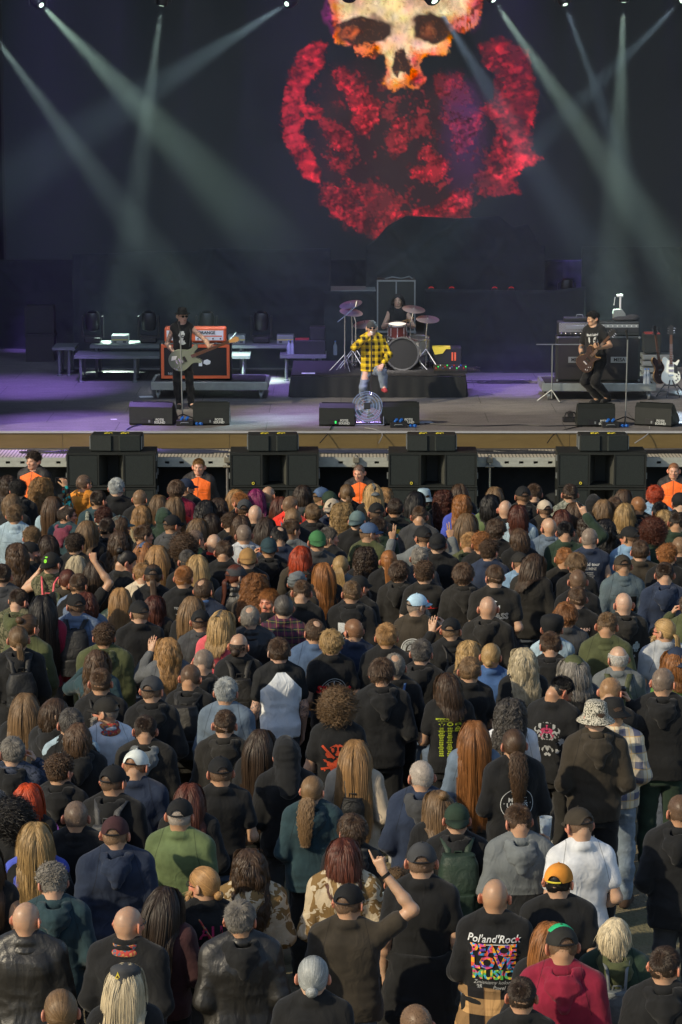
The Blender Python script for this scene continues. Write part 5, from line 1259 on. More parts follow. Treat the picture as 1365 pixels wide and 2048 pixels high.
def build_gear():
 global SUBTOP
 gmats()
 for k, (px, lab, fp) in enumerate(((222, 'leftmost of the four black subwoofer stacks', (230, 872, 100)), (549, 'second black subwoofer stack from the left', (546, 863, 98)), (866, 'third black subwoofer stack from the left', (864, 876, 96)), (1205, 'rightmost of the four black subwoofer stacks', (1210, 880, 96)))):
  r, SUBTOP = sub_stack(px, lab, R([1, 1, -1, -1.5][k])); front_fill(fp[0], fp[1], ['leftmost', 'second', 'third', 'rightmost'][k] + ' small line speaker lying on a subwoofer stack' + ['', ' from the left', ' from the left', ''][k], fp[2], R([-2, 2, -1, 1][k]))
 wedge(260, 344, 806, 848, 'left wedge monitor in front of the bass player', R(-7)); wedge(388, 458, 808, 848, 'right wedge monitor in front of the bass player', 0)
 wedge(640, 708, 809, 850, 'centre wedge monitor left of the fan', R(-4)); wedge(766, 838, 808, 848, 'wedge monitor under the raised foot of the singer', R(3))
 wedge(1157, 1229, 811, 851, 'wedge monitor in front of the guitarist', 0); wedge(1262, 1350, 806, 850, 'wedge monitor turned to the left at the right edge', R(-22), side=True)
 # orange amplifier
 r, y, zt, xc, w_ = rolling_riser(302, 536, 764, 781, 'aluminium rolling riser under the orange amplifier')
 a = empty('speaker_cabinet', 'black cabinet with orange edges and logo sticker behind the bass player', 'speaker cabinet', (at_y(391, 700, y + .25).x, y + .25, zt + .002)); W = .635; H = .66
 b = MB(); b.box((-W, .02, 0), (W, .40, H), bev=.02); b.build('shell', MAT['cab'], a)
 b = MB(); f = .05; b.box((-W + .03, .0, .03), (W - .03, .019, .03 + f)); b.box((-W + .03, .0, H - .03 - f), (W - .03, .019, H - .03)); b.box((-W + .03, .0, .03 + f), (-W + .03 + f, .019, H - .03 - f)); b.box((W - .03 - f, .0, .03 + f), (W - .03, .019, H - .03 - f)); b.build('orange_border', MAT['orange'], a)
 b = MB(); b.box((-W + .085, .008, .085), (W - .085, .0195, H - .085)); b.build('grille_cloth', MAT['cloth_black'], a)
 b = MB(); b.prism([(.14, .30), (.20, .27), (.26, .29), (.27, .34), (.21, .37), (.15, .35)], .001, .0075, 'y'); b.box((.06, .001, .25), (.12, .0075, .36)); b.build('sticker', MAT['white'], a)
 text_obj(a, 'NICK', (-W + .22, .003, .115), .06, (.5, .5, .5));
 h = empty('amplifier_head', 'orange amplifier head with white front panel on the orange edged cabinet', 'amplifier', (a.location.x, a.location.y + .04, zt + H + .006)); W = .545; H2 = .27
 b = MB(); b.box((-W, .0, 0), (W, .28, H2), bev=.025); b.build('shell', MAT['orange'], h)
 for x0, x1 in ((-W + .04, -.20), (.0, W - .05)):
  b = MB(); b.box((x0, -.006, .04), (x1, .004, H2 - .055)); pn = b.build('panel', MAT['white'], h)
  b = MB(); b.box((x0 + .02, -.009, .105), (x1 - .02, -.0065, .125)); b.build('stripe', MAT['orange'], pn)
  for k in range(4): b = MB(); b.lathe([(.014, 0), (.014, .014), (.010, .018)], TRS((x0 + .05 + k * (x1 - x0 - .1) / 3, -.006, .07), rx=R(90)), 12); b.build('knob', MAT['black'], pn, True)
 text_obj(h, 'ORANGE', (.20, -.010, .175), .075, (.02, .02, .02), bold=.002)
 # back line risers and boxes at the left
 def deck(px0, px1, py, pyb, Y0, label, legs=2, depth=.9):
  p0 = at_y(px0, py, Y0); p1 = at_y(px1, py, Y0); r = empty('low_staging_deck', label, 'staging deck', (p0.x, Y0, ZS)); z = p0.z - ZS; t = (pyb - py) / 112.; L_ = p1.x - p0.x
  b = MB(); b.box((0, 0, z - t), (L_, depth, z)); b.build('deck', MAT['dalu'], r)
  for x in np.linspace(.12, L_ - .12, legs):
   for y_ in (.06, depth - .06): b = MB(); b.tube([(x, y_, .03), (x, y_, z - t)], .028, 8); b.lathe([(.05, 0), (.05, .02), (.03, .035)], TRS((x, y_, 0)), 12); b.build('leg', MAT['dalu'], r, True)
  return r, z + ZS
 deck(148, 500, 712, 718, 50.6, 'long low aluminium deck left of the orange amplifier', 4)
 r_, zd = deck(180, 640, 691, 697, 51.3, 'higher aluminium deck carrying the grey boxes and floor lights', 4, .9)
 deck(560, 653, 711, 717, 50.8, 'short aluminium deck under the black case left of the drums', 2, .8)
 deck(105, 150, 695, 701, 51.6, 'small trolley deck at the far left of the stage', 2, .8)
 for k, (px, lab) in enumerate(((240, 'grey dimmer box with yellow line left of the bass player'), (474, 'grey dimmer box right of the orange amplifier'), (571, 'grey dimmer box beside the blue water bottles'))):
  p = at_y(px, 690, 51.5); o = empty('dimmer_box', lab, 'equipment box', (p.x, 51.5, zd + .003), group='grey dimmer boxes on the rear deck'); b = MB(); b.box((-.16, 0, 0), (.16, .3, .17), bev=.01); b.build('housing', MAT['steel'], o)
  b = MB(); b.box((-.15, -.003, .075), (.15, -.001, .09)); b.build('stripe', MAT['ylw'], o); b = MB(); [b.box((x - .03, -.012, .03), (x + .03, -.001, .06), bev=.003) for x in (-.09, .09)]; b.build('latch', MAT['black'], o)
 for px, py, lab in ((186, 668, 'moving head light on the rear deck, leftmost'), (298, 668, 'moving head light on the rear deck left of the bass player'), (523, 668, 'moving head light on the rear deck right of the orange amplifier'), (414, 652, 'moving head light peeking over the orange amplifier')):
  p = at_y(px, py, 51.75); moving_head((p.x, p.y, zd + .43), lab, (0, -.15, 1), False, 1.05, True)
 o = empty('flight_case', 'black case and keyboard shaped box left of the drum riser', 'case', (at_y(620, 700, 51.0).x, 51.0, at_y(620, 709, 51.0).z)); b = MB(); b.box((-.29, 0, 0), (.29, .5, .26), bev=.01); b.box((0, .02, .265), (.29, .5, .50), bev=.01); b.build('case', MAT['cab'], o); b = MB(); b.box((-.27, .1, .262), (-.02, .4, .272)); b.build('red_panel', plain('red_panel', (.3, .03, .03), .5), o)
 b = MB();
 o = empty('equipment_case', 'open framed dark case in the far left corner', 'case', (at_y(80, 690, 54).x, 54, ZS)); b = MB(); b.box((-.28, 0, .55), (.28, .5, 1.1), bev=.015); b.box((-.3, -.01, .5), (.3, .5, .55)); b.build('case', MAT['cab'], o); b = MB(); [b.box(a_, b_) for a_, b_ in (((-.29, -.015, .55), (-.26, -.002, 1.1)), ((.26, -.015, .55), (.29, -.002, 1.1)), ((-.29, -.015, 1.08), (.29, -.002, 1.11)))]; b.box((-.28, .02, 0), (.28, .48, .5)); b.build('edge', MAT['black'], o)
 for px, py, lab in ((578, 703, 'large clear water bottle beside the black case, left'), (585, 703, 'large clear water bottle beside the black case, right'), (671, 742, 'clear water bottle on the drum riser near the left corner'), (1291, 768, 'clear water bottle beside the right amplifier, left'), (1297, 768, 'clear water bottle beside the right amplifier, right')):
  z = {578: at_y(578, 709, 51.1).z, 585: at_y(578, 709, 51.1).z, 671: ZS + .385}.get(px, ZS + .30); Y_ = {578: 51.05, 585: 51.05, 671: st(671, 752).y + .1}.get(px, None); Y_ = Y_ or at_z(px, py, z).y
  p = at_y(px, py, Y_); o = empty('water_bottle', lab, 'bottle', (p.x, Y_, z + .002), group='water bottles'); b = MB(); b.lathe([(.036, 0), (.04, .02), (.04, .17), (.015, .23), (.015, .25)], None, 14); b.build('bottle', MAT['clear'], o, True); b = MB(); b.lathe([(.016, .251), (.016, .27)], None, 10); b.build('cap', MAT['bluep'], o)
 # right amplifiers
 r, y, zt, xc, w_ = rolling_riser(1085, 1313, 767, 783, 'aluminium rolling riser under the two black guitar cabinets')
 hh = []
 for k, (px0, px1, lab) in enumerate(((1113, 1196, 'left black guitar cabinet with a metal name plate'), (1197, 1282, 'right black guitar cabinet with a metal name plate'))):
  xa = at_y(px0, 700, y + .25).x; xb = at_y(px1, 700, y + .25).x; W = (xb - xa) / 2 - .004; o = empty('speaker_cabinet', lab, 'speaker cabinet', ((xa + xb) / 2, y + .25, zt + .002), group='black guitar cabinets'); H = .80
  b = MB(); b.box((-W, .02, 0), (W, .38, H), bev=.02); b.build('shell', MAT['cab'], o); b = MB(); b.box((-W + .04, .008, .04), (W - .04, .0195, H - .04)); b.build('grille_cloth', MAT['cloth_black'], o)
  b = MB(); b.box((-.15, .001, .335), (.15, .0075, .44)); b.box((-.135, -.002, .345), (.135, .0008, .43)); b.build('name_plate', MAT['steel'], o); text_obj(o, 'MESA', (0, -.004, .388), .085, (.02, .02, .02), bold=.002)
  b = MB(); [b.tube([(s * (W - .02), .0, z), (s * (W - .02), .03, z)], .02, 8) for s in (-1, 1) for z in (.02, H - .02)]; b.build('corner', MAT['steel'], o); hh.append((o.location.x, zt + H + .006))
 for k, (x, z) in enumerate(hh):
  o = empty('amplifier_head', ['silver faced amplifier head with diamond plate on the left guitar cabinet', 'black amplifier head with many knobs on the right guitar cabinet'][k], 'amplifier', (x + (-.0 if k else .02), y + .28, z)); W = .35 if k else .36; H2 = .25
  b = MB(); b.box((-W, 0, 0), (W, .30, H2), bev=.015); b.build('shell', MAT['cab'], o); b = MB(); b.box((-W + .02, -.006, .07), (W - .02, .003, H2 - .02)); b.build('panel', MAT['plate'] if k == 0 else MAT['black'], o)
  b = MB(); b.box((-.22, -.012, .12), (.22, -.007, .19), bev=.004) if k == 0 else b.box((-W + .02, -.010, .15), (W - .02, -.0065, .21)); b.build('vent', MAT['steel'], o)
  for j in range(8): b = MB(); b.lathe([(.012, 0), (.012, .014), (.008, .017)], TRS((-W + .06 + j * (2 * W - .12) / 7, -.004, .045 if k == 0 else .18), rx=R(90)), 10); b.build('knob', MAT['chrome'] if k == 0 else MAT['white'], o, True)
 o = empty('pedal_case', 'flat black case with a handle on the silver amplifier head', 'case', (hh[0][0] + .05, y + .3, hh[0][1] + .256)); b = MB(); b.box((-.28, 0, 0), (.25, .25, .07), bev=.012); b.build('case', MAT['cab'], o); b = MB(); b.tube([(-.06, .1, .07), (-.05, .1, .11), (.05, .1, .11), (.06, .1, .07)], .008, 6); b.build('handle', MAT['steel'], o, True)
 o = empty('folded_bag', 'crumpled black bag on the right amplifier head', 'bag', (hh[1][0] + .12, y + .3, hh[1][1] + .256)); S = SDF((-.3, -.05, -.02), (.3, .3, .15), .012); S.ell((0, .12, .03), (.24, .11, .05), .02); S.ell((.12, .12, .06), (.12, .08, .05), .03); S.noise(.012, (14, 14, 14), 4); S.g = np.maximum(S.g, -(S.lo[2] + S.h * np.arange(S.n[2])[None, None, :] - .001)); link('bag_cloth', S.mesh('bag_cloth'), o, MAT['cloth_black'])
 p = at_y(1239, 640, 51.6); o = empty('lamp_box', 'pale grey box with an upright holder behind the right amplifiers', 'equipment box', (p.x, 51.6, p.z - .15)); b = MB(); b.box((-.11, 0, .12), (.12, .2, .26), bev=.01); b.prism([(-.12, .26), (.12, .26), (.06, .34), (-.10, .34)], 0, .2, 'y'); b.build('box', MAT['alu'], o); b = MB(); b.tube([(.02, .05, .3), (.02, .05, .62)], .018, 8); b.box((-.05, .02, .58), (.07, .09, .63), bev=.01); b.tube([(-.08, .05, .58), (-.10, .05, .42)], .006, 6); b.build('holder', MAT['white'], o); b = MB(); b.box((-.10, .02, ZS - (p.z - .15)), (.10, .18, .12)); b.build('stand', MAT['black'], o)
 # drum riser
 pf0 = st(583, 795); pf1 = st(932, 795); zr = ZS + .40; yb = pf0.y + 2.3; xl, xr = pf0.x, pf1.x
 r = empty('drum_riser', 'black skirted riser under the drum kit', 'riser', ((xl + xr) / 2, pf0.y, ZS)); hw = (xr - xl) / 2
 b = MB(); b.box((-hw, 0, .375), (hw, 2.3, .40), bev=.01); b.build('top', MAT['cloth_black'], r)
 nx = 90; vs = []; fs = []
 for i in range(nx * 3 + 1):
  t = i / nx;
  if t <= 1: x, y_ = -hw, 2.3 * (1 - t)
  elif t <= 2: x, y_ = -hw + 2 * hw * (t - 1), 0
  else: x, y_ = hw, 2.3 * (t - 2)
  w1 = .010 * math.sin(i * .9) + .008 * math.sin(i * .37 + 1); nxv, nyv = (-1, 0) if t <= 1 else ((0, -1) if t <= 2 else (1, 0))
  vs += [(x + nxv * .004, y_ + nyv * .004, .374), (x + nxv * (.022 + w1), y_ + nyv * (.022 + w1), .18), (x + nxv * (.03 + 1.4 * w1), y_ + nyv * (.03 + 1.4 * w1), .004)]
 for i in range(nx * 3):
  for j in range(2): fs.append((i * 3 + j, i * 3 + j + 1, (i + 1) * 3 + j + 1, (i + 1) * 3 + j))
 b = MB(); b.add(vs, fs); b.build('skirt', MAT['skirt'], r, True)
 def onr(px, py, z=0): p = at_z(px, py, zr + z); return p
 def atr(px, py, Y): return at_y(px, py, Y)
 Yk = pf0.y + .75
 # drum kit: one thing per drum / stand
 kit = 'drum kit on the riser'
 p = at_y(805, 712, Yk); o = empty('bass_drum', 'black headed bass drum half hidden by the singer', 'drum', (p.x, Yk, zr), group=kit); b = MB(); q = TRS((0, 0, .30), rx=R(90)); b.lathe([(.28, -.42), (.29, -.40), (.29, 0), (.275, .0)], q, 36, closed=True); b.build('shell', MAT['maroon'], o, True)
 b = MB(); b.lathe([(.0, .004), (.275, .004), (.275, -.004), (0, -.004)], q, 36); b.build('head', MAT['black'], o); b = MB(); b.lathe([(.275, -.02), (.305, -.02), (.305, .02), (.275, .02)], q, 36, closed=True); b.build('hoop', MAT['chrome'], o, True)
 for k in range(8): a_ = k * math.pi / 4 + .3; b = MB(); b.box((math.cos(a_) * .30 - .012, .02, .30 + math.sin(a_) * .30 - .012), (math.cos(a_) * .30 + .012, .09, .30 + math.sin(a_) * .30 + .012), bev=.003); b.build('lug', MAT['chrome'], o)
 for x in (-.3, .3): b = MB(); b.tube([(x * .9, .1, .2), (x * 1.5, -.02, .01)], .01, 6); b.build('spur', MAT['chrome'], o, True)
 for px, py, rr, hgt, Y_, lab in ((795, 660, .165, .24, Yk + .25, 'maroon rack tom with chrome rims in front of the drummer'), (838, 690, .19, .30, Yk + .55, 'cream floor tom right of the bass drum'), (765, 690, .16, .14, Yk + .65, 'chrome snare drum left of the bass drum')):
  p = at_y(px, py, Y_); o = empty('drum', lab, 'drum', (p.x, Y_, p.z - hgt / 2), group=kit); q = TRS(rx=R(9)); mt = MAT['maroon'] if 'maroon' in lab else (MAT['drumhead'] if 'cream' in lab else MAT['chrome'])
  b = MB(); b.lathe([(rr, 0), (rr, hgt)], q, 32, closed=True); b.build('shell', mt, o, True); b = MB(); b.lathe([(0, hgt - .006), (rr * .99, hgt - .006), (rr * .99, hgt - .012), (0, hgt - .012)], q, 32); b.lathe([(0, .006), (rr * .99, .006), (rr * .99, .012), (0, .012)], q, 32); b.build('head', MAT['drumhead'], o)
  b = MB(); b.lathe([(rr, hgt - .02), (rr + .012, hgt - .02), (rr + .012, hgt + .008), (rr, hgt + .008)], q, 32, closed=True); b.lathe([(rr, -.008), (rr + .012, -.008), (rr + .012, .02), (rr, .02)], q, 32, closed=True); b.build('rim', MAT['chrome'], o, True)
  b = MB(); [b.box((math.cos(a_) * rr - .008, math.sin(a_) * rr - .012, .04), (math.cos(a_) * rr + .008, math.sin(a_) * rr + .012, hgt - .04), M=q) for a_ in np.arange(0, 6.28, math.pi / 4)]; b.build('lug', MAT['chrome'], o)
  zb = zr - (p.z - hgt / 2); b = MB(); [b.tube([(x * rr, y_ * rr, .08), (x * rr * 1.2, y_ * rr * 1.2, zb + .004)], .009, 6) for x, y_ in ((-1, 0), (1, 0), (0, 1))]; b.build('leg', MAT['chrome'], o, True)
 for px, py, Y_, bx, lab, tl in ((702, 608, Yk + .3, 712, 'high cymbal at the upper left of the kit', -12), (703, 624, Yk + .05, 705, 'purple lit cymbal below the highest one', 8), (730, 648, Yk + .5, 735, 'small cymbal behind the singer', -8), (828, 618, Yk + .35, 821, 'cymbal right of the drummer', 6), (856, 638, Yk + .2, 853, 'ride cymbal at the right end of the kit', 3)):
  p = at_y(px, py, Y_); bp = at_y(bx, py, Y_); o = empty('cymbal_stand', lab, 'cymbal', (bp.x, Y_, zr), group=kit); dx = p.x - bp.x; hz = p.z - zr
  b = MB(); b.lathe([(.0, .022), (.03, .020), (.045, .008), (.21, -.006), (.21, -.009), (.0, .0)], TRS((dx, 0, hz), ry=R(tl), rx=R(14)), 32); b.build('cymbal', MAT['brass'], o, True)
  b = MB(); b.tube([(0, 0, .05), (0, 0, hz * .72), (dx, 0, hz - .02)], .011, 8); b.tube([(0, 0, hz * .45), (0, 0, hz * .5)], .02, 8); b.tube([(dx, 0, hz), (dx, 0, hz + .06)], .008, 6); b.build('pole', MAT['chrome'], o, True)
  for a_ in (80, 200, 320): b = MB(); b.tube([(0, 0, .36), (math.cos(R(a_)) * .30, math.sin(R(a_)) * .30, .008)], .011, 6); b.tube([(0, 0, .12), (math.cos(R(a_)) * .18, math.sin(R(a_)) * .18, .16)], .006, 5); b.build('leg', MAT['chrome'], o, True)
 p = at_y(690, 640, Yk - .1); o = empty('boom_stand', 'chrome boom microphone stand at the left of the drum kit', 'microphone stand', (at_y(690, 640, Yk).x, Yk - .15, zr)); b = MB(); b.tube([(0, 0, .04), (0, 0, .98)], .012, 8); b.tube([(-.13, 0, .88), (.20, .1, 1.15)], .010, 8); b.tube([(.20, .1, 1.15), (.22, .1, 1.25)], .022, 8); [b.tube([(0, 0, .3), (math.cos(R(a_)) * .27, math.sin(R(a_)) * .27, .008)], .010, 6) for a_ in (50, 170, 290)]; b.build('stand', MAT['chrome'], o, True)
 # cabinet behind the drummer
 p0 = at_y(755, 560, 52.0); p1 = at_y(831, 560, 52.0); o = empty('speaker_cabinet', 'tall black double cabinet behind the drummer', 'speaker cabinet', ((p0.x + p1.x) / 2, 52.0, ZS)); w_ = (p1.x - p0.x) / 2; H = p0.z - ZS; b = MB(); b.box((-w_, .01, 0), (w_, .6, H), bev=.01); b.build('case', MAT['cab'], o)
 b = MB(); b.box((-w_ - .006, -.01, 0), (-w_ + .02, .009, H)); b.box((w_ - .02, -.01, 0), (w_ + .006, .009, H)); b.box((-.012, -.01, H * .45), (.012, .009, H)); b.box((-w_, -.012, H - .03), (w_, .009, H)); b.box((-w_ - .02, -.02, H * .44), (w_ + .02, .009, H * .46)); b.build('edge', MAT['steel'], o)
 b = MB(); b.tube([(-w_ * .6, .2, H), (-w_ * .2, .2, H + .04), (w_ * .3, .22, H + .01), (w_ * .7, .2, H + .05), (w_ * .9, .2, H)], .014, 6); b.build('cable_coil', MAT['steel'], o, True)
 # right of the drums
 p = at_y(890, 745, Yk + .2); o = empty('equipment_case', 'dark case with yellow tape at the right end of the drum riser', 'case', (p.x, Yk + .2, zr)); b = MB(); b.box((-.20, 0, 0), (.30, .42, .38), bev=.01); b.build('case', MAT['cab'], o); b = MB(); b.box((-.22, -.012, .36), (.10, .3, .392)); b.prism([(-.22, .36), (.02, .36), (-.04, .28), (-.18, .26)], -.014, -.004, 'y'); b.build('tape', MAT['ylw'], o); b = MB(); b.box((.12, -.012, .15), (.15, -.002, .3)); b.box((.17, -.012, .15), (.2, -.002, .3)); b.build('tag', MAT['orange'], o)
 p = at_y(905, 750, pf0.y + .4); o = empty('mixing_unit', 'small black mixing unit with coloured lights at the riser corner', 'mixer', (p.x, pf0.y + .25, zr)); b = MB(); b.prism([(0, 0), (.35, 0), (.35, .12), (0, .05)], -.33, .26, 'x'); b.build('case', MAT['black'], o)
 for k in range(14): b = MB(); x = -.3 + k * .041; b.box((x, .1 + (k % 3) * .08, .075 + (k % 3) * .016), (x + .018, .118 + (k % 3) * .08, .092 + (k % 3) * .016)); b.build('button', [MAT['redled'], MAT['greenled'], MAT['white'], MAT['bluep']][k % 4], o)
 rs = random.Random(5)
 def tangle(label, cx, cy, z, rx, ry, n=26, r=.007, mat=None):
  pts = [(cx + rx * math.sin(i * 1.9 + rs.random()) * rs.uniform(.3, 1), cy + ry * math.cos(i * 1.3 + rs.random()) * rs.uniform(.3, 1), z + .008 + .012 * rs.random()) for i in range(n)]; return cable(label, pts, r, mat=mat)
 tangle('tangle of black cables on the right end of the drum riser', at_y(925, 750, Yk).x, pf0.y + .7, zr, .35, .5, 34, .010)
 c = st(1010, 765); tangle('black cables lying on the floor right of the drum riser', c.x, c.y, ZS, .8, .35, 30)
 c = st(470, 885); zw = ZS - .30
 for k, (px, rx, lab) in enumerate(((100, .5, 'thin cable coil on the grating at the left'), (345, 1.2, 'blue black cable coils on the grating before the bass player'), (680, 1.3, 'bundle of cables on the grating before the singer'), (1010, 1.2, 'bundle of cables on the grating right of the third speaker stack'), (1310, .9, 'bundle of cables on the grating at the right end'))):
  p = at_y(px, 885, YF - .35); tangle(lab, p.x, YF - .32, zw, rx, .22, 40, .010, plain('bluish_cable', (.03, .035, .06), .5) if k in (1, 2) else None)
 def run(label, pp, zz=None, r=.009, mat=None): cable(label, [tuple(st(a, b_)) [:2] + (ZS + .011,) if b_ < 861 else tuple(at_y(a, b_, YF - .045 if b_ < 872 else YF - .3)) for a, b_ in pp], r, mat=mat)
 run('black cable running along the floor from the blue plugs', [(850, 848), (900, 851), (960, 853), (1040, 851), (1100, 853), (1190, 851)]); run('dark cable looping down the fascia before the bass player', [(300, 848), (270, 853), (255, 860), (254, 868), (262, 884)], mat=plain('blue_cable', (.02, .02, .09), .5))
 run('black cable dropping over the edge before the guitarist', [(1205, 842), (1180, 850), (1140, 858), (1110, 868), (1095, 886)]); run('cable dropping over the edge left of the fan', [(665, 848), (662, 858), (655, 869), (640, 886)]); run('pale cable dropping over the edge right of the fan', [(730, 857), (750, 860), (765, 868), (758, 886)], mat=plain('grey_cable', (.2, .2, .2), .5)); run('thin pale cable at the right over the fascia', [(1300, 855), (1296, 868), (1270, 886)], mat=plain('grey_cable2', (.3, .3, .3), .5))
 # plug boxes with blue connectors
 for px, py, lab in ((370, 852, 'small black plug box with blue plugs before the bass player'), (798, 856, 'small black plug box with blue plugs right of the fan'), (1222, 856, 'small black plug box with blue plugs before the guitarist')):
  p = st(px, py); o = empty('plug_box', lab, 'power box', (p.x, p.y, ZS + .002), group='plug boxes at the stage edge'); b = MB(); b.box((-.14, 0, 0), (.14, .16, .09), bev=.008); b.build('box', MAT['black'], o); b = MB(); b.tube([(-.07, -.004, .04), (-.06, -.02, .055), (.06, -.02, .055), (.07, -.004, .04)], .008, 6); b.build('handle', MAT['steel'], o, True)
  for x in (-.06, .02, .18, .25): b = MB(); b.tube([(x, .06, .09 if x < .1 else .03), (x + .03, .02, .14 if x < .1 else .03)], .024, 8); b.build('plug', MAT['bluep'], o, True)
 p = st(1142, 845); o = empty('floor_light', 'small black floor light left of the guitarist monitor', 'light', (p.x, p.y, ZS + .002)); b = MB(); b.box((-.13, 0, 0), (.13, .2, .07), bev=.01); b.tube([(-.1, .1, .07), (-.07, .1, .15), (.07, .1, .15), (.1, .1, .07)], .014, 6); b.tube([(0, .02, .12), (0, .2, .12)], .05, 12); b.build('housing', MAT['black'], o)
 # fan
 p = st(735, 852); o = empty('floor_fan', 'round chrome floor fan between the centre monitors', 'fan', (p.x, p.y, ZS)); q = TRS((0, .12, .30), rx=R(90 - 16)); b = MB()
 for rr, dz in ((.245, 0), (.24, .05), (.20, .075), (.15, .09), (.10, .10), (.055, .10)): b.lathe([(rr, dz), (rr + .009, dz), (rr + .009, dz + .009), (rr, dz + .009)], q, 40, closed=True)
 for k in range(40):
  a_ = k * math.pi / 20; pts = [q @ Vector((math.cos(a_) * rr, math.sin(a_) * rr, dz)) for rr, dz in ((.246, -.06), (.246, .0), (.235, .055), (.2, .078), (.12, .10), (.04, .104))]; b.tube(pts, .0034, 4)
 b.build('cage', MAT['chrome'], o, True); b = MB()
 for k in range(5): a_ = k * 1.2566; b.prism([(math.cos(a_) * .04, math.sin(a_) * .04), (math.cos(a_ - .3) * .2, math.sin(a_ - .3) * .2), (math.cos(a_ + .35) * .21, math.sin(a_ + .35) * .21)], .02, .026, 'z', q)
 b.build('blades', MAT['steel'], o); b = MB(); b.box((-.055, -.055, .1), (.055, .055, .125), M=q, bev=.01); b.lathe([(.05, -.1), (.06, .04)], q, 16); b.build('motor', MAT['black'], o); b = MB(); b.tube([(-.27, .16, .30), (-.27, -.02, .02), (.27, -.02, .02), (.27, .16, .30)], .013, 8); b.tube([(-.27, .0, .02), (-.27, .28, .02), (.27, .28, .02), (.27, 0, .02)], .013, 8); b.build('stand', MAT['chrome'], o, True)
 mic_stand(366, 845, 655, 'microphone stand before the bass player', -5); mic_stand(1251, 850, 672, 'microphone stand right of the guitarist', 5)
 for px, py, lab in ((293, 794, 'white sheet of paper on the floor left of the bass player'), (851, 845, 'white sheet of paper beside the plug box'), (228, 839, 'tiny white note on the floor at the left'), (1352, 846, 'white sheet of paper at the right edge of the floor')):
  p = st(px, py); b = MB(); w_ = .12 if px != 228 else .05; b.box((-w_, -.1 if px != 228 else -.03, 0), (w_, .1 if px != 228 else .03, .003)); o = b.build('paper_sheet', MAT['paper'], None, loc=(p.x, p.y, ZS + .003)); o.rotation_euler = (0, 0, R(12)); tag(o, lab, 'paper', 'paper sheets on the stage floor')
 b = MB(); b.box((-.12, -.08, 0), (.12, .08, .003)); o = b.build('paper_sheet', MAT['paper'], None, loc=(at_z(617, 747, zr).x, at_z(617, 747, zr).y, zr + .003)); tag(o, 'white set list lying on the left end of the drum riser', 'paper', 'paper sheets on the stage floor')
 # white guitar on its stand, and the dark one behind
 p = st(1342, 795); Yg = p.y + .2; pb = at_y(1342, 768, Yg); guitar((pb.x, Yg, pb.z + .02), (R(-8), 0, 0), 'white', 'white single cut electric guitar standing at the right edge')
 o = empty('guitar_stand', 'black tripod guitar stand under the white guitar', 'guitar stand', (pb.x, Yg, ZS)); b = MB(); [b.tube([(0, .05, .35), (math.cos(R(a_)) * .28, math.sin(R(a_)) * .28, .01)], .012, 6) for a_ in (200, 250, 300, 345)]; b.tube([(0, .05, .2), (0, .16, 1.0)], .012, 8); b.tube([(-.12, -.05, pb.z - ZS - .02), (.12, -.05, pb.z - ZS - .02)], .012, 6); b.tube([(0, -.05, pb.z - ZS - .02), (0, .06, pb.z - ZS - .04)], .012, 6); b.build('frame', MAT['black'], o, True)
 p2 = at_y(1322, 775, Yg + .5); guitar((p2.x, Yg + .5, p2.z + .1), (R(-8), R(-4), R(40)), 'dark', 'dark guitar half hidden behind the white one')
 o = empty('rack_case', 'stacked grey rack boxes behind the white guitar', 'case', (at_y(1310, 720, 51.0).x, 51.0, ZS)); b = MB(); [b.box((-.22, 0, z), (.35, .5, z + .09), bev=.01) for z in (.02, .14, .26, .38)]; b.build('case', MAT['steel'], o); b = MB(); b.box((-.2, .05, .5), (.12, .45, .85), bev=.01); b.build('amplifier', MAT['cab'], o); b = MB(); b.box((-.17, .08, .851), (.1, .4, .865)); b.build('red_top', plain('red_top_panel', (.25, .03, .03), .5), o)
 p = at_y(1105, 700, y - .1); o = empty('boom_stand', 'black boom microphone stand left of the right amplifiers', 'microphone stand', (p.x, y - .12, ZS)); b = MB(); b.tube([(0, 0, .05), (0, 0, 1.0)], .011, 8); b.tube([(-.28, 0, 1.0), (.5, -.02, 1.0)], .009, 6); b.tube([(.5, -.02, .97), (.5, -.02, .87)], .022, 8); [b.tube([(0, 0, .2), (math.cos(R(a_)) * .25, math.sin(R(a_)) * .25, .01)], .011, 6) for a_ in (60, 180, 300)]; b.build('stand', MAT['steel'], o, True)
 p = st(452, 768); o = empty('boom_stand', 'black boom microphone stand before the orange amplifier', 'microphone stand', (p.x - .1, p.y + .0, ZS)); b = MB(); b.tube([(.1, 0, .05), (.1, 0, .6)], .012, 8); b.tube([(-.22, 0, .35), (.3, 0, .95)], .009, 6); [b.tube([(.1, 0, .2), (.1 + math.cos(R(a_)) * .25, math.sin(R(a_)) * .2, .01)], .011, 6) for a_ in (60, 180, 300)]; b.build('stand', MAT['steel'], o, True)
 # red marker lights on the low drape, floor lights seen over it
 for k, px in enumerate((863, 904, 990, 1023)):
  p = at_y(px, 577, 52.5); o = empty('red_marker_light', ['first', 'second', 'third', 'fourth'][k] + ' small red marker light over the low drape, from the left', 'light', (p.x, 52.5, p.z), group='red marker lights'); b = MB(); b.tube([(math.cos(a_) * .045, 0, math.sin(a_) * .028) for a_ in np.linspace(.2, 2.94, 9)], .007, 6); b.build('led_arc', MAT['redled'], o, True); b = MB(); b.box((-.06, .01, -.12), (.06, .08, .0), bev=.01); b.tube([(0, .045, -.12), (0, .045, ZS - p.z)], .015, 6); b.build('housing', MAT['black'], o)
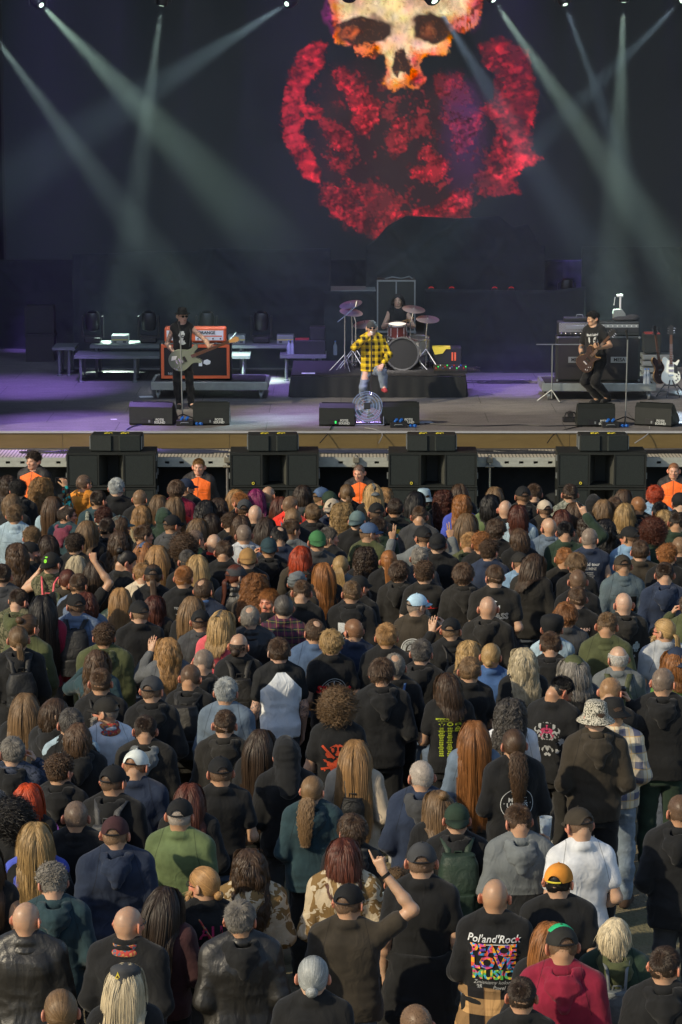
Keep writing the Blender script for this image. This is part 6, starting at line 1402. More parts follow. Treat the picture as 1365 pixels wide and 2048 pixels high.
 p = at_y(1134, 572, 54.6); moving_head((p.x, 54.6, p.z), 'dark floor light behind the low drape at the right', (0, -.1, 1), False, .9, True); b = MB(); b.box((p.x - .5, 54.2, ZS), (p.x + .5, 55.0, p.z - .38)); tag(b.build('light_plinth', MAT['cloth_black']), 'black plinth under the dark floor light at the right', 'plinth')
def beams():
 """lit moving heads in the roof and the smoke they shine through"""
 L = [((85, 12, 50), (330, 265, 47), 1.0, 5.2, (.70, 1, .76), 'lit spotlight at the upper left shining down to the right'),
         ((323, 15, 52), (292, 250, 52), .8, 5.5, (.70, .95, .82), 'lit spotlight shining nearly straight down left of the screen picture'),
         ((572, 9, 53), (350, 150, 50), .55, 4.5, (.6, .85, .9), 'lit spotlight left of the skull shining down to the left'),
         ((-20, 60, 49), (270, 455, 50), 1.0, 5.5, (.70, .95, .82), 'lit spotlight past the left edge shining to the right'),
         ((990, 4, 50), (1262, 400, 48), 1.2, 5.2, (.74, 1, .78), 'lit spotlight right of the skull shining down to the right'),
         ((1248, 8, 52), (1240, 220, 52), 1.0, 6, (.74, 1, .82), 'lit spotlight at the upper right shining straight down'),
         ((1132, 12, 53), (1200, 200, 52), .45, 4.5, (.6, .85, .95), 'faint spotlight between the two bright ones at the right'),
         ((1362, 4, 53), (1265, 100, 52), .45, 4.0, (.6, .85, .95), 'faint spotlight at the upper right corner'),
         ((872, 6, 51), (960, 150, 50), .55, 5, (.6, .8, 1), 'round spotlight in front of the forehead of the skull, right'),
         ((698, 4, 51), (690, 200, 50), 0, 5, (1, 1, 1), 'dark spotlight in front of the forehead of the skull, left')]
 for (a, t, pw, ang, col, lab) in L:
  p = at_y(*a); q = at_y(*t); d = (q - p).normalized()
  s = 1.0 if a[0] not in (872, 698) else 1.35
  r = moving_head(tuple(p - d * .16 * s), lab, tuple(d), pw > 0, .85 * s)
  if pw > 0:
   l = bpy.data.lights.new('spot_beam', 'SPOT'); l.energy = 9000 * pw * BEAM; l.color = col; l.spot_size = R(ang * 2.0); l.spot_blend = 1.0; l.shadow_soft_size = .045
   o = bpy.data.objects.new('beam_lamp', l); COL.objects.link(o); o.location = p + d * .05; o.rotation_euler = (-d).to_track_quat('Z', 'Y').to_euler()
 for k, px in enumerate((110, 245, 378, 500, 1045, 1140, 1195, 1335)):   # violet wash lamps hung above the frame
  p = at_y(px, -60, 54); q = at_y(px - 25 + 6 * k, 300, 55); d = (q - p).normalized(); moving_head(tuple(p - d * .1), 'violet wash light over the stage, number %d from the left' % (k + 1) if False else ['first', 'second', 'third', 'fourth', 'fifth', 'sixth', 'seventh', 'last'][k] + ' violet wash light from the left over the stage', tuple(d), True, .62)
  l = bpy.data.lights.new('violet_wash', 'SPOT'); l.energy = 800 * BEAM; l.color = (.32, .18, 1); l.spot_size = R(9); l.spot_blend = 1; l.shadow_soft_size = .06; o = bpy.data.objects.new('violet_lamp', l); COL.objects.link(o); o.location = p; o.rotation_euler = (-d).to_track_quat('Z', 'Y').to_euler()
 # front wash on the stage floor: violet pools and a pale band
 for (px, py, e, sz, col) in ((60, 775, 800, 20, (.38, .2, 1)), (150, 850, 700, 22, (.42, .25, 1)), (560, 770, 700, 18, (.38, .2, 1)), (650, 830, 500, 20, (.5, .35, 1)), (1040, 770, 900, 20, (.36, .2, 1)), (330, 815, 600, 13, (1, .92, .7)), (1020, 815, 600, 12, (1, .92, .7)), (1345, 780, 500, 12, (.9, .9, 1)), (820, 812, 500, 14, (1, .9, .75)), (390, 700, 900, 12, (.85, .9, 1)), (785, 640, 3200, 8, (1, .93, .85)), (748, 740, 700, 8, (1, .9, .75)), (1190, 700, 900, 12, (.85, .9, 1))):
  q = st(px, py) if py > 740 else at_y(px, py, 49); p = Vector((q.x * .8, 44.5, 11.5)); d = (q - p).normalized()
  l = bpy.data.lights.new('stage_wash', 'SPOT'); l.energy = e * WASH * (6.0 if col[0] < .6 else 1.6); l.color = col; l.spot_size = R(sz); l.spot_blend = 1; l.shadow_soft_size = .08; o = bpy.data.objects.new('wash_lamp', l); COL.objects.link(o); o.location = p; o.rotation_euler = (-d).to_track_quat('Z', 'Y').to_euler()
 for x in (-6, 0, 6):   # added unseen fill lights, broad and cool, that brighten the smoke
  p = Vector((x, 44.7, 11.4)); d = (Vector((x * .7, 53, 2.5)) - p).normalized(); l = bpy.data.lights.new('cool_fill', 'SPOT'); l.energy = 420 * WASH; l.color = (.6, .74, 1); l.spot_size = R(75); l.spot_blend = 1; l.shadow_soft_size = .25; o = bpy.data.objects.new('cool_fill_lamp', l); COL.objects.link(o); o.location = p; o.rotation_euler = (-d).to_track_quat('Z', 'Y').to_euler()
 b = MB(); b.tube([(-9, 44.5, 11.8), (9, 44.5, 11.8)], .03, 8); b.tube([(-9, 44.9, 11.8), (9, 44.9, 11.8)], .03, 8); b.tube([(-9, 44.7, 12.1), (9, 44.7, 12.1)], .03, 8); tag(b.build('lighting_truss', MAT['metal']), 'front lighting truss hanging over the stage edge', 'truss')
 m = bpy.data.materials.new('stage_smoke'); m.use_nodes = True; n = m.node_tree.nodes; n.clear(); out = n.new('ShaderNodeOutputMaterial'); v = n.new('ShaderNodeVolumePrincipled'); v.inputs['Density'].default_value = SMOKE; v.inputs['Color'].default_value = (.85, .9, .95, 1); v.inputs['Anisotropy'].default_value = .2; m.node_tree.links.new(v.outputs[0], out.inputs['Volume'])
 b = MB(); b.box((-8.5, YF + .5, ZS + .02), (8.5, YSCR - .3, 14.8)); o = b.build('stage_smoke', m); tag(o, kind='stuff'); tag(o, 'thin smoke filling the air over the stage', 'smoke')
BEAM = 4.6; WASH = 3.0; SMOKE = .0042
# ------------------------------------------------------------------ the crowd
HCOL = dict(blk=(.012, .010, .009), dbr=(.040, .024, .014), br=(.085, .048, .025), lbr=(.19, .115, .055), aub=(.10, .028, .014), gin=(.30, .12, .035), red=(.50, .06, .012),
   bl=(.42, .27, .11), pbl=(.60, .50, .32), gry=(.22, .20, .17), sil=(.36, .38, .37), wht=(.55, .53, .48), mag=(.20, .02, .09), dgr=(.09, .08, .07), stb=(.38, .21, .08))
CC = dict(K=(.010, .0105, .0112), K2=(.018, .017, .015), BR=(.036, .029, .020), CH=(.045, .047, .05), GY=(.13, .145, .15), LG=(.36, .38, .40), WH=(.62, .64, .66), NV=(.018, .028, .055), BL=(.05, .11, .26),
          RB=(.06, .09, .45), SB=(.16, .26, .38), DN=(.06, .10, .18), LD=(.26, .36, .42), OL=(.065, .075, .032), DG=(.018, .035, .022), GN=(.10, .14, .06), TE=(.02, .045, .055), GT=(.10, .15, .15),
          RD=(.62, .035, .02), MR=(.22, .012, .035), OR=(.62, .24, .03), PK=(.62, .10, .12), BG=(.42, .35, .26), PU=(.16, .035, .06), KH=(.17, .14, .075), MC=(.62, .66, .62), GB=(.11, .15, .20),
          TN=(.30, .17, .06), LB=(.40, .58, .70), CG=(.04, .14, .05), KG=(.02, .40, .16), PL=(.20, .07, .42), BK=(.02, .016, .012), CRM=(.50, .43, .32), MO=(.045, .018, .02), YE=(.7, .6, .03), GRN=(.08, .2, .04))
CR = []
def P(x, y, hair, hc, top, tc, label, **o): CR.append((x, y, hair, hc, top, tc, label, o))
EXEC_CROWD = True
P(17,968,'wavy','dbr','long','K','woman with loose dark hair at the far left edge of the front row')
P(37,981,'curltop','blk','long','K','man with short black curls in a black hoodie below the leftmost orange guard',hy=-20,hood='K')
P(81,975,'curly','stb','long','aztec','person with big frizzy blond hair and turquoise patterned knit holding a phone up',R='phone',wide=1.05)
P(25,1007,'bowl','lbr','long','K','person with light brown bowl cut and black top near the left edge',hy=-35)
P(30,1031,'short','lbr','jacket','LD','man with thick dark blond hair in a pale blue denim jacket',mat='denim',wide=1.1,hy=-15)
P(106,1010,'vlong','br','long','LD','woman with very long straight brown hair over a pale denim top')
P(168,968,'buzz','dbr','jacket','OR','balding man in an orange and black jacket looking right at the front row',hy=-45,hood='OR',wide=1.05)
P(197,1001,'fade','dbr','long','TE','bearded man with grey camouflage backpack straps near the front',hy=-45,beard=1,bag='day:camo_grey',wide=1.15)
P(233,976,'short','sil','tee','K','person with short silver dyed hair in a black shirt',wide=1.1)
P(280,998,'buzz','lbr','long','K','man with a shaved head and black shirt in front of the leftmost speaker stack',hy=-15)
P(134,1030,'balding','dbr','jacket','TE','balding man with glasses and a maroon hood over a teal jacket',hy=-60,hood='PU',glasses=1,wide=1.1)
P(174,1062,'longs','lbr','tee','K','woman with long light brown hair turned right behind the maroon hood man',hy=-50)
P(214,1057,'fade','dbr','long','K','man with dark brown hair in a black hoodie behind the green cap',hood='K',hy=-20)
P(208,1037,'curltop','aub','long','K','person with curly reddish brown hair mostly hidden by other heads')
P(241,1051,'bob','br','long','DG','woman with a grey green cap facing right',cap='cap:GT',hy=-75)
P(283,1030,'wavy','stb','long','DG','woman with wind blown strawberry blond hair and a khaki backpack',bag='day:KH',hy=-10)
P(317,1008,'longs','lbr','tee','K2','small blond woman between the shaved man and the red top',h=1.6)
P(350,1012,'longs','lbr','long','RD','woman with long light brown hair in a red top beside the maroon jacket')
P(329,1040,'longs','br','long','DG','person in a black green hood pulled up with brown hair below',hoodup='DG')
P(345,1050,'buzz','dbr','long','CH','man in a black cap turned right above the ginger long hair',cap='cap:K',hy=-35,glasses=1,hood='CH')
P(287,1071,'fade','br','long','K','man with short brown hair facing right above the blue trucker cap',hy=-50)
P(64,1076,'curltop','lbr','long','LD','person with curly dark blond hair behind the pale denim jacket')
P(35,1108,'wavy','br','long','K','woman with long wavy brown hair left of the cap with white letters')
P(60,1104,'buzz','dbr','tee','K','bearded man in profile with black backward cap and white print on his back',hy=-80,cap='capback:K',beard=1,prt='scrawl')
P(98,1090,'bob','dbr','long','K','woman with dark hair above the green logo cap')
P(151,1090,'curltop','dbr','tee','K','man with dark curls in a black shirt left of the raised fist',wide=1.15)
P(103,1127,'buzz','dbr','sleeveless','camo_green','person with black backward cap with green logo and a pink strapped backpack',hy=-40,cap='capback:K2',bag='small:PK',R='down',L='face',logo='green')
P(152,1132,'longs','pbl','long','K','woman with long platinum blond hair near the raised fist')
P(190,1142,'longs','dbr','long','K','woman with straight dark hair behind the raised bare forearm')
P(246,1122,'bun','blk','sleeveless','K','woman with black hair in a bun bowing her head to the right',hy=-70,tilt=-20)
P(287,1106,'longs','gin','long','floral','person with blue trucker cap and teal patterned shirt',cap='cap:DN',wide=1.1)
P(315,1112,'vlong','stb','long','K2','person with very long ginger blond hair right of the blue trucker cap')
P(307,1152,'pony','br','tee','K','woman in a black cap with white lettering and a brown braid',cap='cap:K',prt='sketch',h=1.7)
P(285,1148,'short','stb','long','CRM','man with short ginger hair and a beige hood',hood='CRM')
P(136,1160,'bunlow','aub','long','BR','woman with tied reddish hair wearing a small olive backpack',bag='day:OL',h=1.64)
P(240,1082,'wavy','br','long','K','woman with wavy brown hair behind the woman with the black bun')
P(5,1152,'fade','dbr','jacket','CH','man in a dark checked jacket cut by the left edge')
P(157,1170,'fade','br','sleeveless','DN','man in a blue denim vest with patches raising his fist',mat='denim',R='fist',under='K',hy=-20,prt='patch')
P(353,981,'mop','br','long','MR','person with shaggy brown hair and a maroon jacket left of an orange guard',hy=-15,wide=1.1)
P(372,975,'short','dbr','jacket','K','man in a navy cap turned right in front of the orange guard',cap='cap:NV',hy=-60)
P(410,1020,'wavy','blk','long','K','woman with long black wavy hair in front of the orange guard at the second gap')
P(437,1015,'wavy','dbr','long','K','woman with dark wavy hair right of the black haired woman')
P(423,1046,'bob','dbr','long','K','woman with dark shoulder length hair behind the two black haired women')
P(471,997,'longs','stb','jacket','LD','woman with blond hair with dark roots and denim jacket in the front row',mat='denim')
P(481,1004,'short','gin','long','K','ginger man peeking between blond woman and dark cap',hy=30)
P(490,1018,'short','br','long','K','person in a grey blue backward cap with its strap over dark hair',cap='cap:CH')
P(513,996,'bob','mag','long','K','woman with magenta dyed hair left of the bald man')
P(537,990,'bald','','tee','GN','bald man in a grey green shirt with a strap in the front row',hy=-15,wide=1.05)
P(511,1029,'bald','','long','K','bald man with reddish scalp in black behind the dark cap')
P(560,1012,'longs','aub','long','K','woman with long reddish hair left of the red jacket')
P(581,1012,'buzz','lbr','jacket','RD','bald man in a bright red hooded jacket with a blue backpack',hood='RD',bag='small:DN')
P(605,988,'bob','dbr','long','CH','person with tousled dark hair and a dark patterned scarf at the front',hood='CH')
P(643,994,'short','lbr','long','plaid_green','person in a denim blue cap turned right wearing checked shirt',cap='cap:DN',hy=-60)
P(665,1017,'buzz','br','long','NV','man in a beige backward cap with a black bird mark',cap='capback:BG',hood='NV',logo='bird')
P(660,1002,'buzz','br','long','K','person in a dark green cap just behind the beige cap',cap='capback:DG')
P(626,1028,'short','lbr','long','K','man with short light brown hair and ears showing, black hood, middle of the front rows',hood='K')
P(586,1037,'pony','lbr','long','K','person with light brown hair tied back below the red jacket man')
P(530,1056,'longs','dbr','long','K','woman with straight dark hair between two bald men')
P(461,1047,'curltop','br','long','K','person with short brown curls above the bowl haired head')
P(482,1050,'bob','br','long','K','woman with a short brown bob left of the bald man with ashy scarf')
P(488,1070,'buzz','gry','long','LG','man with grey shaved head and a pale grey striped hood',hood='LG')
P(560,1074,'balding','blk','long','NV','man with a dark crown thinning on top in a navy sweater',hy=-10)
P(582,1060,'fade','br','tee','GY','man with short brown hair facing right in a grey shirt with white collar',hy=-50)
P(396,1057,'longs','lbr','long','K','woman with sunglasses pushed up on light brown hair',wide=1.05)
P(368,1097,'afro','br','long','K','person with a big brown curly mop')
P(391,1080,'buzz','dgr','long','plaid_green','man with dark grey cropped hair in a dark green check shirt',hy=-40)
P(429,1088,'bald','','jacket','K','bald man with a red collar under a black jacket',under='RD')
P(449,1104,'short','br','tee','K','man with brown hair in a black shirt with head bowed left',hy=20,tilt=-12,wide=1.12)
P(396,1132,'longs','bl','long','K','woman with long smooth blond hair above the balding man')
P(375,1122,'fade','dgr','long','K','man with short grey black hair left of the blond long hair')
P(368,1156,'fade','gin','tee','K','man with cropped ginger hair and white print on his black shirt',hy=-15,prt='tourlist')
P(496,1118,'buzz','br','long','K','person in a tan brown backward cap',cap='capback:TN')
P(538,1096,'buzz','lbr','long','K','man in a slate backward cap with a pale blue collar',cap='capback:TE',hood='K',L='face',wide=1.1)
P(600,1113,'bob','red','long','BR','woman with bright red orange hair and a dark brown hoodie',hood='BR')
P(635,1083,'buzz','dbr','tee','CH','man in a bright green backward cap and dark grey shirt',cap='capback:CG')
P(657,1076,'fade','dgr','jacket','K','man with grey black hair in profile right of the green cap',hy=-70)
P(648,1146,'longs','gin','long','K','woman with ginger hair seen between the brown hoodie and the blond braids')
P(681,1132,'braids','bl','long','GY','woman with thin blond braids tied with a yellow band')
P(472,1152,'pony','aub','jacket','K','person in a charcoal cap facing right wearing a black leather jacket',mat='leather',cap='cap:CH',hy=-50,glasses=1)
P(508,1172,'curly','gin','long','BR','woman with very long curly ginger hair')
P(595,1167,'short','br','long','BR','person with a grey wrapped headscarf',cap='wrap:GY')
P(604,1185,'fade','br','tee','K','man with brown flat top hair and black shirt right of the face turned round',wide=1.05)
P(407,1181,'balding','br','jacket','NV','man with thinning brown hair and a blue collar',under='BL',hy=-25)
P(694,987,'pony','lbr','tee','K','woman with tied back light brown hair in the front row left of the third guard')
P(747,987,'bob','bl','long','K','person in a grey backward cap with black figure over blond hair beside the third guard',cap='capback:GY',logo='bird')
P(769,993,'wavy','stb','long','K','woman with blond waves right of the grey backward cap')
P(753,1025,'buzz','dbr','long','K','man in a plain black cap below the grey backward cap',cap='cap:K')
P(790,1017,'short','dbr','sleeveless','DG','dark haired man with a denim vest carrying a colour patch',hy=-10,under='K',prt='patch')
P(830,1001,'longs','blk','long','K','woman with straight black hair left of the denim bucket hat')
P(848,996,'short','br','long','DG','person in a pale blue denim bucket hat',cap='bucket:LD')
P(888,1000,'curly','aub','long','K','woman with dark auburn curls and a hair clip',hy=15)
P(920,985,'longs','br','long','K','woman with long brown hair behind the blue shirt')
P(924,1008,'wavy','gin','tee','RB','woman with ginger brown hair in a bright blue shirt',wide=1.15)
P(934,1047,'vlong','lbr','long','CH','person with very long straight light brown hair in front of the blue shirt')
P(989,991,'longs','lbr','long','TE','woman with pale brown hair at the front right of the blue shirt')
P(980,1008,'bob','blk','long','GN','woman with black wavy bob in a grey olive top',wide=1.15)
P(1011,1019,'bald','','long','K','bald man with a black backpack by the fourth speaker gap',bag='day:K',wide=1.15)
P(839,1033,'fade','br','long','CH','man with faded brown hair and bowed head in a charcoal top',tilt=-15,wide=1.15)
P(715,1042,'short','br','tee','K','man in a grey and mint mesh cap worn backward',cap='capback:GT',wide=1.1)
P(738,1066,'buzz','lbr','long','OL','bearded man in a blue white and pink cap looking right',cap='cap:DN',hy=-70,beard=1)
P(757,1055,'short','dbr','jacket','DG','dark haired man with a green scarf behind the pink peaked cap')
P(731,1116,'curly','dbr','jacket','K','woman with long dark brown curls in a black jacket')
P(847,1074,'buzz','dbr','long','GY','man in a black cap raising both hands in grey sleeves',cap='cap:K',L='vee',R='vee')
P(876,1088,'buzz','dbr','long','K','man in a plain black backward cap right of the raised grey arms',cap='capback:K',wide=1.1)
P(938,1087,'short','stb','long','OL','man with short ginger curls in an olive hoodie',hood='OL',wide=1.2)
P(963,1088,'curltop','gin','long','K','person with ginger curls right of the olive hoodie')
P(979,1103,'curltop','br','long','NV','person with brown curls and bare neck right of the olive hoodie')
P(992,1061,'mop','br','tee','K','person with a brown mop and pale gothic lettering on a black shirt',prt='gothic')
P(778,1122,'ponyhigh','gin','jacket','K','woman with a long ginger ponytail hanging down her back')
P(838,1116,'short','gry','long','CH','man with grey blond hair and bushy beard sides',beard=1)
P(799,1146,'mop','br','long','K2','young man with wavy brown hair and a dark hoodie right of the long ginger ponytail',hood='K2',hy=-20)
P(849,1147,'curltop','br','tee','K2','man with curly brown top and a red letter print on his black shirt',prt='redA',hy=-15)
P(927,1151,'mop','br','long','K2','man with wavy brown mop in a brown black hoodie',hood='K2',hy=-15)
P(990,1154,'fade','br','tee','K2','man with a skin fade and pale print on a black shirt',prt='cass',wide=1.25)
P(718,1174,'buzz','dbr','tee','K','bearded man in a black cap turned right behind the black hoodie with a yellow mark',cap='cap:K2',hy=-40,beard=1)
P(704,1186,'fade','lbr','long','K','man with sandy hair and a white printed panel on his black hoodie',hood='K',prt='panel',wide=1.1)
P(685,1028,'curly','bl','long','K','woman with curly blond hair right of the beige backward cap')
P(1047,992,'buzz','br','long','K','man in a black cap before the dark gap right of the third speaker stack',cap='cap:K',hood='K')
P(1069,988,'short','br','long','K','man with short brown hair beside the black cap in the front row')
P(1090,1019,'buzz','br','jacket','K2','person in a pale beige cap with glasses and patched vest',cap='cap:BG',hy=30,glasses=1)
P(1037,1029,'bob','aub','jacket','LD','woman with reddish brown hair behind the bald man with the black bag',mat='denim')
P(1140,988,'fade','dbr','long','camo_grey','man with dark brown hair and patterned scarf in the front row below the fourth speaker')
P(1150,1024,'longs','br','jacket','LD','woman with long brown hair and pale denim jacket right of the dark speaker gap',mat='denim')
P(1126,1038,'bob','aub','long','K','woman with auburn hair left of the denim jacket')
P(1187,1012,'short','dbr','long','K','person in a black hood pulled up in the front row',hoodup='K')
P(1206,1018,'longs','lbr','long','K','woman with pale brown hair behind the black hood')
P(1174,1049,'wavy','dbr','long','K','woman with long dark brown waves beside the pointing arm')
P(1212,1057,'wavy','blk','long','K','woman with long black waves and a red print',wide=1.05,prt='redblot')
P(1179,1078,'buzz','gry','sleeveless','NV','man with cropped grey hair in a navy sleeveless shirt with white text',prt='world',wide=1.1)
P(1229,1014,'short','br','long','DG','young man with short brown hair and a dark hood turned left',hy=20,hood='TE')
P(1247,996,'longs','br','long','K','woman with long brown hair behind the red crest of hair at the right')
P(1250,1026,'bob','bl','long','K','woman with straight yellow blond hair at the right')
P(1277,1012,'buzz','gin','long','K','broad man with cropped ginger hair in a black hoodie',hood='K',wide=1.2)
P(1310,992,'redtop','red','jacket','SB','man with a bright red crest on shaved hair and a blue scarf',hood='SB')
P(1321,1024,'short','blk','long','CH','person with short black hair and a white printed vest below the red crest',prt='sketch')
P(1329,1039,'bob','bl','long','DG','blond woman right of the auburn curls')
P(1307,1064,'afro','aub','long','DG','person with a huge curly auburn mane')
P(1354,1046,'fade','dbr','tee','DG','man with dark cropped hair at the right edge behind the auburn mane',wide=1.15)
P(1360,1006,'short','dbr','long','K','person in a black beanie at the right edge below the last guard',cap='beanie:K')
P(1098,1055,'bald','','long','GB','bald man in a blue grey hoodie facing left',hy=35,hood='GB',wide=1.1)
P(1131,1065,'fade','blk','long','DG','man with black hair pointing one finger up with a blue wristband',R='point',band='SB')
P(1040,1077,'bowl','br','tee','K','person with a smooth brown mop in a black shirt')
P(1260,1074,'buzz','br','long','SB','man in a black cap facing left with a light blue shirt',cap='cap:K',hy=55)
P(1280,1103,'short','br','tee','BR','stout man with brown hair in a brown black shirt',wide=1.25)
P(1335,1112,'curltop','gin','tee','K','young man with messy ginger hair in black at the right',hy=-20,prt='redblot')
P(1360,1095,'buzz','lbr','long','K','man with a cropped head cut by the right edge')
P(1330,1149,'fade','dbr','long','NV','man with black cropped hair in a navy blue hoodie by the right edge',hood='NV',wide=1.2)
P(1128,1118,'short','gin','tee','K2','man with ginger hair and a white circle emblem on his shirt',prt='ring',wide=1.1)
P(1155,1130,'mop','lbr','tee','K','young man with wavy sandy hair right of the circle emblem')
P(1156,1162,'buzz','br','long','K','man with close cropped brown hair in black right below the sandy waves',hy=-10)
P(1042,1126,'buzz','lbr','long','SB','man in a black snapback cap and a light blue hoodie',cap='cap:K2',hood='SB',wide=1.1)
P(1064,1129,'bob','br','long','K2','woman looking down to the right beside the light blue hoodie',hy=-50,tilt=-15)
P(1246,1132,'buzz','br','jacket','TE','man in a dark cap with orange print on a dark denim jacket',mat='denim',cap='cap:BR',prt='orange')
P(35,1202,'fade','dbr','jacket','camo_green','thick necked man with large ears in olive camouflage at the left',wide=1.15,beard=1,hood='OL')
P(86,1214,'vlong','blk','long','MR','woman with long black wavy hair and a red plaid sleeve')
P(154,1211,'buzz','dbr','jacket','DN','man in a black snapback with blue denim jacket and big black backpack',mat='denim',cap='cap:K',bag='big:K',wide=1.2)
P(173,1207,'wavy','aub','jacket','GB','woman with reddish brown waves behind the black snapback')
P(241,1197,'longs','stb','jacket','DG','woman with straight ginger blond hair in a dark green leather jacket',mat='leather')
P(279,1225,'buzz','lbr','tee','K','man in a black cap with a neck tattoo and black shirt',cap='cap:K',wide=1.2)
P(308,1213,'bob','aub','long','K2','woman with wavy reddish bob and white print on black',prt='sketch')
P(57,1255,'bun','br','jacket','OL','young man with a topknot in an olive green jacket',hy=-30,L='low')
P(37,1278,'pony','lbr','long','K','man with receding hair in a low ponytail and black backpack at the left',bag='day:K',hood='K',wide=1.1)
P(209,1274,'curltop','br','jacket','OL','man with brown curls in a wide olive parka',wide=1.3,hood='OL')
P(195,1324,'wavy','br','long','TE','woman with long brown waves and white serif letters on a dark teal shirt',prt='lost',L='face')
P(202,1365,'fade','br','long','K','man with short brown hair in a black jacket in front of the teal shirt',bag='small:K2')
P(337,1299,'wavy','stb','jacket','CH','woman with wavy ginger blond hair raising an open hand in a grey denim jacket',mat='denim',L='open')
P(304,1380,'buzz','dbr','long','K','man in a grey blue cap turned right in a black hoodie',cap='cap:CH',hy=-25,hood='K')
P(51,1412,'vlong','lbr','long','K','woman with long straight brown hair and black knit at the left')
P(385,1215,'vlong','lbr','long','K','woman with straight long light brown hair left of two dark caps')
P(401,1243,'buzz','dbr','long','CH','man in a black cap in a charcoal hoodie left of the leather jacket',cap='cap:K',hood='CH',wide=1.1,hy=-15)
P(442,1246,'bob','bl','long','PK','woman in a dark cap with blond hair and pink collar',cap='cap:CH')
P(500,1236,'balding','gry','jacket','K','man with grey balding hair in a black leather jacket in the middle of the crowd',mat='leather',wide=1.15)
P(537,1202,'short','gin','long','K','young man with sunlit face turned back toward the camera',hy=155,yaw=0)
P(568,1215,'slick','dgr','long','plaid_dark','man with slicked back wet hair in a colourful plaid flannel shirt',wide=1.15)
P(630,1264,'balding','br','long','DN','man with thinning brown hair in a blue sweater facing left',hy=25,wide=1.15)
P(478,1291,'bun_bald','dbr','long','K','bald man with a small black bun and glasses and a black backpack',hy=-25,glasses=1,bag='day:K2')
P(407,1326,'buzz','gry','long','K','man with cropped grey hair above the man with black backpack',hood='K')
P(381,1356,'buzz','dbr','long','K','man with dark cropped hair wearing a black backpack and hoodie',hood='K',bag='big:K2')
P(558,1303,'short','br','tee','WH','tattooed man in a white shirt with black raglan sleeves',raglan=1,wide=1.15,L='down',R='down',tattoo=1)
P(662,1287,'mop','bl','tee','K','young man with ash blond mop and red lettering over a grey star emblem',prt='slip')
P(453,1384,'short','sil','long','GB','grey haired man with a bald spot in a blue grey sweater',wide=1.15)
P(708,1262,'buzz','gin','long','NV','man with cropped reddish hair left of the circle skull shirt')
P(774,1274,'short','stb','jacket','K','man with thick short ginger hair in a black polo jacket',wide=1.05)
P(834,1211,'buzz','gry','tee','BR','grey bearded man in a pale blue cap with a round skull emblem',cap='cap:LB',hy=-60,beard=1,prt='skullring',wide=1.15,R='cup')
P(902,1260,'buzz','lbr','jacket','K','bald man with a black strapped cap raising his left hand in black',cap='cap:K',L='open',bag='small:K2')
P(977,1216,'bald','','long','K2','bald man in a brown black hoodie in the middle right',hood='K2',wide=1.15)
P(938,1306,'wavy','bl','long','K','woman with wind blown blond hair and black top in the middle right')
P(981,1313,'bunlow','bl','tee','BL','man with a blond low bun in a blue shirt',wide=1.2)
P(844,1306,'short','dgr','long','K','man with dark brown short hair and black hoodie behind the skull emblem shirt',hood='K')
P(789,1334,'balding','gry','jacket','K','man with grey thinning hair and a blue bag on his right side',bag='small:BL',wide=1.05)
P(763,1348,'mop','br','long','K','young man with brown mop in black hoodie and black shorts',hood='K',bot='shorts:K',wide=1.1,L='low',R='low')
P(938,1341,'short','lbr','tee','K','young man with sandy hair and bare neck in black left of the blue shirt',hy=-15)
P(898,1372,'bob','br','tee','K','woman with long brown hair and yellow green line up print on a black shirt',prt='fest',L='front',R='front',h=1.7)
P(1155,1197,'fade','br','tee','K','man with brown short hair and tour date columns in pink print',prt='rain',wide=1.1)
P(1132,1232,'mop','gin','tee','CH','man with shaggy ginger hair in a dark grey shirt',wide=1.05)
P(1104,1257,'short','blk','sleeveless','LD','person in a large black bucket hat and pale denim vest',mat='denim',cap='beret:K',prt='patch')
P(1103,1291,'short','br','long','K','man with brown hair and a black hoodie in front of the pale denim vest',hood='K')
P(1214,1252,'fade','lbr','jacket','OL','young man with a wavy brown top in a dark green shirt',wide=1.05,h=1.84)
P(1247,1208,'bald','','long','K2','bald tanned man in a black hoodie with printed faces',hood='K2',prt='faces',wide=1.1)
P(1330,1262,'ponyw','bl','tee','LG','man with blond tied hair and ginger beard in profile in a light grey shirt',hy=65,beard=1,glasses=1,wide=1.3)
P(1380,1212,'short','br','long','OL','person at the right edge raising a hand in a black sleeve',L='face',wide=1.1)
P(1237,1317,'rim','wht','long','GY','bald man with white hair ring wearing a grey knit and shoulder straps',bag='day:OL',wide=1.2)
P(1148,1337,'wavyshort','gry','jacket','K','person in an olive cap with grey curls and black leather jacket',mat='leather',cap='cap:OL')
P(1047,1322,'wavy','pbl','long','K','woman with tousled platinum blond hair in black right of the blue shirt')
P(1326,1365,'buzz','gry','long','K','heavy man with cropped grey hair in a black hoodie and green work trousers',hood='K',wide=1.3,bot='long:DG',h=1.86)
P(1353,1321,'curltop','gin','long','GRN','person in a navy cap with ginger curls and a green top',cap='capback:NV')
P(1219,1384,'buzz','stb','long','K','man with cropped ginger hair holding a camera to his face',R='face',camera=1)
P(1108,1377,'fade','blk','long','K','man with black hair looking down to the right at a phone with a skull print',hy=-55,tilt=-28,prt='skulls',wide=1.1,R='low',L='low')
P(112,1425,'bowl','br','long','K','young man with glasses in profile facing right in a black hoodie',hy=-65,glasses=1,hood='K',wide=1.1)
P(213,1422,'buzz','gry','tee','WH','bearded man in a black and white mesh cap and white shirt turned left',hy=70,cap='cap:K2',beard=1,wide=1.2,bandana=1)
P(291,1461,'fade','dbr','jacket','K2','man with a high fade and a grey hood over a black jacket',hood='GY',wide=1.15)
P(141,1447,'short','dgr','sleeveless','LD','man with dark grey hair in a pale denim vest with a pink patch',mat='denim',under='K',prt='patch')
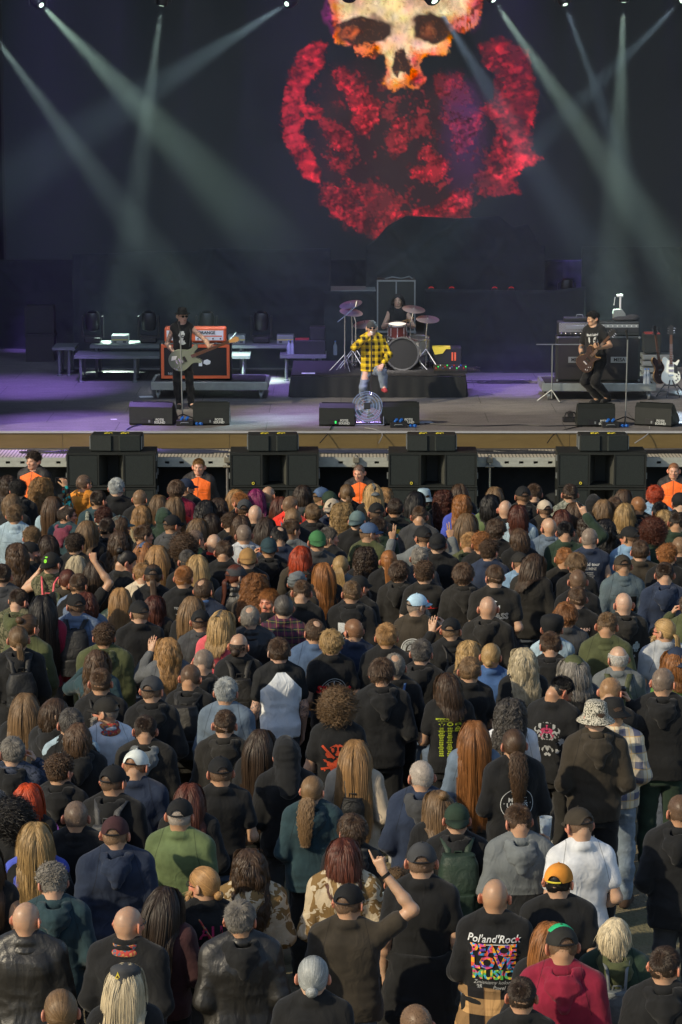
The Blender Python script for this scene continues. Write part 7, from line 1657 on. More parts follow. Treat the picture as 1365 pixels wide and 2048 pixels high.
P(156,1475,'bowl','br','long','K','person with smooth brown hair tied low in a black and tan jacket',hood='K')
P(25,1504,'short','gry','jacket','tiedye','grey haired man at the left edge lifting a hand to his mouth',R='face',hood='K',wide=1.1)
P(120,1541,'curltop','br','long','K','young man with a purple print on the back of his black hoodie',hood='K',prt='purple',hy=-20)
P(227,1562,'buzz','dbr','long','K','man in a black cap with a black hoodie and grey backpack handle',cap='cap:K',hood='K',bag='day:CH',wide=1.1)
P(270,1531,'buzz','gin','tee','NV','thick necked man in a pale grey backward cap',cap='cap:MC',wide=1.3)
P(57,1597,'longs','red','long','K','woman with long copper hair at the left')
P(28,1642,'afro','blk','long','K','person with tight black curls at the left edge',prt='sketch')
P(153,1634,'buzz','dgr','jacket','K','man with a cropped balding head in a black collared jacket',wide=1.1)
P(72,1678,'longrim','bl','sleeveless','RB','man with a bald crown and long thin blond hair',under='K')
P(230,1667,'buzz','lbr','jacket','NV','man in a maroon brown cap and navy rain jacket with a large hood',cap='cap:MO',hood='NV',wide=1.3)
P(361,1630,'buzz','wht','tee','GN','older man in a black cap and olive green shirt',cap='cap:K',wide=1.3)
P(450,1449,'fade','br','long','K2','man with reddish neck and spiky brown hair in a charcoal zip hoodie',hood='K2',wide=1.1)
P(441,1544,'buzz','dbr','tee','K','man in a black cap and plain black shirt in the lower middle',cap='cap:K',wide=1.15)
P(523,1486,'vlong','dbr','long','K','woman with very long dark brown hair left of the raised black hood')
P(573,1510,'short','dbr','long','K','person with a black hood pulled up in the centre',hoodup='K',wide=1.1)
P(379,1597,'longs','aub','jacket','K','woman with reddish dark hair beside the black cap and green shirt')
P(625,1581,'ponycurl','lbr','jacket','TE','woman with curled low ponytail in a dark teal rain jacket',hood='TE',wide=1.15)
P(676,1415,'afro','lbr','tee','K','person with curly brown mop and an orange red beast print',prt='beast')
P(711,1508,'vlong','stb','jacket','BG','woman with long golden hair in a beige coat with a small black backpack',bag='small:K')
P(844,1553,'buzz','wht','jacket','NV','man with cropped white hair in a dark navy hooded jacket',hood='CH',wide=1.15)
P(949,1468,'vlong','gin','long','GB','woman with very long red blond hair and a khaki satchel')
P(1020,1428,'curly','dgr','tee','WH','person with long grey brown curls in a white shirt',wide=1.1)
P(1028,1489,'ponycurl','br','long','K','person with long curly ponytail and a round white slogan on a black sweatshirt',prt='music',wide=1.1)
P(880,1612,'halfbun','lbr','long','K','woman with long light brown hair half tied with a blue pin')
P(914,1638,'buzz','br','long','K','man in a dark green backward cap with black hoodie and green grey backpack',cap='capback:DG',hood='K',bag='big:DG',wide=1.1)
P(705,1663,'mop','br','long','K','person with short shaggy brown hair right of the desert camouflage',hood='K')
P(1192,1434,'fade','br','long','BR','tall man in a patterned beige bucket hat and brown black hoodie',cap='bucket:hat_pattern',hood='BR',wide=1.2,h=1.88,bot='long:K',L='low',R='low')
P(1230,1426,'short','br','long','plaid_cream','person in a black bucket hat with cream plaid shirt and jeans',cap='bucket:K',bot='denim:GB',wide=1.15,L='low',R='low')
P(1040,1643,'fade','br','jacket','GY','man with short brown hair in a two tone grey jacket holding up a plastic cup',R='cup',hood='GY',wide=1.15,two='K')
P(1162,1650,'buzz','br','tee','WH','man in a beige and brown cap and plain white shirt',cap='cap:BR',wide=1.15,bot='denim:NV',band='SB')
P(1362,1623,'buzz','dbr','jacket','K','man with cropped dark hair in a black cape like jacket at the right edge',hood='K',wide=1.1,bot='long:CH')
P(108,1765,'wavyshort','gry','long','TE','person with big grey curls in a faded dark teal hoodie',hood='TE',wide=1.15)
P(53,1838,'bald','','jacket','K2','bald man with pale scalp in a worn black leather jacket at bottom left',mat='leather',wide=1.3)
P(257,1847,'bald','','jacket','K','bald man with glasses and a red scarf in a black field jacket',hy=-30,glasses=1,bandana=1,wide=1.25,collar='tall')
P(328,1808,'vlong','dbr','long','MO','woman with very long dark brown hair at the lower left')
P(249,1968,'longcap','pbl','long','K','person in a grey army cap with a yellow triangle over long pale hair',cap='armycap:CH',logo='triangle')
P(122,2022,'slick','lbr','long','K','person with smoothed light brown hair at the bottom edge')
P(-28,1725,'longs','br','sleeveless','K','person with bare shoulder at the left edge above the bald leather jacket man')
P(410,1768,'bunside','stb','tee','K','ginger bearded man in profile with a bun and magenta gothic letters on black',hy=70,beard=1,glasses=1,prt='allhail',wide=1.15,cord=1)
P(500,1732,'wavy','br','jacket','camo_desert','person with shoulder length brown hair in a desert camouflage jacket, left of two',hood='camo_desert',wide=1.15,hairs=2)
P(480,1839,'short','gry','jacket','K2','man with silver grey hair in a black leather jacket with a cloth hood',mat='leather',hood='K',wide=1.3,hy=-15)
P(627,1952,'slickpony','sil','tee','K','man with grey tied back hair and a yellow number on his black shirt',prt='forty',wide=1.15)
P(697,1804,'buzz','br','tee','BR','man in a black cap pointing to the sky with his bare right arm',cap='cap:K',R='point',wide=1.25,band='K')
P(688,1712,'bob','aub','jacket','camo_desert','person with short auburn hair in a desert camouflage jacket, right of two',hood='camo_desert',wide=1.1)
P(844,1722,'buzz','br','tee','K','man in a slate running cap with a sweatshirt tied round his waist',cap='cap:CH',wide=1.2,tied='K',h=1.86)
P(991,1792,'bald','','long','K','bald man in a black sweatshirt with colourful bubble letters and tan plaid at the waist',prt='peace',wide=1.2,tied='plaid_tan')
P(793,1766,'curltop','lbr','jacket','LD','person with curly light brown hair and washed denim behind the raised elbow',mat='denim',h=1.40,R='low',L='low')
P(836,2052,'buzz','lbr','long','K','person whose cropped head top shows at the bottom edge')
P(1044,1992,'fade','dbr','long','K','boy with short dark hair at the bottom edge under the bubble letter shirt',h=1.62)
P(1117,1762,'short','blk','tee','K','man in a bright orange mesh cap and black shirt',cap='cap:OR',wide=1.3)
P(1127,1892,'buzz','br','long','MR','man in a green and black mesh cap and maroon hoodie',cap='cap:K2',hood='MR',wide=1.3,mesh=1)
P(1100,1880,'longs','gin','long','K','woman with bright ginger hair behind the green mesh cap')
P(1230,1870,'bowl','pbl','jacket','DG','person with short blond bowl hair and a small silver drawstring bag',hood='OL',bag='small:GY',wide=1.1)
P(1329,1932,'fade','dbr','long','K','young man with short brown hair in a black hoodie at the bottom right',hood='K',wide=1.15)
# ------------------------------------------------------------------ prints on clothes
_BVH = {}
def bvh(me):
 if me.name not in _BVH:
  n = len(me.vertices); co = np.empty(n * 3, np.float32); me.vertices.foreach_get('co', co)
  _BVH[me.name] = BVHTree.FromPolygons([tuple(c) for c in co.reshape(-1, 3)], [tuple(p.vertices) for p in me.polygons])
 return _BVH[me.name]
class Print:
 """flat ink shapes (x, z) pressed on the back (or front) of a garment"""
 def __init__(s, me, back=True): s.b = bvh(me); s.back = back; s.layers = []; s.lift = .0035
 def press(s, pts):
  out = []; sg = 1 if s.back else -1
  for x, z in pts:
   xx = x if s.back else -x
   h = s.b.ray_cast(Vector((xx, -.6 * sg, z)), Vector((0, sg, 0)))
   y = h[0].y if h[0] is not None and abs(h[0].y) < .3 else -.14 * sg
   out.append((xx, y - sg * s.lift, z))
  return out
 def add(s, pts, faces, color, mat=None):
  s.lift += .0004; s.layers.append((s.press(pts), faces, color, mat))
 def text(s, t, x, z, size, color, mat=None, bold=.0, rot=0, shear=0, sx=1, arc=0):
  cu = bpy.data.curves.new('t', 'FONT'); cu.body = t; cu.size = size; cu.align_x = 'CENTER'; cu.align_y = 'CENTER'; cu.offset = bold * size; cu.shear = shear; cu.resolution_u = 2
  o = bpy.data.objects.new('t', cu); COL.objects.link(o); dg = bpy.context.evaluated_depsgraph_get(); me = bpy.data.meshes.new_from_object(o.evaluated_get(dg)); bpy.data.objects.remove(o)
  c, sn = math.cos(rot), math.sin(rot); pts = []
  for v in me.vertices:
   a, b = v.co.x * sx, v.co.y
   if arc: th = a / arc; r = abs(arc) + (b if arc > 0 else -b); a, b = math.sin(abs(th)) * r * (1 if th * arc > 0 else -1), (math.cos(th) * r) * (1 if arc > 0 else -1)
   pts.append((x + a * c - b * sn, z + a * sn + b * c))
  s.add(pts, [tuple(p.vertices) for p in me.polygons], color, mat); bpy.data.meshes.remove(me)
 def ring(s, x, z, r0, r1, color, n=40):
  pts = []; fs = []
  for i in range(n):
   a = 2 * math.pi * i / n; pts += [(x + r0 * math.cos(a), z + r0 * math.sin(a)), (x + r1 * math.cos(a), z + r1 * math.sin(a))]
  for i in range(n): j = (i + 1) % n; fs.append((2 * i, 2 * i + 1, 2 * j + 1, 2 * j))
  s.add(pts, fs, color)
 def bar(s, x0, z0, x1, z1, w, color, n=6):
  dx, dz = x1 - x0, z1 - z0; L = math.hypot(dx, dz); nx, nz = -dz / L * w / 2, dx / L * w / 2; pts = []; fs = []
  for i in range(n + 1): t = i / n; pts += [(x0 + dx * t + nx, z0 + dz * t + nz), (x0 + dx * t - nx, z0 + dz * t - nz)]
  for i in range(n): fs.append((2 * i, 2 * i + 1, 2 * i + 3, 2 * i + 2))
  s.add(pts, fs, color)
 def ink(s, x, z, w, h, color, cell=.007, thr=.5, seed=1, sym=True, f=28, shape='ell', mat=None, rect=False):
  nx, nz = int(w / cell), int(h / cell); X, Z = np.meshgrid((np.arange(nx) + .5) / nx * 2 - 1, (np.arange(nz) + .5) / nz * 2 - 1, indexing='ij')
  xx = np.abs(X) if sym else X
  n = vnoise(xx * w * f / 2 + seed * 3.1, Z * h * f / 2 + seed, X * 0 + seed * 1.7) + .5 * vnoise(xx * w * f + seed, Z * h * f, X * 0 + 4)
  m = n > (thr - .5)
  if shape == 'ell': m &= (X ** 2 + Z ** 2 < 1)
  pts = []; fs = []
  for i, j in np.argwhere(m):
   a = x + (i / nx - .5) * w; b = z + (j / nz - .5) * h; k = len(pts); pts += [(a, b), (a + w / nx, b), (a + w / nx, b + h / nz), (a, b + h / nz)]; fs.append((k, k + 1, k + 2, k + 3))
  if fs: s.add(pts, fs, color, mat)
 def rows(s, x, z0, z1, w, n, color, seed=1, hgt=.6):
  rs = random.Random(seed); dz = (z0 - z1) / n; pts = []; fs = []
  for i in range(n):
   ww = w * rs.uniform(.55, 1); a = -ww / 2; zc = z0 - (i + .5) * dz
   while a < ww / 2:
    l = rs.uniform(.006, .016); b = min(ww / 2, a + l); k = len(pts); hh = dz * hgt * rs.uniform(.7, 1) / 2
    pts += [(x + a, zc - hh), (x + b, zc - hh), (x + b, zc + hh), (x + a, zc + hh)]; fs.append((k, k + 1, k + 2, k + 3)); a = b + .003
  s.add(pts, fs, color)
 def build(s, parent):
  for v, f, c, mat in s.layers:
   me = bpy.data.meshes.new('print'); me.from_pydata(v, [], f); link('print', me, parent, mat or MAT['ink'], c)
W_ = (.62, .64, .64); G_ = (.35, .36, .36)
def bubble_mat():
 if 'bubble' not in MAT: MAT['bubble'] = M_pattern('rainbow_ink', ((.75, .10, .25), (.05, .30, .65), (.80, .40, .03), (.15, .05, .35), (.80, .12, .05)), 52)
 return MAT['bubble']
def bubble_mat2():
 if 'bubble2' not in MAT: MAT['bubble2'] = M_pattern('green_rainbow_ink', ((.10, .45, .10), (.05, .35, .60), (.70, .55, .05), (.60, .08, .15), (.12, .40, .12)), 52)
 return MAT['bubble2']
def do_print(kind, me, parent):
 p = Print(me)
 if kind == 'scrawl': p.ink(-.03, 1.37, .12, .05, W_, thr=.42, sym=False, f=60, shape='r'); p.ink(0, 1.24, .19, .16, W_, thr=.5, f=45)
 elif kind == 'sketch': p.ink(0, 1.24, .26, .30, W_, .006, .55, 3, f=40)
 elif kind == 'patch': p.ink(0, 1.24, .20, .22, (.10, .30, .34), .012, .05, 5, f=10, shape='r'); p.ink(0, 1.24, .17, .18, (.5, .12, .10), .006, .56, 6, f=40, shape='r'); p.ink(.04, 1.38, .09, .06, (.65, .42, .05), .006, .42, 9, f=30)
 elif kind == 'orange': p.ink(.02, 1.22, .22, .24, (.01, .01, .01), .012, .0, 5, f=10, shape='r'); p.ink(.03, 1.22, .15, .2, (.62, .16, .02), .006, .52, 8, f=40, sym=False)
 elif kind == 'tourlist': p.text('TOUR DATES', 0, 1.36, .032, W_); p.rows(0, 1.33, 1.14, .16, 9, G_)
 elif kind == 'gothic': p.text('ATOR', .02, 1.33, .085, (.6, .5, .28), bold=.02, sx=1.2); p.ink(.0, 1.19, .12, .12, (.2, .35, .4), .007, .5, 4)
 elif kind == 'redA': p.text('A', .02, 1.34, .13, (.65, .05, .04), sx=1.1); p.bar(-.09, 1.30, .13, 1.30, .008, (.65, .05, .04)); p.bar(-.09, 1.30, -.03, 1.41, .008, (.65, .05, .04)); p.rows(0, 1.27, 1.08, .13, 9, G_)
 elif kind == 'cass': p.text('CASS', .03, 1.27, .085, W_, bold=.03); p.text('CASS', .03, 1.27, .085, (.03, .03, .03), bold=-.012); p.ink(-.02, 1.37, .12, .12, W_, .006, .45, 2, sym=False)
 elif kind == 'panel': p.ink(0, 1.22, .24, .30, W_, .012, -.5, 5, shape='r'); p.ink(0, 1.20, .20, .22, (.02, .02, .02), .006, .52, 7, f=36, sym=False); p.text('E', .04, 1.09, .06, (.04, .2, .25), bold=.02)
 elif kind == 'redblot': p.ink(0, 1.22, .16, .16, (.45, .03, .05), .006, .5, 4, sym=False)
 elif kind == 'world': p.text('world tour', 0, 1.385, .05, W_, bold=.02); p.text('ILLUMINE', 0, 1.335, .045, G_, bold=.03, sx=.8); p.rows(0, 1.30, 1.02, .13, 15, G_, 3); p.ink(.03, 1.0, .2, .1, G_, .005, .62, 3)
 elif kind == 'ring':
  p.ring(0, 1.24, .10, .113, W_); p.bar(-.13, 1.29, .13, 1.31, .014, W_); p.bar(-.03, 1.12, .01, 1.36, .016, W_); p.bar(.01, 1.36, .06, 1.12, .016, W_); p.bar(-.12, 1.20, -.02, 1.20, .03, W_)
 elif kind == 'lost': p.text('PARADISE', -.07, 1.20, .066, (.55, .6, .58), sx=.8); p.text('LOST', .125, 1.215, .062, (.55, .6, .58), sx=.9)
 elif kind == 'slip':
  for r0, r1 in ((.118, .124), (.098, .102), (.03, .034)): p.ring(0, 1.22, r0, r1, (.42, .45, .44))
  for k in range(9): a = k * 2 * math.pi / 9 + .17; b = a + 4 * 2 * math.pi / 9; p.bar(.1 * math.cos(a), 1.22 + .1 * math.sin(a), .1 * math.cos(b), 1.22 + .1 * math.sin(b), .005, (.42, .45, .44), 10)
  p.text('Slipknot', 0, 1.235, .098, (.70, .02, .03), bold=.035, shear=.15)
 elif kind == 'skullring':
  p.ring(0, 1.20, .128, .136, W_); p.ring(0, 1.20, .085, .12, (.36, .38, .37)); p.text('SUICIDAL', 0, 1.20, .034, (.03, .03, .03), bold=.02, arc=.090, sx=1.1); p.text('RECORDINGS', 0, 1.20, .030, (.03, .03, .03), bold=.02, arc=-.114)
  p.ink(0, 1.20, .13, .16, G_, .005, .50, 6, f=34); p.ink(0, 1.215, .09, .09, G_, .005, .35, 2, f=20)
 elif kind == 'fest':
  c = (.42, .50, .04); p.text('MYSTIC FESTIVAL 2023', 0, 1.37, .026, c, bold=.02)
  for k, x in enumerate((-.075, 0, .075)): p.ink(x, 1.325, .055, .035, c, .004, .40, 3 + k, f=70); p.rows(x, 1.295, 1.02 if k < 2 else 1.25, .055, 16 if k < 2 else 2, c, 4 + k, .75)
  p.bar(-.11, 1.35, .11, 1.35, .002, c); p.bar(-.11, 1.26, .11, 1.26, .002, c); p.bar(.045, 1.27, .10, 1.27, .004, c); p.bar(.045, 1.27, .072, 1.31, .004, c); p.bar(.072, 1.31, .10, 1.27, .004, c)
 elif kind == 'rain': p.text('INFECTED RAIN', 0, 1.36, .044, (.62, .42, .36), bold=.02, sx=.95); p.rows(0, 1.335, 1.02, .15, 16, (.42, .20, .15), 5, .5)
 elif kind == 'faces': p.ink(-.10, 1.20, .09, .11, (.40, .48, .50), .005, .45, 3, f=45); p.ink(.0, 1.23, .08, .08, (.36, .42, .45), .005, .5, 5, f=45); p.ink(.10, 1.24, .08, .11, (.40, .48, .50), .005, .5, 8, f=45); p.text('ERIUS', .03, 1.145, .034, G_, bold=.02, sx=1.5); p.ink(.0, 1.05, .08, .10, G_, .005, .45, 9, f=45)
 elif kind == 'skulls': p.ink(0, 1.24, .28, .30, G_, .005, .60, 11, f=46); p.ink(0, 1.30, .13, .13, (.42, .05, .12), .005, .48, 5, f=40)
 elif kind == 'purple': p.ink(0, 1.17, .30, .36, (.22, .08, .46), .007, .30, 12, f=16, shape='r'); p.ink(0, 1.17, .2, .22, (.02, .02, .02), .006, .62, 5, f=26, sym=False)
 elif kind == 'beast': p.ink(0, 1.20, .24, .34, (.50, .07, .03), .006, .55, 21, f=24); [p.bar(s * .03, 1.25, s * .13, 1.36, .02, (.50, .07, .03)) for s in (-1, 1)]; [p.bar(s * .03, 1.18, s * .14, 1.15, .02, (.50, .07, .03)) for s in (-1, 1)]
 elif kind == 'music':
  p.ring(0, 1.20, .128, .133, W_)
  for k, t in enumerate(('MUSIC', 'UNITES', 'PEOPLE')): p.text(t, 0, 1.235 - k * .045, .052, W_, bold=.03)
  p.rows(0, 1.115, 1.10, .08, 1, G_); [p.text('*', x, z, .03, W_) for x, z in ((-.05, 1.30), (0, 1.305), (.05, 1.295), (-.105, 1.20), (.108, 1.2))]
 elif kind == 'allhail': c = (.38, .03, .10); p.text('ALL', .02, 1.34, .12, c, bold=.02); p.text('HAIL', .02, 1.235, .12, c, bold=.02); p.rows(.02, 1.18, 1.16, .1, 1, c)
 elif kind == 'forty': p.text('40', 0, 1.30, .085, (.65, .52, .05), bold=.02, rot=-math.pi / 2)
 elif kind == 'peace':
  p.text("Pol'and'Rock", 0, 1.40, .066, W_, bold=.012, shear=.25); p.bar(-.06, 1.363, .13, 1.367, .006, W_)
  p.text('PEACE', 0, 1.325, .105, (1, 1, 1), bubble_mat(), .045); p.text('LOVE', 0, 1.235, .115, (1, 1, 1), bubble_mat(), .045, sx=1.05); p.text('MUSIC', 0, 1.155, .085, (1, 1, 1), bubble_mat2(), .045, sx=1.1)
  p.text('Zmieniamy kolory', .0, 1.105, .034, G_, shear=.3); p.text('25', -.085, 1.075, .035, G_, bold=.05); p.text('Pawel', .04, 1.07, .034, G_, shear=.3)
  p.ink(.155, 1.40, .025, .022, (.7, .04, .08), .005, -.5, 1)
 p.build(parent)
def cap_logo(parent, kind, M):
 b = MB(); r_ = HR + .0155
 def on(x, z):
  dz = (z - (HC[2] - .004)) / (HR[2] + .018); dx = x / (HR[0] + .016); return (x, -.008 - (HR[1] + .0175) * math.sqrt(max(.02, 1 - dx * dx - dz * dz)), z)
 def blob(pts, c):
  me = bpy.data.meshes.new('emblem'); me.from_pydata([on(*q) for q in pts], [], [tuple(range(len(pts)))]); o = link('emblem', me, parent, MAT['ink'], c); o.matrix_local = M
 if kind == 'bird': blob([(-.02, 1.70), (0, 1.715), (.012, 1.735), (.026, 1.73), (.018, 1.705), (.02, 1.68), (.0, 1.675), (-.012, 1.685)], (.015, .015, .015))
 if kind == 'green': blob([(math.cos(a) * .018, 1.69 + math.sin(a) * .02) for a in np.linspace(0, 6.0, 12)], (.25, .75, .05)); blob([(-.014, 1.735), (.014, 1.735), (.014, 1.722), (-.014, 1.722)], (.25, .75, .05))
 if kind == 'triangle':
  f = [(-.034, -.112, 1.69), (-.002, -.1135, 1.69), (-.018, -.1165, 1.738)]; me = bpy.data.meshes.new('emblem'); me.from_pydata([(a * 1.15, b_ - .006, c) for a, b_, c in f], [], [(0, 1, 2)]); o = link('emblem', me, parent, MAT['ink'], (.62, .50, .05)); o.matrix_local = M
  me = bpy.data.meshes.new('emblem'); me.from_pydata([(-.030, -.122, 1.700), (-.012, -.1225, 1.700), (-.021, -.1225, 1.716)], [], [(0, 1, 2)]); o = link('emblem', me, parent, MAT['ink'], (.05, .02, .02)); o.matrix_local = M
# ------------------------------------------------------------------ assembling a person
HAIRMAP = dict(redtop='mop', wavyshort='curltop', longcap='longs', longrim='longs', bunside='bunlow', ponyw='pony', slickpony='bunlow')
PIV = Vector((0, -.012, 1.50))
def head_M(hy, tilt): return Matrix.Translation(PIV) @ Matrix.Rotation(R(hy), 4, 'Z') @ Matrix.Rotation(R(tilt), 4, 'X') @ Matrix.Translation(-PIV)
def glasses(parent, M, dark=True):
 b = MB()
 for s in (-1, 1):
  pts = [(s * .033 + .024 * math.cos(a), .112 - abs(.01 * math.cos(a)), 1.637 + .017 * math.sin(a)) for a in np.linspace(0, 2 * math.pi, 13)]; b.tube(pts, .0025, 5)
  b.tube([(s * .057, .104, 1.642), (s * .083, .06, 1.645), (s * .088, -.01, 1.64)], .0028, 5)
 b.tube([(-.01, .115, 1.64), (.01, .115, 1.64)], .0022, 5); o = b.build('glasses', MAT['black'], parent, True); o.matrix_local = M
 if dark:
  b = MB()
  for s in (-1, 1): b.lathe([(0, .001), (.023, .001), (.023, -.001), (0, -.001)], TRS((s * .033, .1105, 1.637), rx=R(90)) @ Matrix.Diagonal((1, .72, 1, 1)), 14)
  l = b.build('lens', MAT['glass'], o);
def face(parent, M, brow=(.06, .035, .02)):
 b = MB()
 for s in (-1, 1): b.lathe([(0, .0015), (.0052, .0005), (.0055, -.001)], TRS((s * .030, .0985, 1.637), rx=R(-90)), 10)
 o = b.build('iris', MAT['black'], parent); o.matrix_local = M
 b = MB()
 for s in (-1, 1): b.tube([(s * .014, .1055, 1.652), (s * .028, .107, 1.657), (s * .046, .096, 1.653)], [.0028, .0035, .002], 6)
 o = b.build('eyebrow', MAT['hair'], parent, True, brow); o.matrix_local = M
 S = SDF((-.04, .07, 1.55), (.04, .12, 1.59), .0022); S.ell((0, .0945, 1.5745), (.022, .0115, .0048), .003); S.ell((0, .0935, 1.5635), (.019, .0115, .0058), .003);
 if 'lips' not in _MISC: _MISC['lips'] = S.mesh('lips')
 o = link('lips', _MISC['lips'], parent, MAT['lip']); o.matrix_local = M
def special_cloth(o):
 """materials that differ over one garment"""
 if o.get('raglan'):
  if 'raglan' not in MAT:
   m = NT('raglan_cotton'); t = m.coord(); sp = m.n.new('ShaderNodeSeparateXYZ'); m.l.new(t, sp.inputs[0])
   lim = m.math('ADD', m.math('MULTIPLY', m.math('SUBTRACT', 1.46, sp.outputs[2]), .95), .05); lim = m.math('MINIMUM', lim, .192); s = m.math('LESS_THAN', m.math('ABSOLUTE', sp.outputs[0]), lim); s = m.math('MULTIPLY', s, m.math('LESS_THAN', sp.outputs[2], 1.472))
   m.col(m.mix(s, (.016, .017, .018), (.74, .77, .78))); m.rough(.88, .25); m.bump(m.noise(m.coord((6, 6, 2.6)), 1.8, 3, .5, 1.2), .55, .03); MAT['raglan'] = m.m
  return MAT['raglan']
 if o.get('two'):
  if 'two' not in MAT:
   m = NT('two_tone_jacket_cloth'); t = m.coord(); sp = m.n.new('ShaderNodeSeparateXYZ'); m.l.new(t, sp.inputs[0]); s = m.math('GREATER_THAN', sp.outputs[2], 1.14); m.col(m.mix(s, (.014, .015, .016), (.13, .145, .15))); m.rough(.75, .3); m.bump(m.noise(m.coord((6, 6, 2.6)), 1.8, 3, .5, 1.2), .6, .03); MAT['two'] = m.m
  return MAT['two']
 if o.get('guard'):
  if 'guardj' not in MAT:
   m = NT('orange_security_jacket'); t = m.coord(); sp = m.n.new('ShaderNodeSeparateXYZ'); m.l.new(t, sp.inputs[0]); x = m.math('ABSOLUTE', sp.outputs[0])
   s = m.math('MULTIPLY', m.math('LESS_THAN', x, .185), m.math('LESS_THAN', m.math('ADD', sp.outputs[2], m.math('MULTIPLY', x, .45)), 1.50)); zip_ = m.math('LESS_THAN', x, .008)
   pk = m.math('MULTIPLY', m.math('LESS_THAN', m.math('ABSOLUTE', m.math('SUBTRACT', sp.outputs[2], 1.27)), .005), m.math('LESS_THAN', m.math('ABSOLUTE', m.math('SUBTRACT', x, .085)), .045))
   s = m.math('SUBTRACT', s, m.math('ADD', m.math('MULTIPLY', zip_, .6), m.math('MULTIPLY', pk, .45)), True); m.col(m.mix(s, (.022, .020, .020), (.85, .15, .02))); m.rough(.6, .3); m.bump(m.noise(m.coord((6, 6, 2.6)), 1.8, 3, .5, 1.2), .6, .03); MAT['guardj'] = m.m
  return MAT['guardj']
 return None
GROUP = 'festival crowd facing the stage'
rsP = random.Random(11)
SKINS = [(.46, .275, .17), (.50, .315, .205), (.42, .245, .14), (.53, .345, .235), (.47, .285, .175)]
def clothmat(tc, o):
 if tc in MAT and tc not in CC: return MAT[tc], (1, 1, 1)
 return MAT[o.get('mat', 'cloth')], CC[tc]
def make_person(loc, hgt, hair, hc, top, tc, label, o, yaw=0.0, cat='person', group=GROUP, idx=0, far=False):
 r = empty('person', label, cat, loc, R(yaw), group); sc = hgt / 1.76; r.scale = (sc, sc, sc)
 hy = o.get('hrel', 0); tilt = o.get('tilt', 0); M = head_M(hy, tilt)
 L = o.get('L', 'down'); Rr = o.get('R', 'down'); wide = o.get('wide', 1.0); legs = o.get('legs', 'stand'); pk = o.get('key')
 skin = o.get('skin') or SKINS[idx % 5]
 bm = body_mesh(L, Rr, hy, tilt, legs, key=(pk, hy, tilt) if pk else None)
 if o.get('tattoo') and 'tattoo' not in MAT:
  m = NT('tattooed_skin'); v = m.coord(); t = m.coord(); sp = m.n.new('ShaderNodeSeparateXYZ'); m.l.new(t, sp.inputs[0]); n = m.noise(v, 34, 3, .6, 1.5)
  s = m.math('MULTIPLY', m.ramp(n, [(.5, 0), (.56, .8)]), m.math('MULTIPLY', m.math('GREATER_THAN', m.math('ABSOLUTE', sp.outputs[0]), .17), m.math('LESS_THAN', sp.outputs[2], 1.36))); s = m.math('MULTIPLY', s, m.math('GREATER_THAN', sp.outputs[2], 1.0)); m.col(m.mix(s, (.50, .30, .21), (.05, .06, .07))); m.rough(.5); MAT['tattoo'] = m.m
 link('body', bm, r, MAT['tattoo'] if o.get('tattoo') else MAT['skin'], skin)
 sd = idx % 3; kind = {'jacket': 'jacket', 'long': 'long', 'tee': 'tee', 'sleeveless': 'sleeveless'}[top]
 wq = .96 if wide < 1.07 else (1.06 if wide < 1.22 else 1.17)
 mt, cl = clothmat(tc, o); sp_ = special_cloth(o)
 gk = (kind, pk, sd, wq) if pk else None
 names = {'jacket': 'jacket', 'long': 'sweatshirt', 'tee': 't_shirt', 'sleeveless': 'vest'}
 h_ = .0135 if not far else .017
 if kind == 'sleeveless' and o.get('under'):
  link('t_shirt', garment('tee', L, Rr, sd, wq, legs, h=h_), r, MAT['cloth'], CC[o['under']]); g = garment('jacket_vest', L, Rr, sd, wq) if False else garment('sleeveless', L, Rr, sd, wq + .07, legs, key=('vest', L, Rr, sd, wq), h=h_)
 else: g = garment(kind, L, Rr, sd, wq, legs, key=gk, h=h_)
 link(names[kind], g, r, sp_ or mt, cl)
 if o.get('hood'):
  hm, hcl = clothmat(o['hood'], {}) ; link('hood', hood_mesh(idx), r, hm, hcl)
 elif kind == 'jacket' or o.get('collar'):
  link('collar', collar_mesh(bool(o.get('collar'))), r, (MAT['cloth'] if sp_ else mt), (.02, .018, .018) if sp_ else cl)
 if o.get('under') and kind == 'jacket': cc = link('under_collar', collar_mesh(True), r, MAT['cloth'], CC[o['under']]); cc.scale = (.93, .93, 1.0)
 if o.get('bandana'): cc = link('bandana', collar_mesh(False), r, MAT['scarf'] if 'scarf' in MAT else MAT.setdefault('scarf', M_pattern('paisley_scarf', ((.40, .05, .04), (.45, .22, .08), (.10, .12, .16), (.4, .06, .05)), 60)), (1, 1, 1)); cc.location.z = .015
 bot = o.get('bot'); bk, bc = (bot.split(':') if bot else ('long', ['K', 'NV', 'DN', 'K2', 'CH', 'K'][idx % 6]))
 bmx = MAT['denim'] if bk == 'denim' or (not bot and bc in ('DN', 'NV')) else MAT['cloth']
 link({'shorts': 'shorts', 'kilt': 'kilt'}.get(bk, 'trousers'), trousers_mesh('long' if bk == 'denim' else bk, legs, key=('tr', pk) if pk else None), r, bmx, CC.get(bc, (.02, .02, .02)))
 for s in (1, -1): link('shoe', shoe_mesh(s, legs, pk), r, MAT['cap'], o.get('shoec', [(.02, .02, .02), (.35, .34, .32), (.05, .03, .02)][idx % 3]))
 # hair
 capk = o.get('cap')
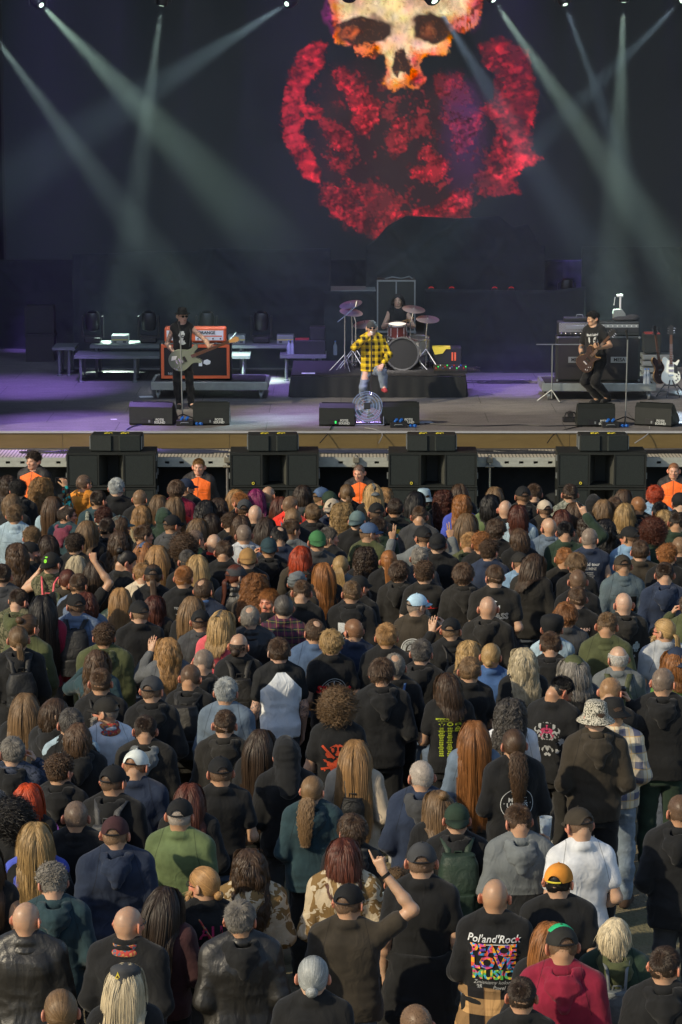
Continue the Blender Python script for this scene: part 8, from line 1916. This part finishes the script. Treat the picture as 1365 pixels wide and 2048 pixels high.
 if hair != 'bald':
  hk = HAIRMAP.get(hair, hair); hs = (idx % 2) if hk in ('short', 'mop', 'fade', 'longs', 'wavy', 'curltop') else 0
  hcc = HCOL.get(hc, (.05, .03, .02)); v = rsP.uniform(.62, 1.0); hcc = tuple(min(.9, x * v) for x in hcc)
  if hair in ('buzz', 'fade') or (capk and hair in ('short', 'fade', 'buzz')):
   mixk = .35 if hair == 'buzz' else 0; hcc = tuple(a * (1 - mixk) + b * mixk * .7 for a, b in zip(hcc, skin))
  if capk and hk in ('mop', 'curltop', 'afro') : hk = 'capcurl'
  elif capk and hk in ('short', 'fade', 'buzz'): hk = 'buzz'
  if o.get('hoodup'): hk = None
  if hk == 'capcurl': hk = 'bobcap'
  if hk:
   ho = link('hair', hair_mesh(hk, hs) if hk != 'bobcap' else hair_mesh('bob', 0), r, MAT['hair'], hcc);
   ho.matrix_local = M @ Matrix.Diagonal((1, 1, 1, 1))
   if hk == 'bobcap': ho.matrix_local = M @ Matrix.Translation((0, -.0, .33)) @ Matrix.Diagonal((1.12, 1.1, .80, 1))
  if hair == 'redtop': pass
  if hair == 'bunside': pass
 if o.get('hoodup'): hm, hcl = clothmat(o['hoodup'], {}); ho = link('hood', hoodup_mesh(), r, hm, hcl); ho.matrix_local = M
 if o.get('beard'): bo = link('beard', beard_mesh(True), r, MAT['hair'], HCOL.get(hc if hc else 'dbr')); bo.matrix_local = M
 if o.get('glasses'): glasses(r, M, o['glasses'] == 2)
 if capk:
  ck, cc = capk.split(':'); first = None
  for n_, me in cap_parts(ck):
   mcol = CC.get(cc); mm = MAT['cap'] if mcol else MAT[cc]; mcol = mcol or (1, 1, 1)
   if n_ in ('brim', 'strap', 'button'):
    x = link(n_, me, first, MAT['cap'] if n_ != 'strap' else MAT['black'], tuple(c * .8 for c in mcol))
   else: x = link(n_, me, r, mm, mcol); x.matrix_local = M @ Matrix.Diagonal((1.02, 1.02, 1, 1)); first = x
   if cc == 'OR' and n_ == 'strap': x.material_slots[0].link = 'OBJECT'; x.material_slots[0].material = MAT['ylw']
  if o.get('logo'): cap_logo(r, o['logo'], M)
  if o.get('mesh'):   # dark mesh back below the green front
   first.color = (.02, .02, .018, 1); b = MB(); V, Q = dome(.0185, .0155, .62, m=7); b.add(V, Q); x = b.build('cap_top', MAT['cap'], r, True, CC['KG']); x.matrix_local = M @ Matrix.Translation((0, .02, .002))
 if o.get('prt'): do_print(o['prt'], g, r)
 if o.get('band'):
  S_ = 1 if Rr != 'down' else -1; J = joints(L, Rr, legs)[1]; e, w_ = Vector(J['el']), Vector(J['wr']); b = MB(); d = (w_ - e).normalized(); b.tube([e.lerp(w_, .90), e.lerp(w_, .97)], .0305, 14); b.build('wristband', MAT['cap'], r, True, CC[o['band']])
 if o.get('tied'):
  S = SDF((-.36, -.34, .42), (.36, .34, 1.12), .013); S.loft([(.5, 0, -.04, .27, .20), (.8, 0, -.02, .235, .175), (.98, 0, -.01, .205, .16), (1.06, 0, -.005, .195, .15)], 0, .03, 2.2); S.cone((-.2, 0, 1.02), (0, .17, .98), .035, .03, .03); S.cone((.2, 0, 1.02), (0, .17, .98), .035, .03, .03)
  S.ell((0, .25, .6), (.3, .2, .4), .03, sub=True); S.noise(.016, (7, 7, 4), 2); S.noise(.010, (6, 8, 18), 5, True); tm, tcl = clothmat(o['tied'], {}); link('tied_sweatshirt', S.mesh('tied_sweatshirt'), r, tm, tcl)
 if o.get('cord'):
  b = MB(); pts = [(-.10, -.02, 1.475), (-.07, -.115, 1.43), (-.02, -.155, 1.34), (.06, -.17, 1.24), (.16, -.15, 1.12)]; b.tube([(x, y - .012, z) for x, y, z in pts], .007, 6); b.build('cord', MAT['scarf'] if 'scarf' in MAT else MAT['white'], r, True)
 bpy.context.view_layer.update() if False else None
 W = Matrix.Translation(loc) @ Matrix.Rotation(R(yaw), 4, 'Z') @ Matrix.Scale(sc, 4)
 if o.get('bag'):
  bk_, bc_ = o['bag'].split(':'); cn = {'K': 'black', 'K2': 'black', 'CH': 'grey', 'camo_grey': 'camouflage', 'KH': 'khaki', 'PK': 'pink strapped', 'OL': 'olive', 'DN': 'denim blue', 'BL': 'blue', 'DG': 'dark green', 'GY': 'silver'}[bc_]
  q = empty('backpack', (cn + ' backpack worn by the ' + label)[:400], 'backpack', loc, R(yaw), 'backpacks on the backs of the crowd'); q.scale = (sc, sc, sc)
  ws = label.split(); q['label'] = ' '.join((cn + ' backpack of the ' + label).split()[:16])
  for n_, me in backpack_parts(bk_):
   c_ = CC.get(bc_, (1, 1, 1)); x = link(n_, me, q, MAT['bag'] if bc_ in CC else MAT[bc_], c_)
   if bc_ == 'PK' and n_ == 'main_bag': x.color = (.05, .06, .04, 1)
   if bk_ == 'small': x.scale = (.86, 1, 1) if n_ == 'strap' else (1, 1, 1)
  q.location = W @ Vector((0, -.012 * (wq - 1) * 10 - (.02 if top == 'jacket' else .008), 0)) if True else q.location
 def held(name, lab, cat_, lp, build):
  q = empty(name, lab, cat_, tuple(W @ Vector(lp)), R(yaw)); build(q); return q
 if 'cup' in label and Rr == 'cup' and 'plastic' in label:
  def bl(q): b = MB(); b.lathe([(.030, 0), (.042, .13), (.040, .13), (.028, .004)], None, 20, closed=True); b.build('cup', MAT['clear'], q, True); b = MB(); b.lathe([(0, .012), (.031, .012), (.036, .08), (0, .08)], None, 16); b.build('drink', plain('pale_drink', (.55, .6, .62), .3), q)
  q = held('plastic_cup', 'clear plastic cup held up by the man in the two tone grey jacket', 'cup', (.225, .30, 1.44), bl); q.scale = (sc * 1.15,) * 3
 if Rr == 'phone': held('mobile_phone', 'black mobile phone held up at the left of the front row', 'phone', (.235, .23, 1.70), lambda q: (MB().box((-.075, -.005, -.04), (.075, .005, .04), bev=.004).build('case', MAT['black'], q), MB().box((-.07, -.007, -.036), (.07, -.0055, .036)).build('display', MAT['glass'], q)))
 if o.get('camera'): held('camera', 'black camera held to the face of the man with cropped ginger hair', 'camera', (.07, .19, 1.60), lambda q: (MB().box((-.07, -.04, -.05), (.07, .04, .05), bev=.01).build('body', MAT['black'], q), MB().tube([(0, .04, 0), (0, .14, 0)], .036, 16).build('lens', MAT['black'], q, True)))
 return r
def place_crowd():
 n = len(CR); base = [];
 rs = random.Random(3)
 for c in CR:
  o = c[7]; fem = ('woman' in c[6]); base.append(o.get('h', (1.66 if fem else 1.77) + rs.uniform(-.04, .04)))
 hs = list(base); pos = [None] * n
 def P_(i):
  p = at_z(CR[i][0], CR[i][1], hs[i] * (1.645 / 1.76)); return p
 for it in range(80):
  pos = [P_(i) for i in range(n)]; push = [0.0] * n
  for i in range(n):
   for j in range(i + 1, n):
    dy = pos[i].y - pos[j].y; dx = pos[i].x - pos[j].x
    if abs(dx) < .46 and abs(dy) < .42:
     need = (.42 - abs(dy)) * (1 - abs(dx) / .6); f, b_ = (i, j) if (CR[i][1] > CR[j][1]) else (j, i)   # f is nearer the camera
     push[f] += need * .06 * (base[f] > 1.5); push[b_] -= need * .06
  for i in range(n):
   hs[i] += push[i] + (base[i] - hs[i]) * .05; hs[i] = min(1.92, max(min(1.54, base[i]), hs[i]))
 for i, (x, y, hair, hc, top, tc, label, o) in enumerate(CR):
  o = dict(o); hy = o.get('hy', 0); yaw0 = o.get('yaw')
  if yaw0 is None:
   if abs(hy) > 100: yaw0 = 0
   elif abs(hy) > 45: rel = 40 * (1 if hy > 0 else -1); yaw0 = hy - rel; o['hrel'] = rel
   elif abs(hy) > 12: rel = 20 * (1 if hy > 0 else -1); yaw0 = hy - rel; o['hrel'] = rel
   else: yaw0 = 0; o['hrel'] = rs.choice([0, 0, 20, -20]); o.setdefault('tilt', rs.choice([0, 0, -8]))
   yaw0 += rs.uniform(-14, 14)
  if abs(hy) > 100: yaw0 = 60; o['hrel'] = 95
  if 'L' not in o and 'R' not in o:
   k = rs.choice(['down', 'low', 'low', 'front']); o['L'] = o['R'] = k
  elif 'L' not in o: o['L'] = 'low'
  elif 'R' not in o: o['R'] = 'low'
  p = at_z(x, y, hs[i] * (1.645 / 1.76))
  # the head's centre is a little in front of the feet
  pr = make_person((p.x, p.y, 0), hs[i], hair, hc, top, tc, label, o, yaw0, idx=i, far=(y < 1250))
  if abs(hy) > 30: face(pr, head_M(o.get('hrel', 0), o.get('tilt', 0)))
# ------------------------------------------------------------------ guards and the band
YPIT = 39.4; ZPIT = -.45
def guards():
 for k, (px, py, hair, hc, yaw, hr, lab) in enumerate(((68, 921, 'curltop', 'dbr', 165, -20, 'security guard with dark curly hair in orange and black jacket at the far left'),
                                                  (398, 933, 'fade', 'stb', 176, 0, 'security guard with short sandy hair in orange jacket between first two speaker stacks'),
                                                  (720, 944, 'buzz', 'dgr', 180, -20, 'security guard with cropped dark hair in orange and grey jacket between middle speaker stacks'),
                                                  (1348, 941, 'buzz', 'gin', 172, 0, 'security guard with reddish cropped hair in orange jacket at the right edge'))):
  Y = YPIT; p = at_y(px, py, Y); hc_ = p.z - ZPIT; hgt = hc_ / (1.645 / 1.76)
  o = dict(guard=1, wide=1.15, hrel=hr, L='front' if k == 2 else 'low', R='front' if k == 2 else 'low', skin=(.56, .30, .20), tilt=-8 if k == 2 else 0)
  r = make_person((p.x, Y, ZPIT), hgt, hair, hc, 'jacket', 'K', lab, o, yaw, idx=k * 5 + 1, group='security guards in the pit')
  face(r, head_M(hr, o['tilt']), (.10, .06, .03))
def band():
 # the bass player
 p = st(366, 817); hgt = 1.70
 A = dict(L=((.42, .10, 1.20), (.46, .36, 1.10), (.2, 1, .1), (-.4, -.1, 1), (.9, .95, 1., 1., .5)), R=((.27, -.06, 1.14), (.13, .20, .97), (-.5, .4, -.8), (-.3, -1, .1), (.7, .8, .8, .9, .5)))
 o = dict(A, key='bass', cap='fedora:K', glasses=2, tattoo=1, hrel=20, wide=1.0, bot='long:K', legs={1: ((.09, 0, .90), (.10, .10, .50), (.07, .03, .08), .1), -1: ((-.09, 0, .90), (-.11, .03, .49), (-.14, .06, .08), -.3)})
 r = make_person((p.x, p.y + .1, ZS), hgt, 'buzz', 'dgr', 'sleeveless', 'K', 'bass player in black fedora and sunglasses with sleeveless black shirt', o, 186, idx=3, group='band members on stage', cat='musician'); face(r, head_M(20, 0), (.05, .03, .02))
 g = _GARM[('sleeveless', 'bass', 0, .96)]; pr = Print(g, back=False); pr.ink(0, 1.26, .17, .24, (.55, .56, .54), .006, .36, 14, f=18, sym=False); pr.ink(0, 1.27, .10, .10, (.02, .02, .02), .005, .5, 5, f=40); pr.build(r)
 W = r.matrix_basis
 b = MB(); b.lathe([(.034, 0), (.036, .05)], Matrix.Translation((.19, .06, 1.03)) @ Vector((-.14, .26, -.17)).to_track_quat('Z', 'Y').to_matrix().to_4x4(), 14); b.build('wristband', MAT['cloth'], r, True, (.01, .01, .01))
 s = hgt / 1.76
 # body of the bass at the right hip, neck up to the left hand; built along +z
 a = Vector((.22, .23, .81)); bdir = Vector((-.62, .14, .27)).normalized()
 def place_guitar(kind, lab, a, d, root, up_off=0.0):
  Wm = Matrix.Translation(root.location) @ root.rotation_euler.to_matrix().to_4x4() @ Matrix.Scale(root.scale[0], 4)
  front = Vector((0.05, 1, -.12)); z = d.normalized(); y = -(front - z * front.dot(z)).normalized(); x = y.cross(z)
  Ml = Matrix((x, y, z)).transposed().to_4x4(); Ml.translation = a
  gq = guitar((0, 0, 0), (0, 0, 0), kind, lab); Mw = Wm @ Ml; gq.location = Mw.to_translation(); gq.rotation_euler = Mw.to_euler(); gq.scale = (root.scale[0],) * 3; return gq
 place_guitar('bass', 'grey green bass guitar played by the man in the fedora', a, Vector((-.74, .38, .33)), r)
 b = MB(); b.tube([(-.12, .13, 1.10), (-.15, .11, 1.35), (-.10, .0, 1.49), (-.0, -.12, 1.40), (.12, -.12, 1.15)], .016, 6); b.build('guitar_strap', MAT['black'], r, True)
 # the singer, one foot on the monitor
 p = st(744, 808); legs = {1: ((.09, 0, .90), (.17, .20, .58), (.13, -.05, .32), .2), -1: ((-.09, .02, .90), (-.16, .38, .88), (-.19, .36, .60), -.1)}
 o = dict(L=((.30, .10, 1.16), (.17, .42, 1.02), (-.5, .8, -.5), (-.2, -.5, -1), (.4, .45, .5, .6, .4)), R=((.33, .16, 1.30), (.10, .20, 1.50), (-.6, .35, .6), (-.7, -.3, .3), (1.3, 1.35, 1.4, 1.4, .9)), key='singer', legs=legs, glasses=2, cap='beanie:CH', bot='denim:GB', wide=1.13, hrel=0, tattoo=1, shoec=(.25, .03, .03))
 o['bot'] = 'denim:GB'
 r = make_person((p.x, p.y, ZS - .235), 1.68, 'buzz', 'gry', 'long', 'plaid_yellow', 'singer in a yellow and black plaid shirt and jeans with a foot on the monitor', o, 184, idx=7, group='band members on stage', cat='musician'); face(r, head_M(0, 0), (.05, .03, .02))
 q = empty('microphone', 'black microphone held to the mouth of the singer', 'microphone', (0, 0, 0)); Wm = Matrix.Translation(r.location) @ r.rotation_euler.to_matrix().to_4x4() @ Matrix.Scale(r.scale[0], 4)
 b = MB(); b.tube([(.03, .24, 1.44), (.015, .165, 1.545)], [.013, .018], 10); b.build('handle', MAT['black'], q, True); b = MB(); S_ = TRS((.012, .150, 1.560)); b.lathe([(0, -.026), (.018, -.02), (.026, 0), (.018, .02), (0, .026)], S_, 14); b.build('grille', MAT['steel'], q, True); q.matrix_world = Wm
 q.location = Wm.to_translation(); q.rotation_euler = Wm.to_euler(); q.scale = (r.scale[0],) * 3
 pm = Wm @ Vector((.03, .26, 1.42)); pf = st(740, 803); q = empty('microphone_stand', 'straight black microphone stand held by the singer', 'microphone stand', (pm.x, pm.y - .02, ZS)); b = MB(); b.tube([(0, 0, .02), (0, 0, pm.z - ZS)], .011, 8); b.build('pole', MAT['black'], q, True); b = MB(); b.lathe([(0, 0), (.13, 0), (.12, .02), (.02, .03)], None, 24); b.build('base', MAT['black'], q, True)
 # the guitarist, bent knees, leaning
 p = st(1203, 806); legs = {1: ((.09, 0, .88), (.17, .26, .54), (.03, .02, .20), .5), -1: ((-.09, 0, .88), (-.02, .24, .52), (-.12, -.08, .20), .3)}
 o = dict(L=((.31, .06, 1.14), (.21, .36, 1.13), (-.4, .9, .3), (-.3, -.2, 1), (.9, .95, 1., 1., .5)), R=((.30, -.04, 1.12), (.18, .24, .98), (-.7, .6, -.3), (-.2, -.9, .3), (.8, .8, .9, .9, .5)), key='guitar', legs=legs, bot='long:K', hrel=-35, wide=1.0)
 r = make_person((p.x, p.y + .1, ZS - .12), 1.70, 'curltop', 'blk', 'tee', 'K', 'guitarist with spiky black hair in a black shirt leaning back at the right', o, 190, idx=9, group='band members on stage', cat='musician'); face(r, head_M(-35, 0), (.02, .015, .01))
 r.rotation_euler = (R(0), R(6), R(154))
 g = _GARM[('tee', 'guitar', 0, .96)]; pr = Print(g, back=False); pr.text('Black Label', 0, 1.36, .06, (.5, .52, .52), bold=.03, sx=.8); pr.ink(-.06, 1.22, .09, .2, (.5, .52, .52), .006, .45, 14, f=25); pr.ink(.06, 1.22, .09, .2, (.5, .52, .52), .006, .45, 15, f=25); pr.build(r)
 place_guitar('dark', 'dark red cream bound guitar played by the guitarist', Vector((.20, .27, .80)), Vector((-.62, .12, .52)), r)
 b = MB(); b.tube([(.10, .14, 1.0), (-.08, .15, 1.25), (-.10, .02, 1.49), (.0, -.12, 1.38), (.14, -.10, 1.1)], .018, 6); b.build('guitar_strap', MAT['black'], r, True)
 for s_, x in ((1, .22),): b = MB(); b.lathe([(.036, 0), (.037, .08)], Matrix.Translation((.215, .14, 1.04)) @ Vector((-.12, .28, -.14)).to_track_quat('Z', 'Y').to_matrix().to_4x4(), 14); b.build('wristband', MAT['cloth'], r, True, (.01, .01, .01))
 # the drummer, seated
 zr = ZS + .40; pf0 = st(583, 795); Y = pf0.y + 1.85; pp = at_y(797, 600, Y); legs = {1: ((.10, .02, .92), (.20, .42, .92), (.20, .46, .50), .2), -1: ((-.10, .02, .92), (-.20, .42, .92), (-.20, .46, .50), -.2)}
 o = dict(L=((.30, .05, 1.15), (.16, .30, 1.20), (-.5, .8, .2), (0, -.2, -1), (1.2, 1.2, 1.25, 1.3, .8)), R=((.28, .05, 1.13), (.10, .28, 1.22), (-.6, .8, .1), (0, -.2, -1), (1.2, 1.2, 1.25, 1.3, .8)), key='drummer', legs=legs, bot='long:K', hrel=0)
 r = make_person((pp.x, Y, pp.z - 1.645 * .95), 1.67, 'longs', 'blk', 'sleeveless', 'K', 'drummer with long black hair in a black tank top behind the drums', o, 172, idx=13, group='band members on stage', cat='musician'); face(r, head_M(0, 0), (.02, .015, .01))
 q = empty('drum_stool', 'black round stool under the drummer', 'stool', (pp.x, Y, zr)); zs = r.location.z + .80 * .95 - zr; b = MB(); b.lathe([(0, zs - .07), (.17, zs - .07), (.18, zs - .03), (.15, zs), (0, zs)], None, 24); b.build('seat', MAT['black'], q, True); b = MB(); b.tube([(0, 0, .1), (0, 0, zs - .07)], .02, 8); [b.tube([(0, 0, .3), (math.cos(R(a_)) * .25, math.sin(R(a_)) * .25, .01)], .012, 6) for a_ in (90, 210, 330)]; b.build('legs', MAT['chrome'], q, True)
 Wm = Matrix.Translation(r.location) @ r.rotation_euler.to_matrix().to_4x4() @ Matrix.Scale(r.scale[0], 4)
 for k, (a, d, lab) in enumerate((((.06, .36, 1.22), (-.32, .10, .10), 'drumstick in the right hand of the drummer'), ((-.10, .36, 1.20), (-.26, .12, .16), 'drumstick in the left hand of the drummer'))):
  b = MB(); a = Vector(a); b.tube([Wm @ (a - Vector(d) * .15), Wm @ (a + Vector(d))], .008, 6); tag(b.build('drumstick', MAT['wood'], None, True), lab, 'drumstick')
# ------------------------------------------------------------------ build it all
import time as _t
_t0 = _t.time()
build_setting() if 'drape' in MAT else (dmat(), build_setting())
drapes(); build_screen()
print('stage', _t.time() - _t0)
shade_blocker(); build_gear(); print('gear', _t.time() - _t0)
beams()
guards(); band(); print('band', _t.time() - _t0)
place_crowd(); print('crowd', _t.time() - _t0)
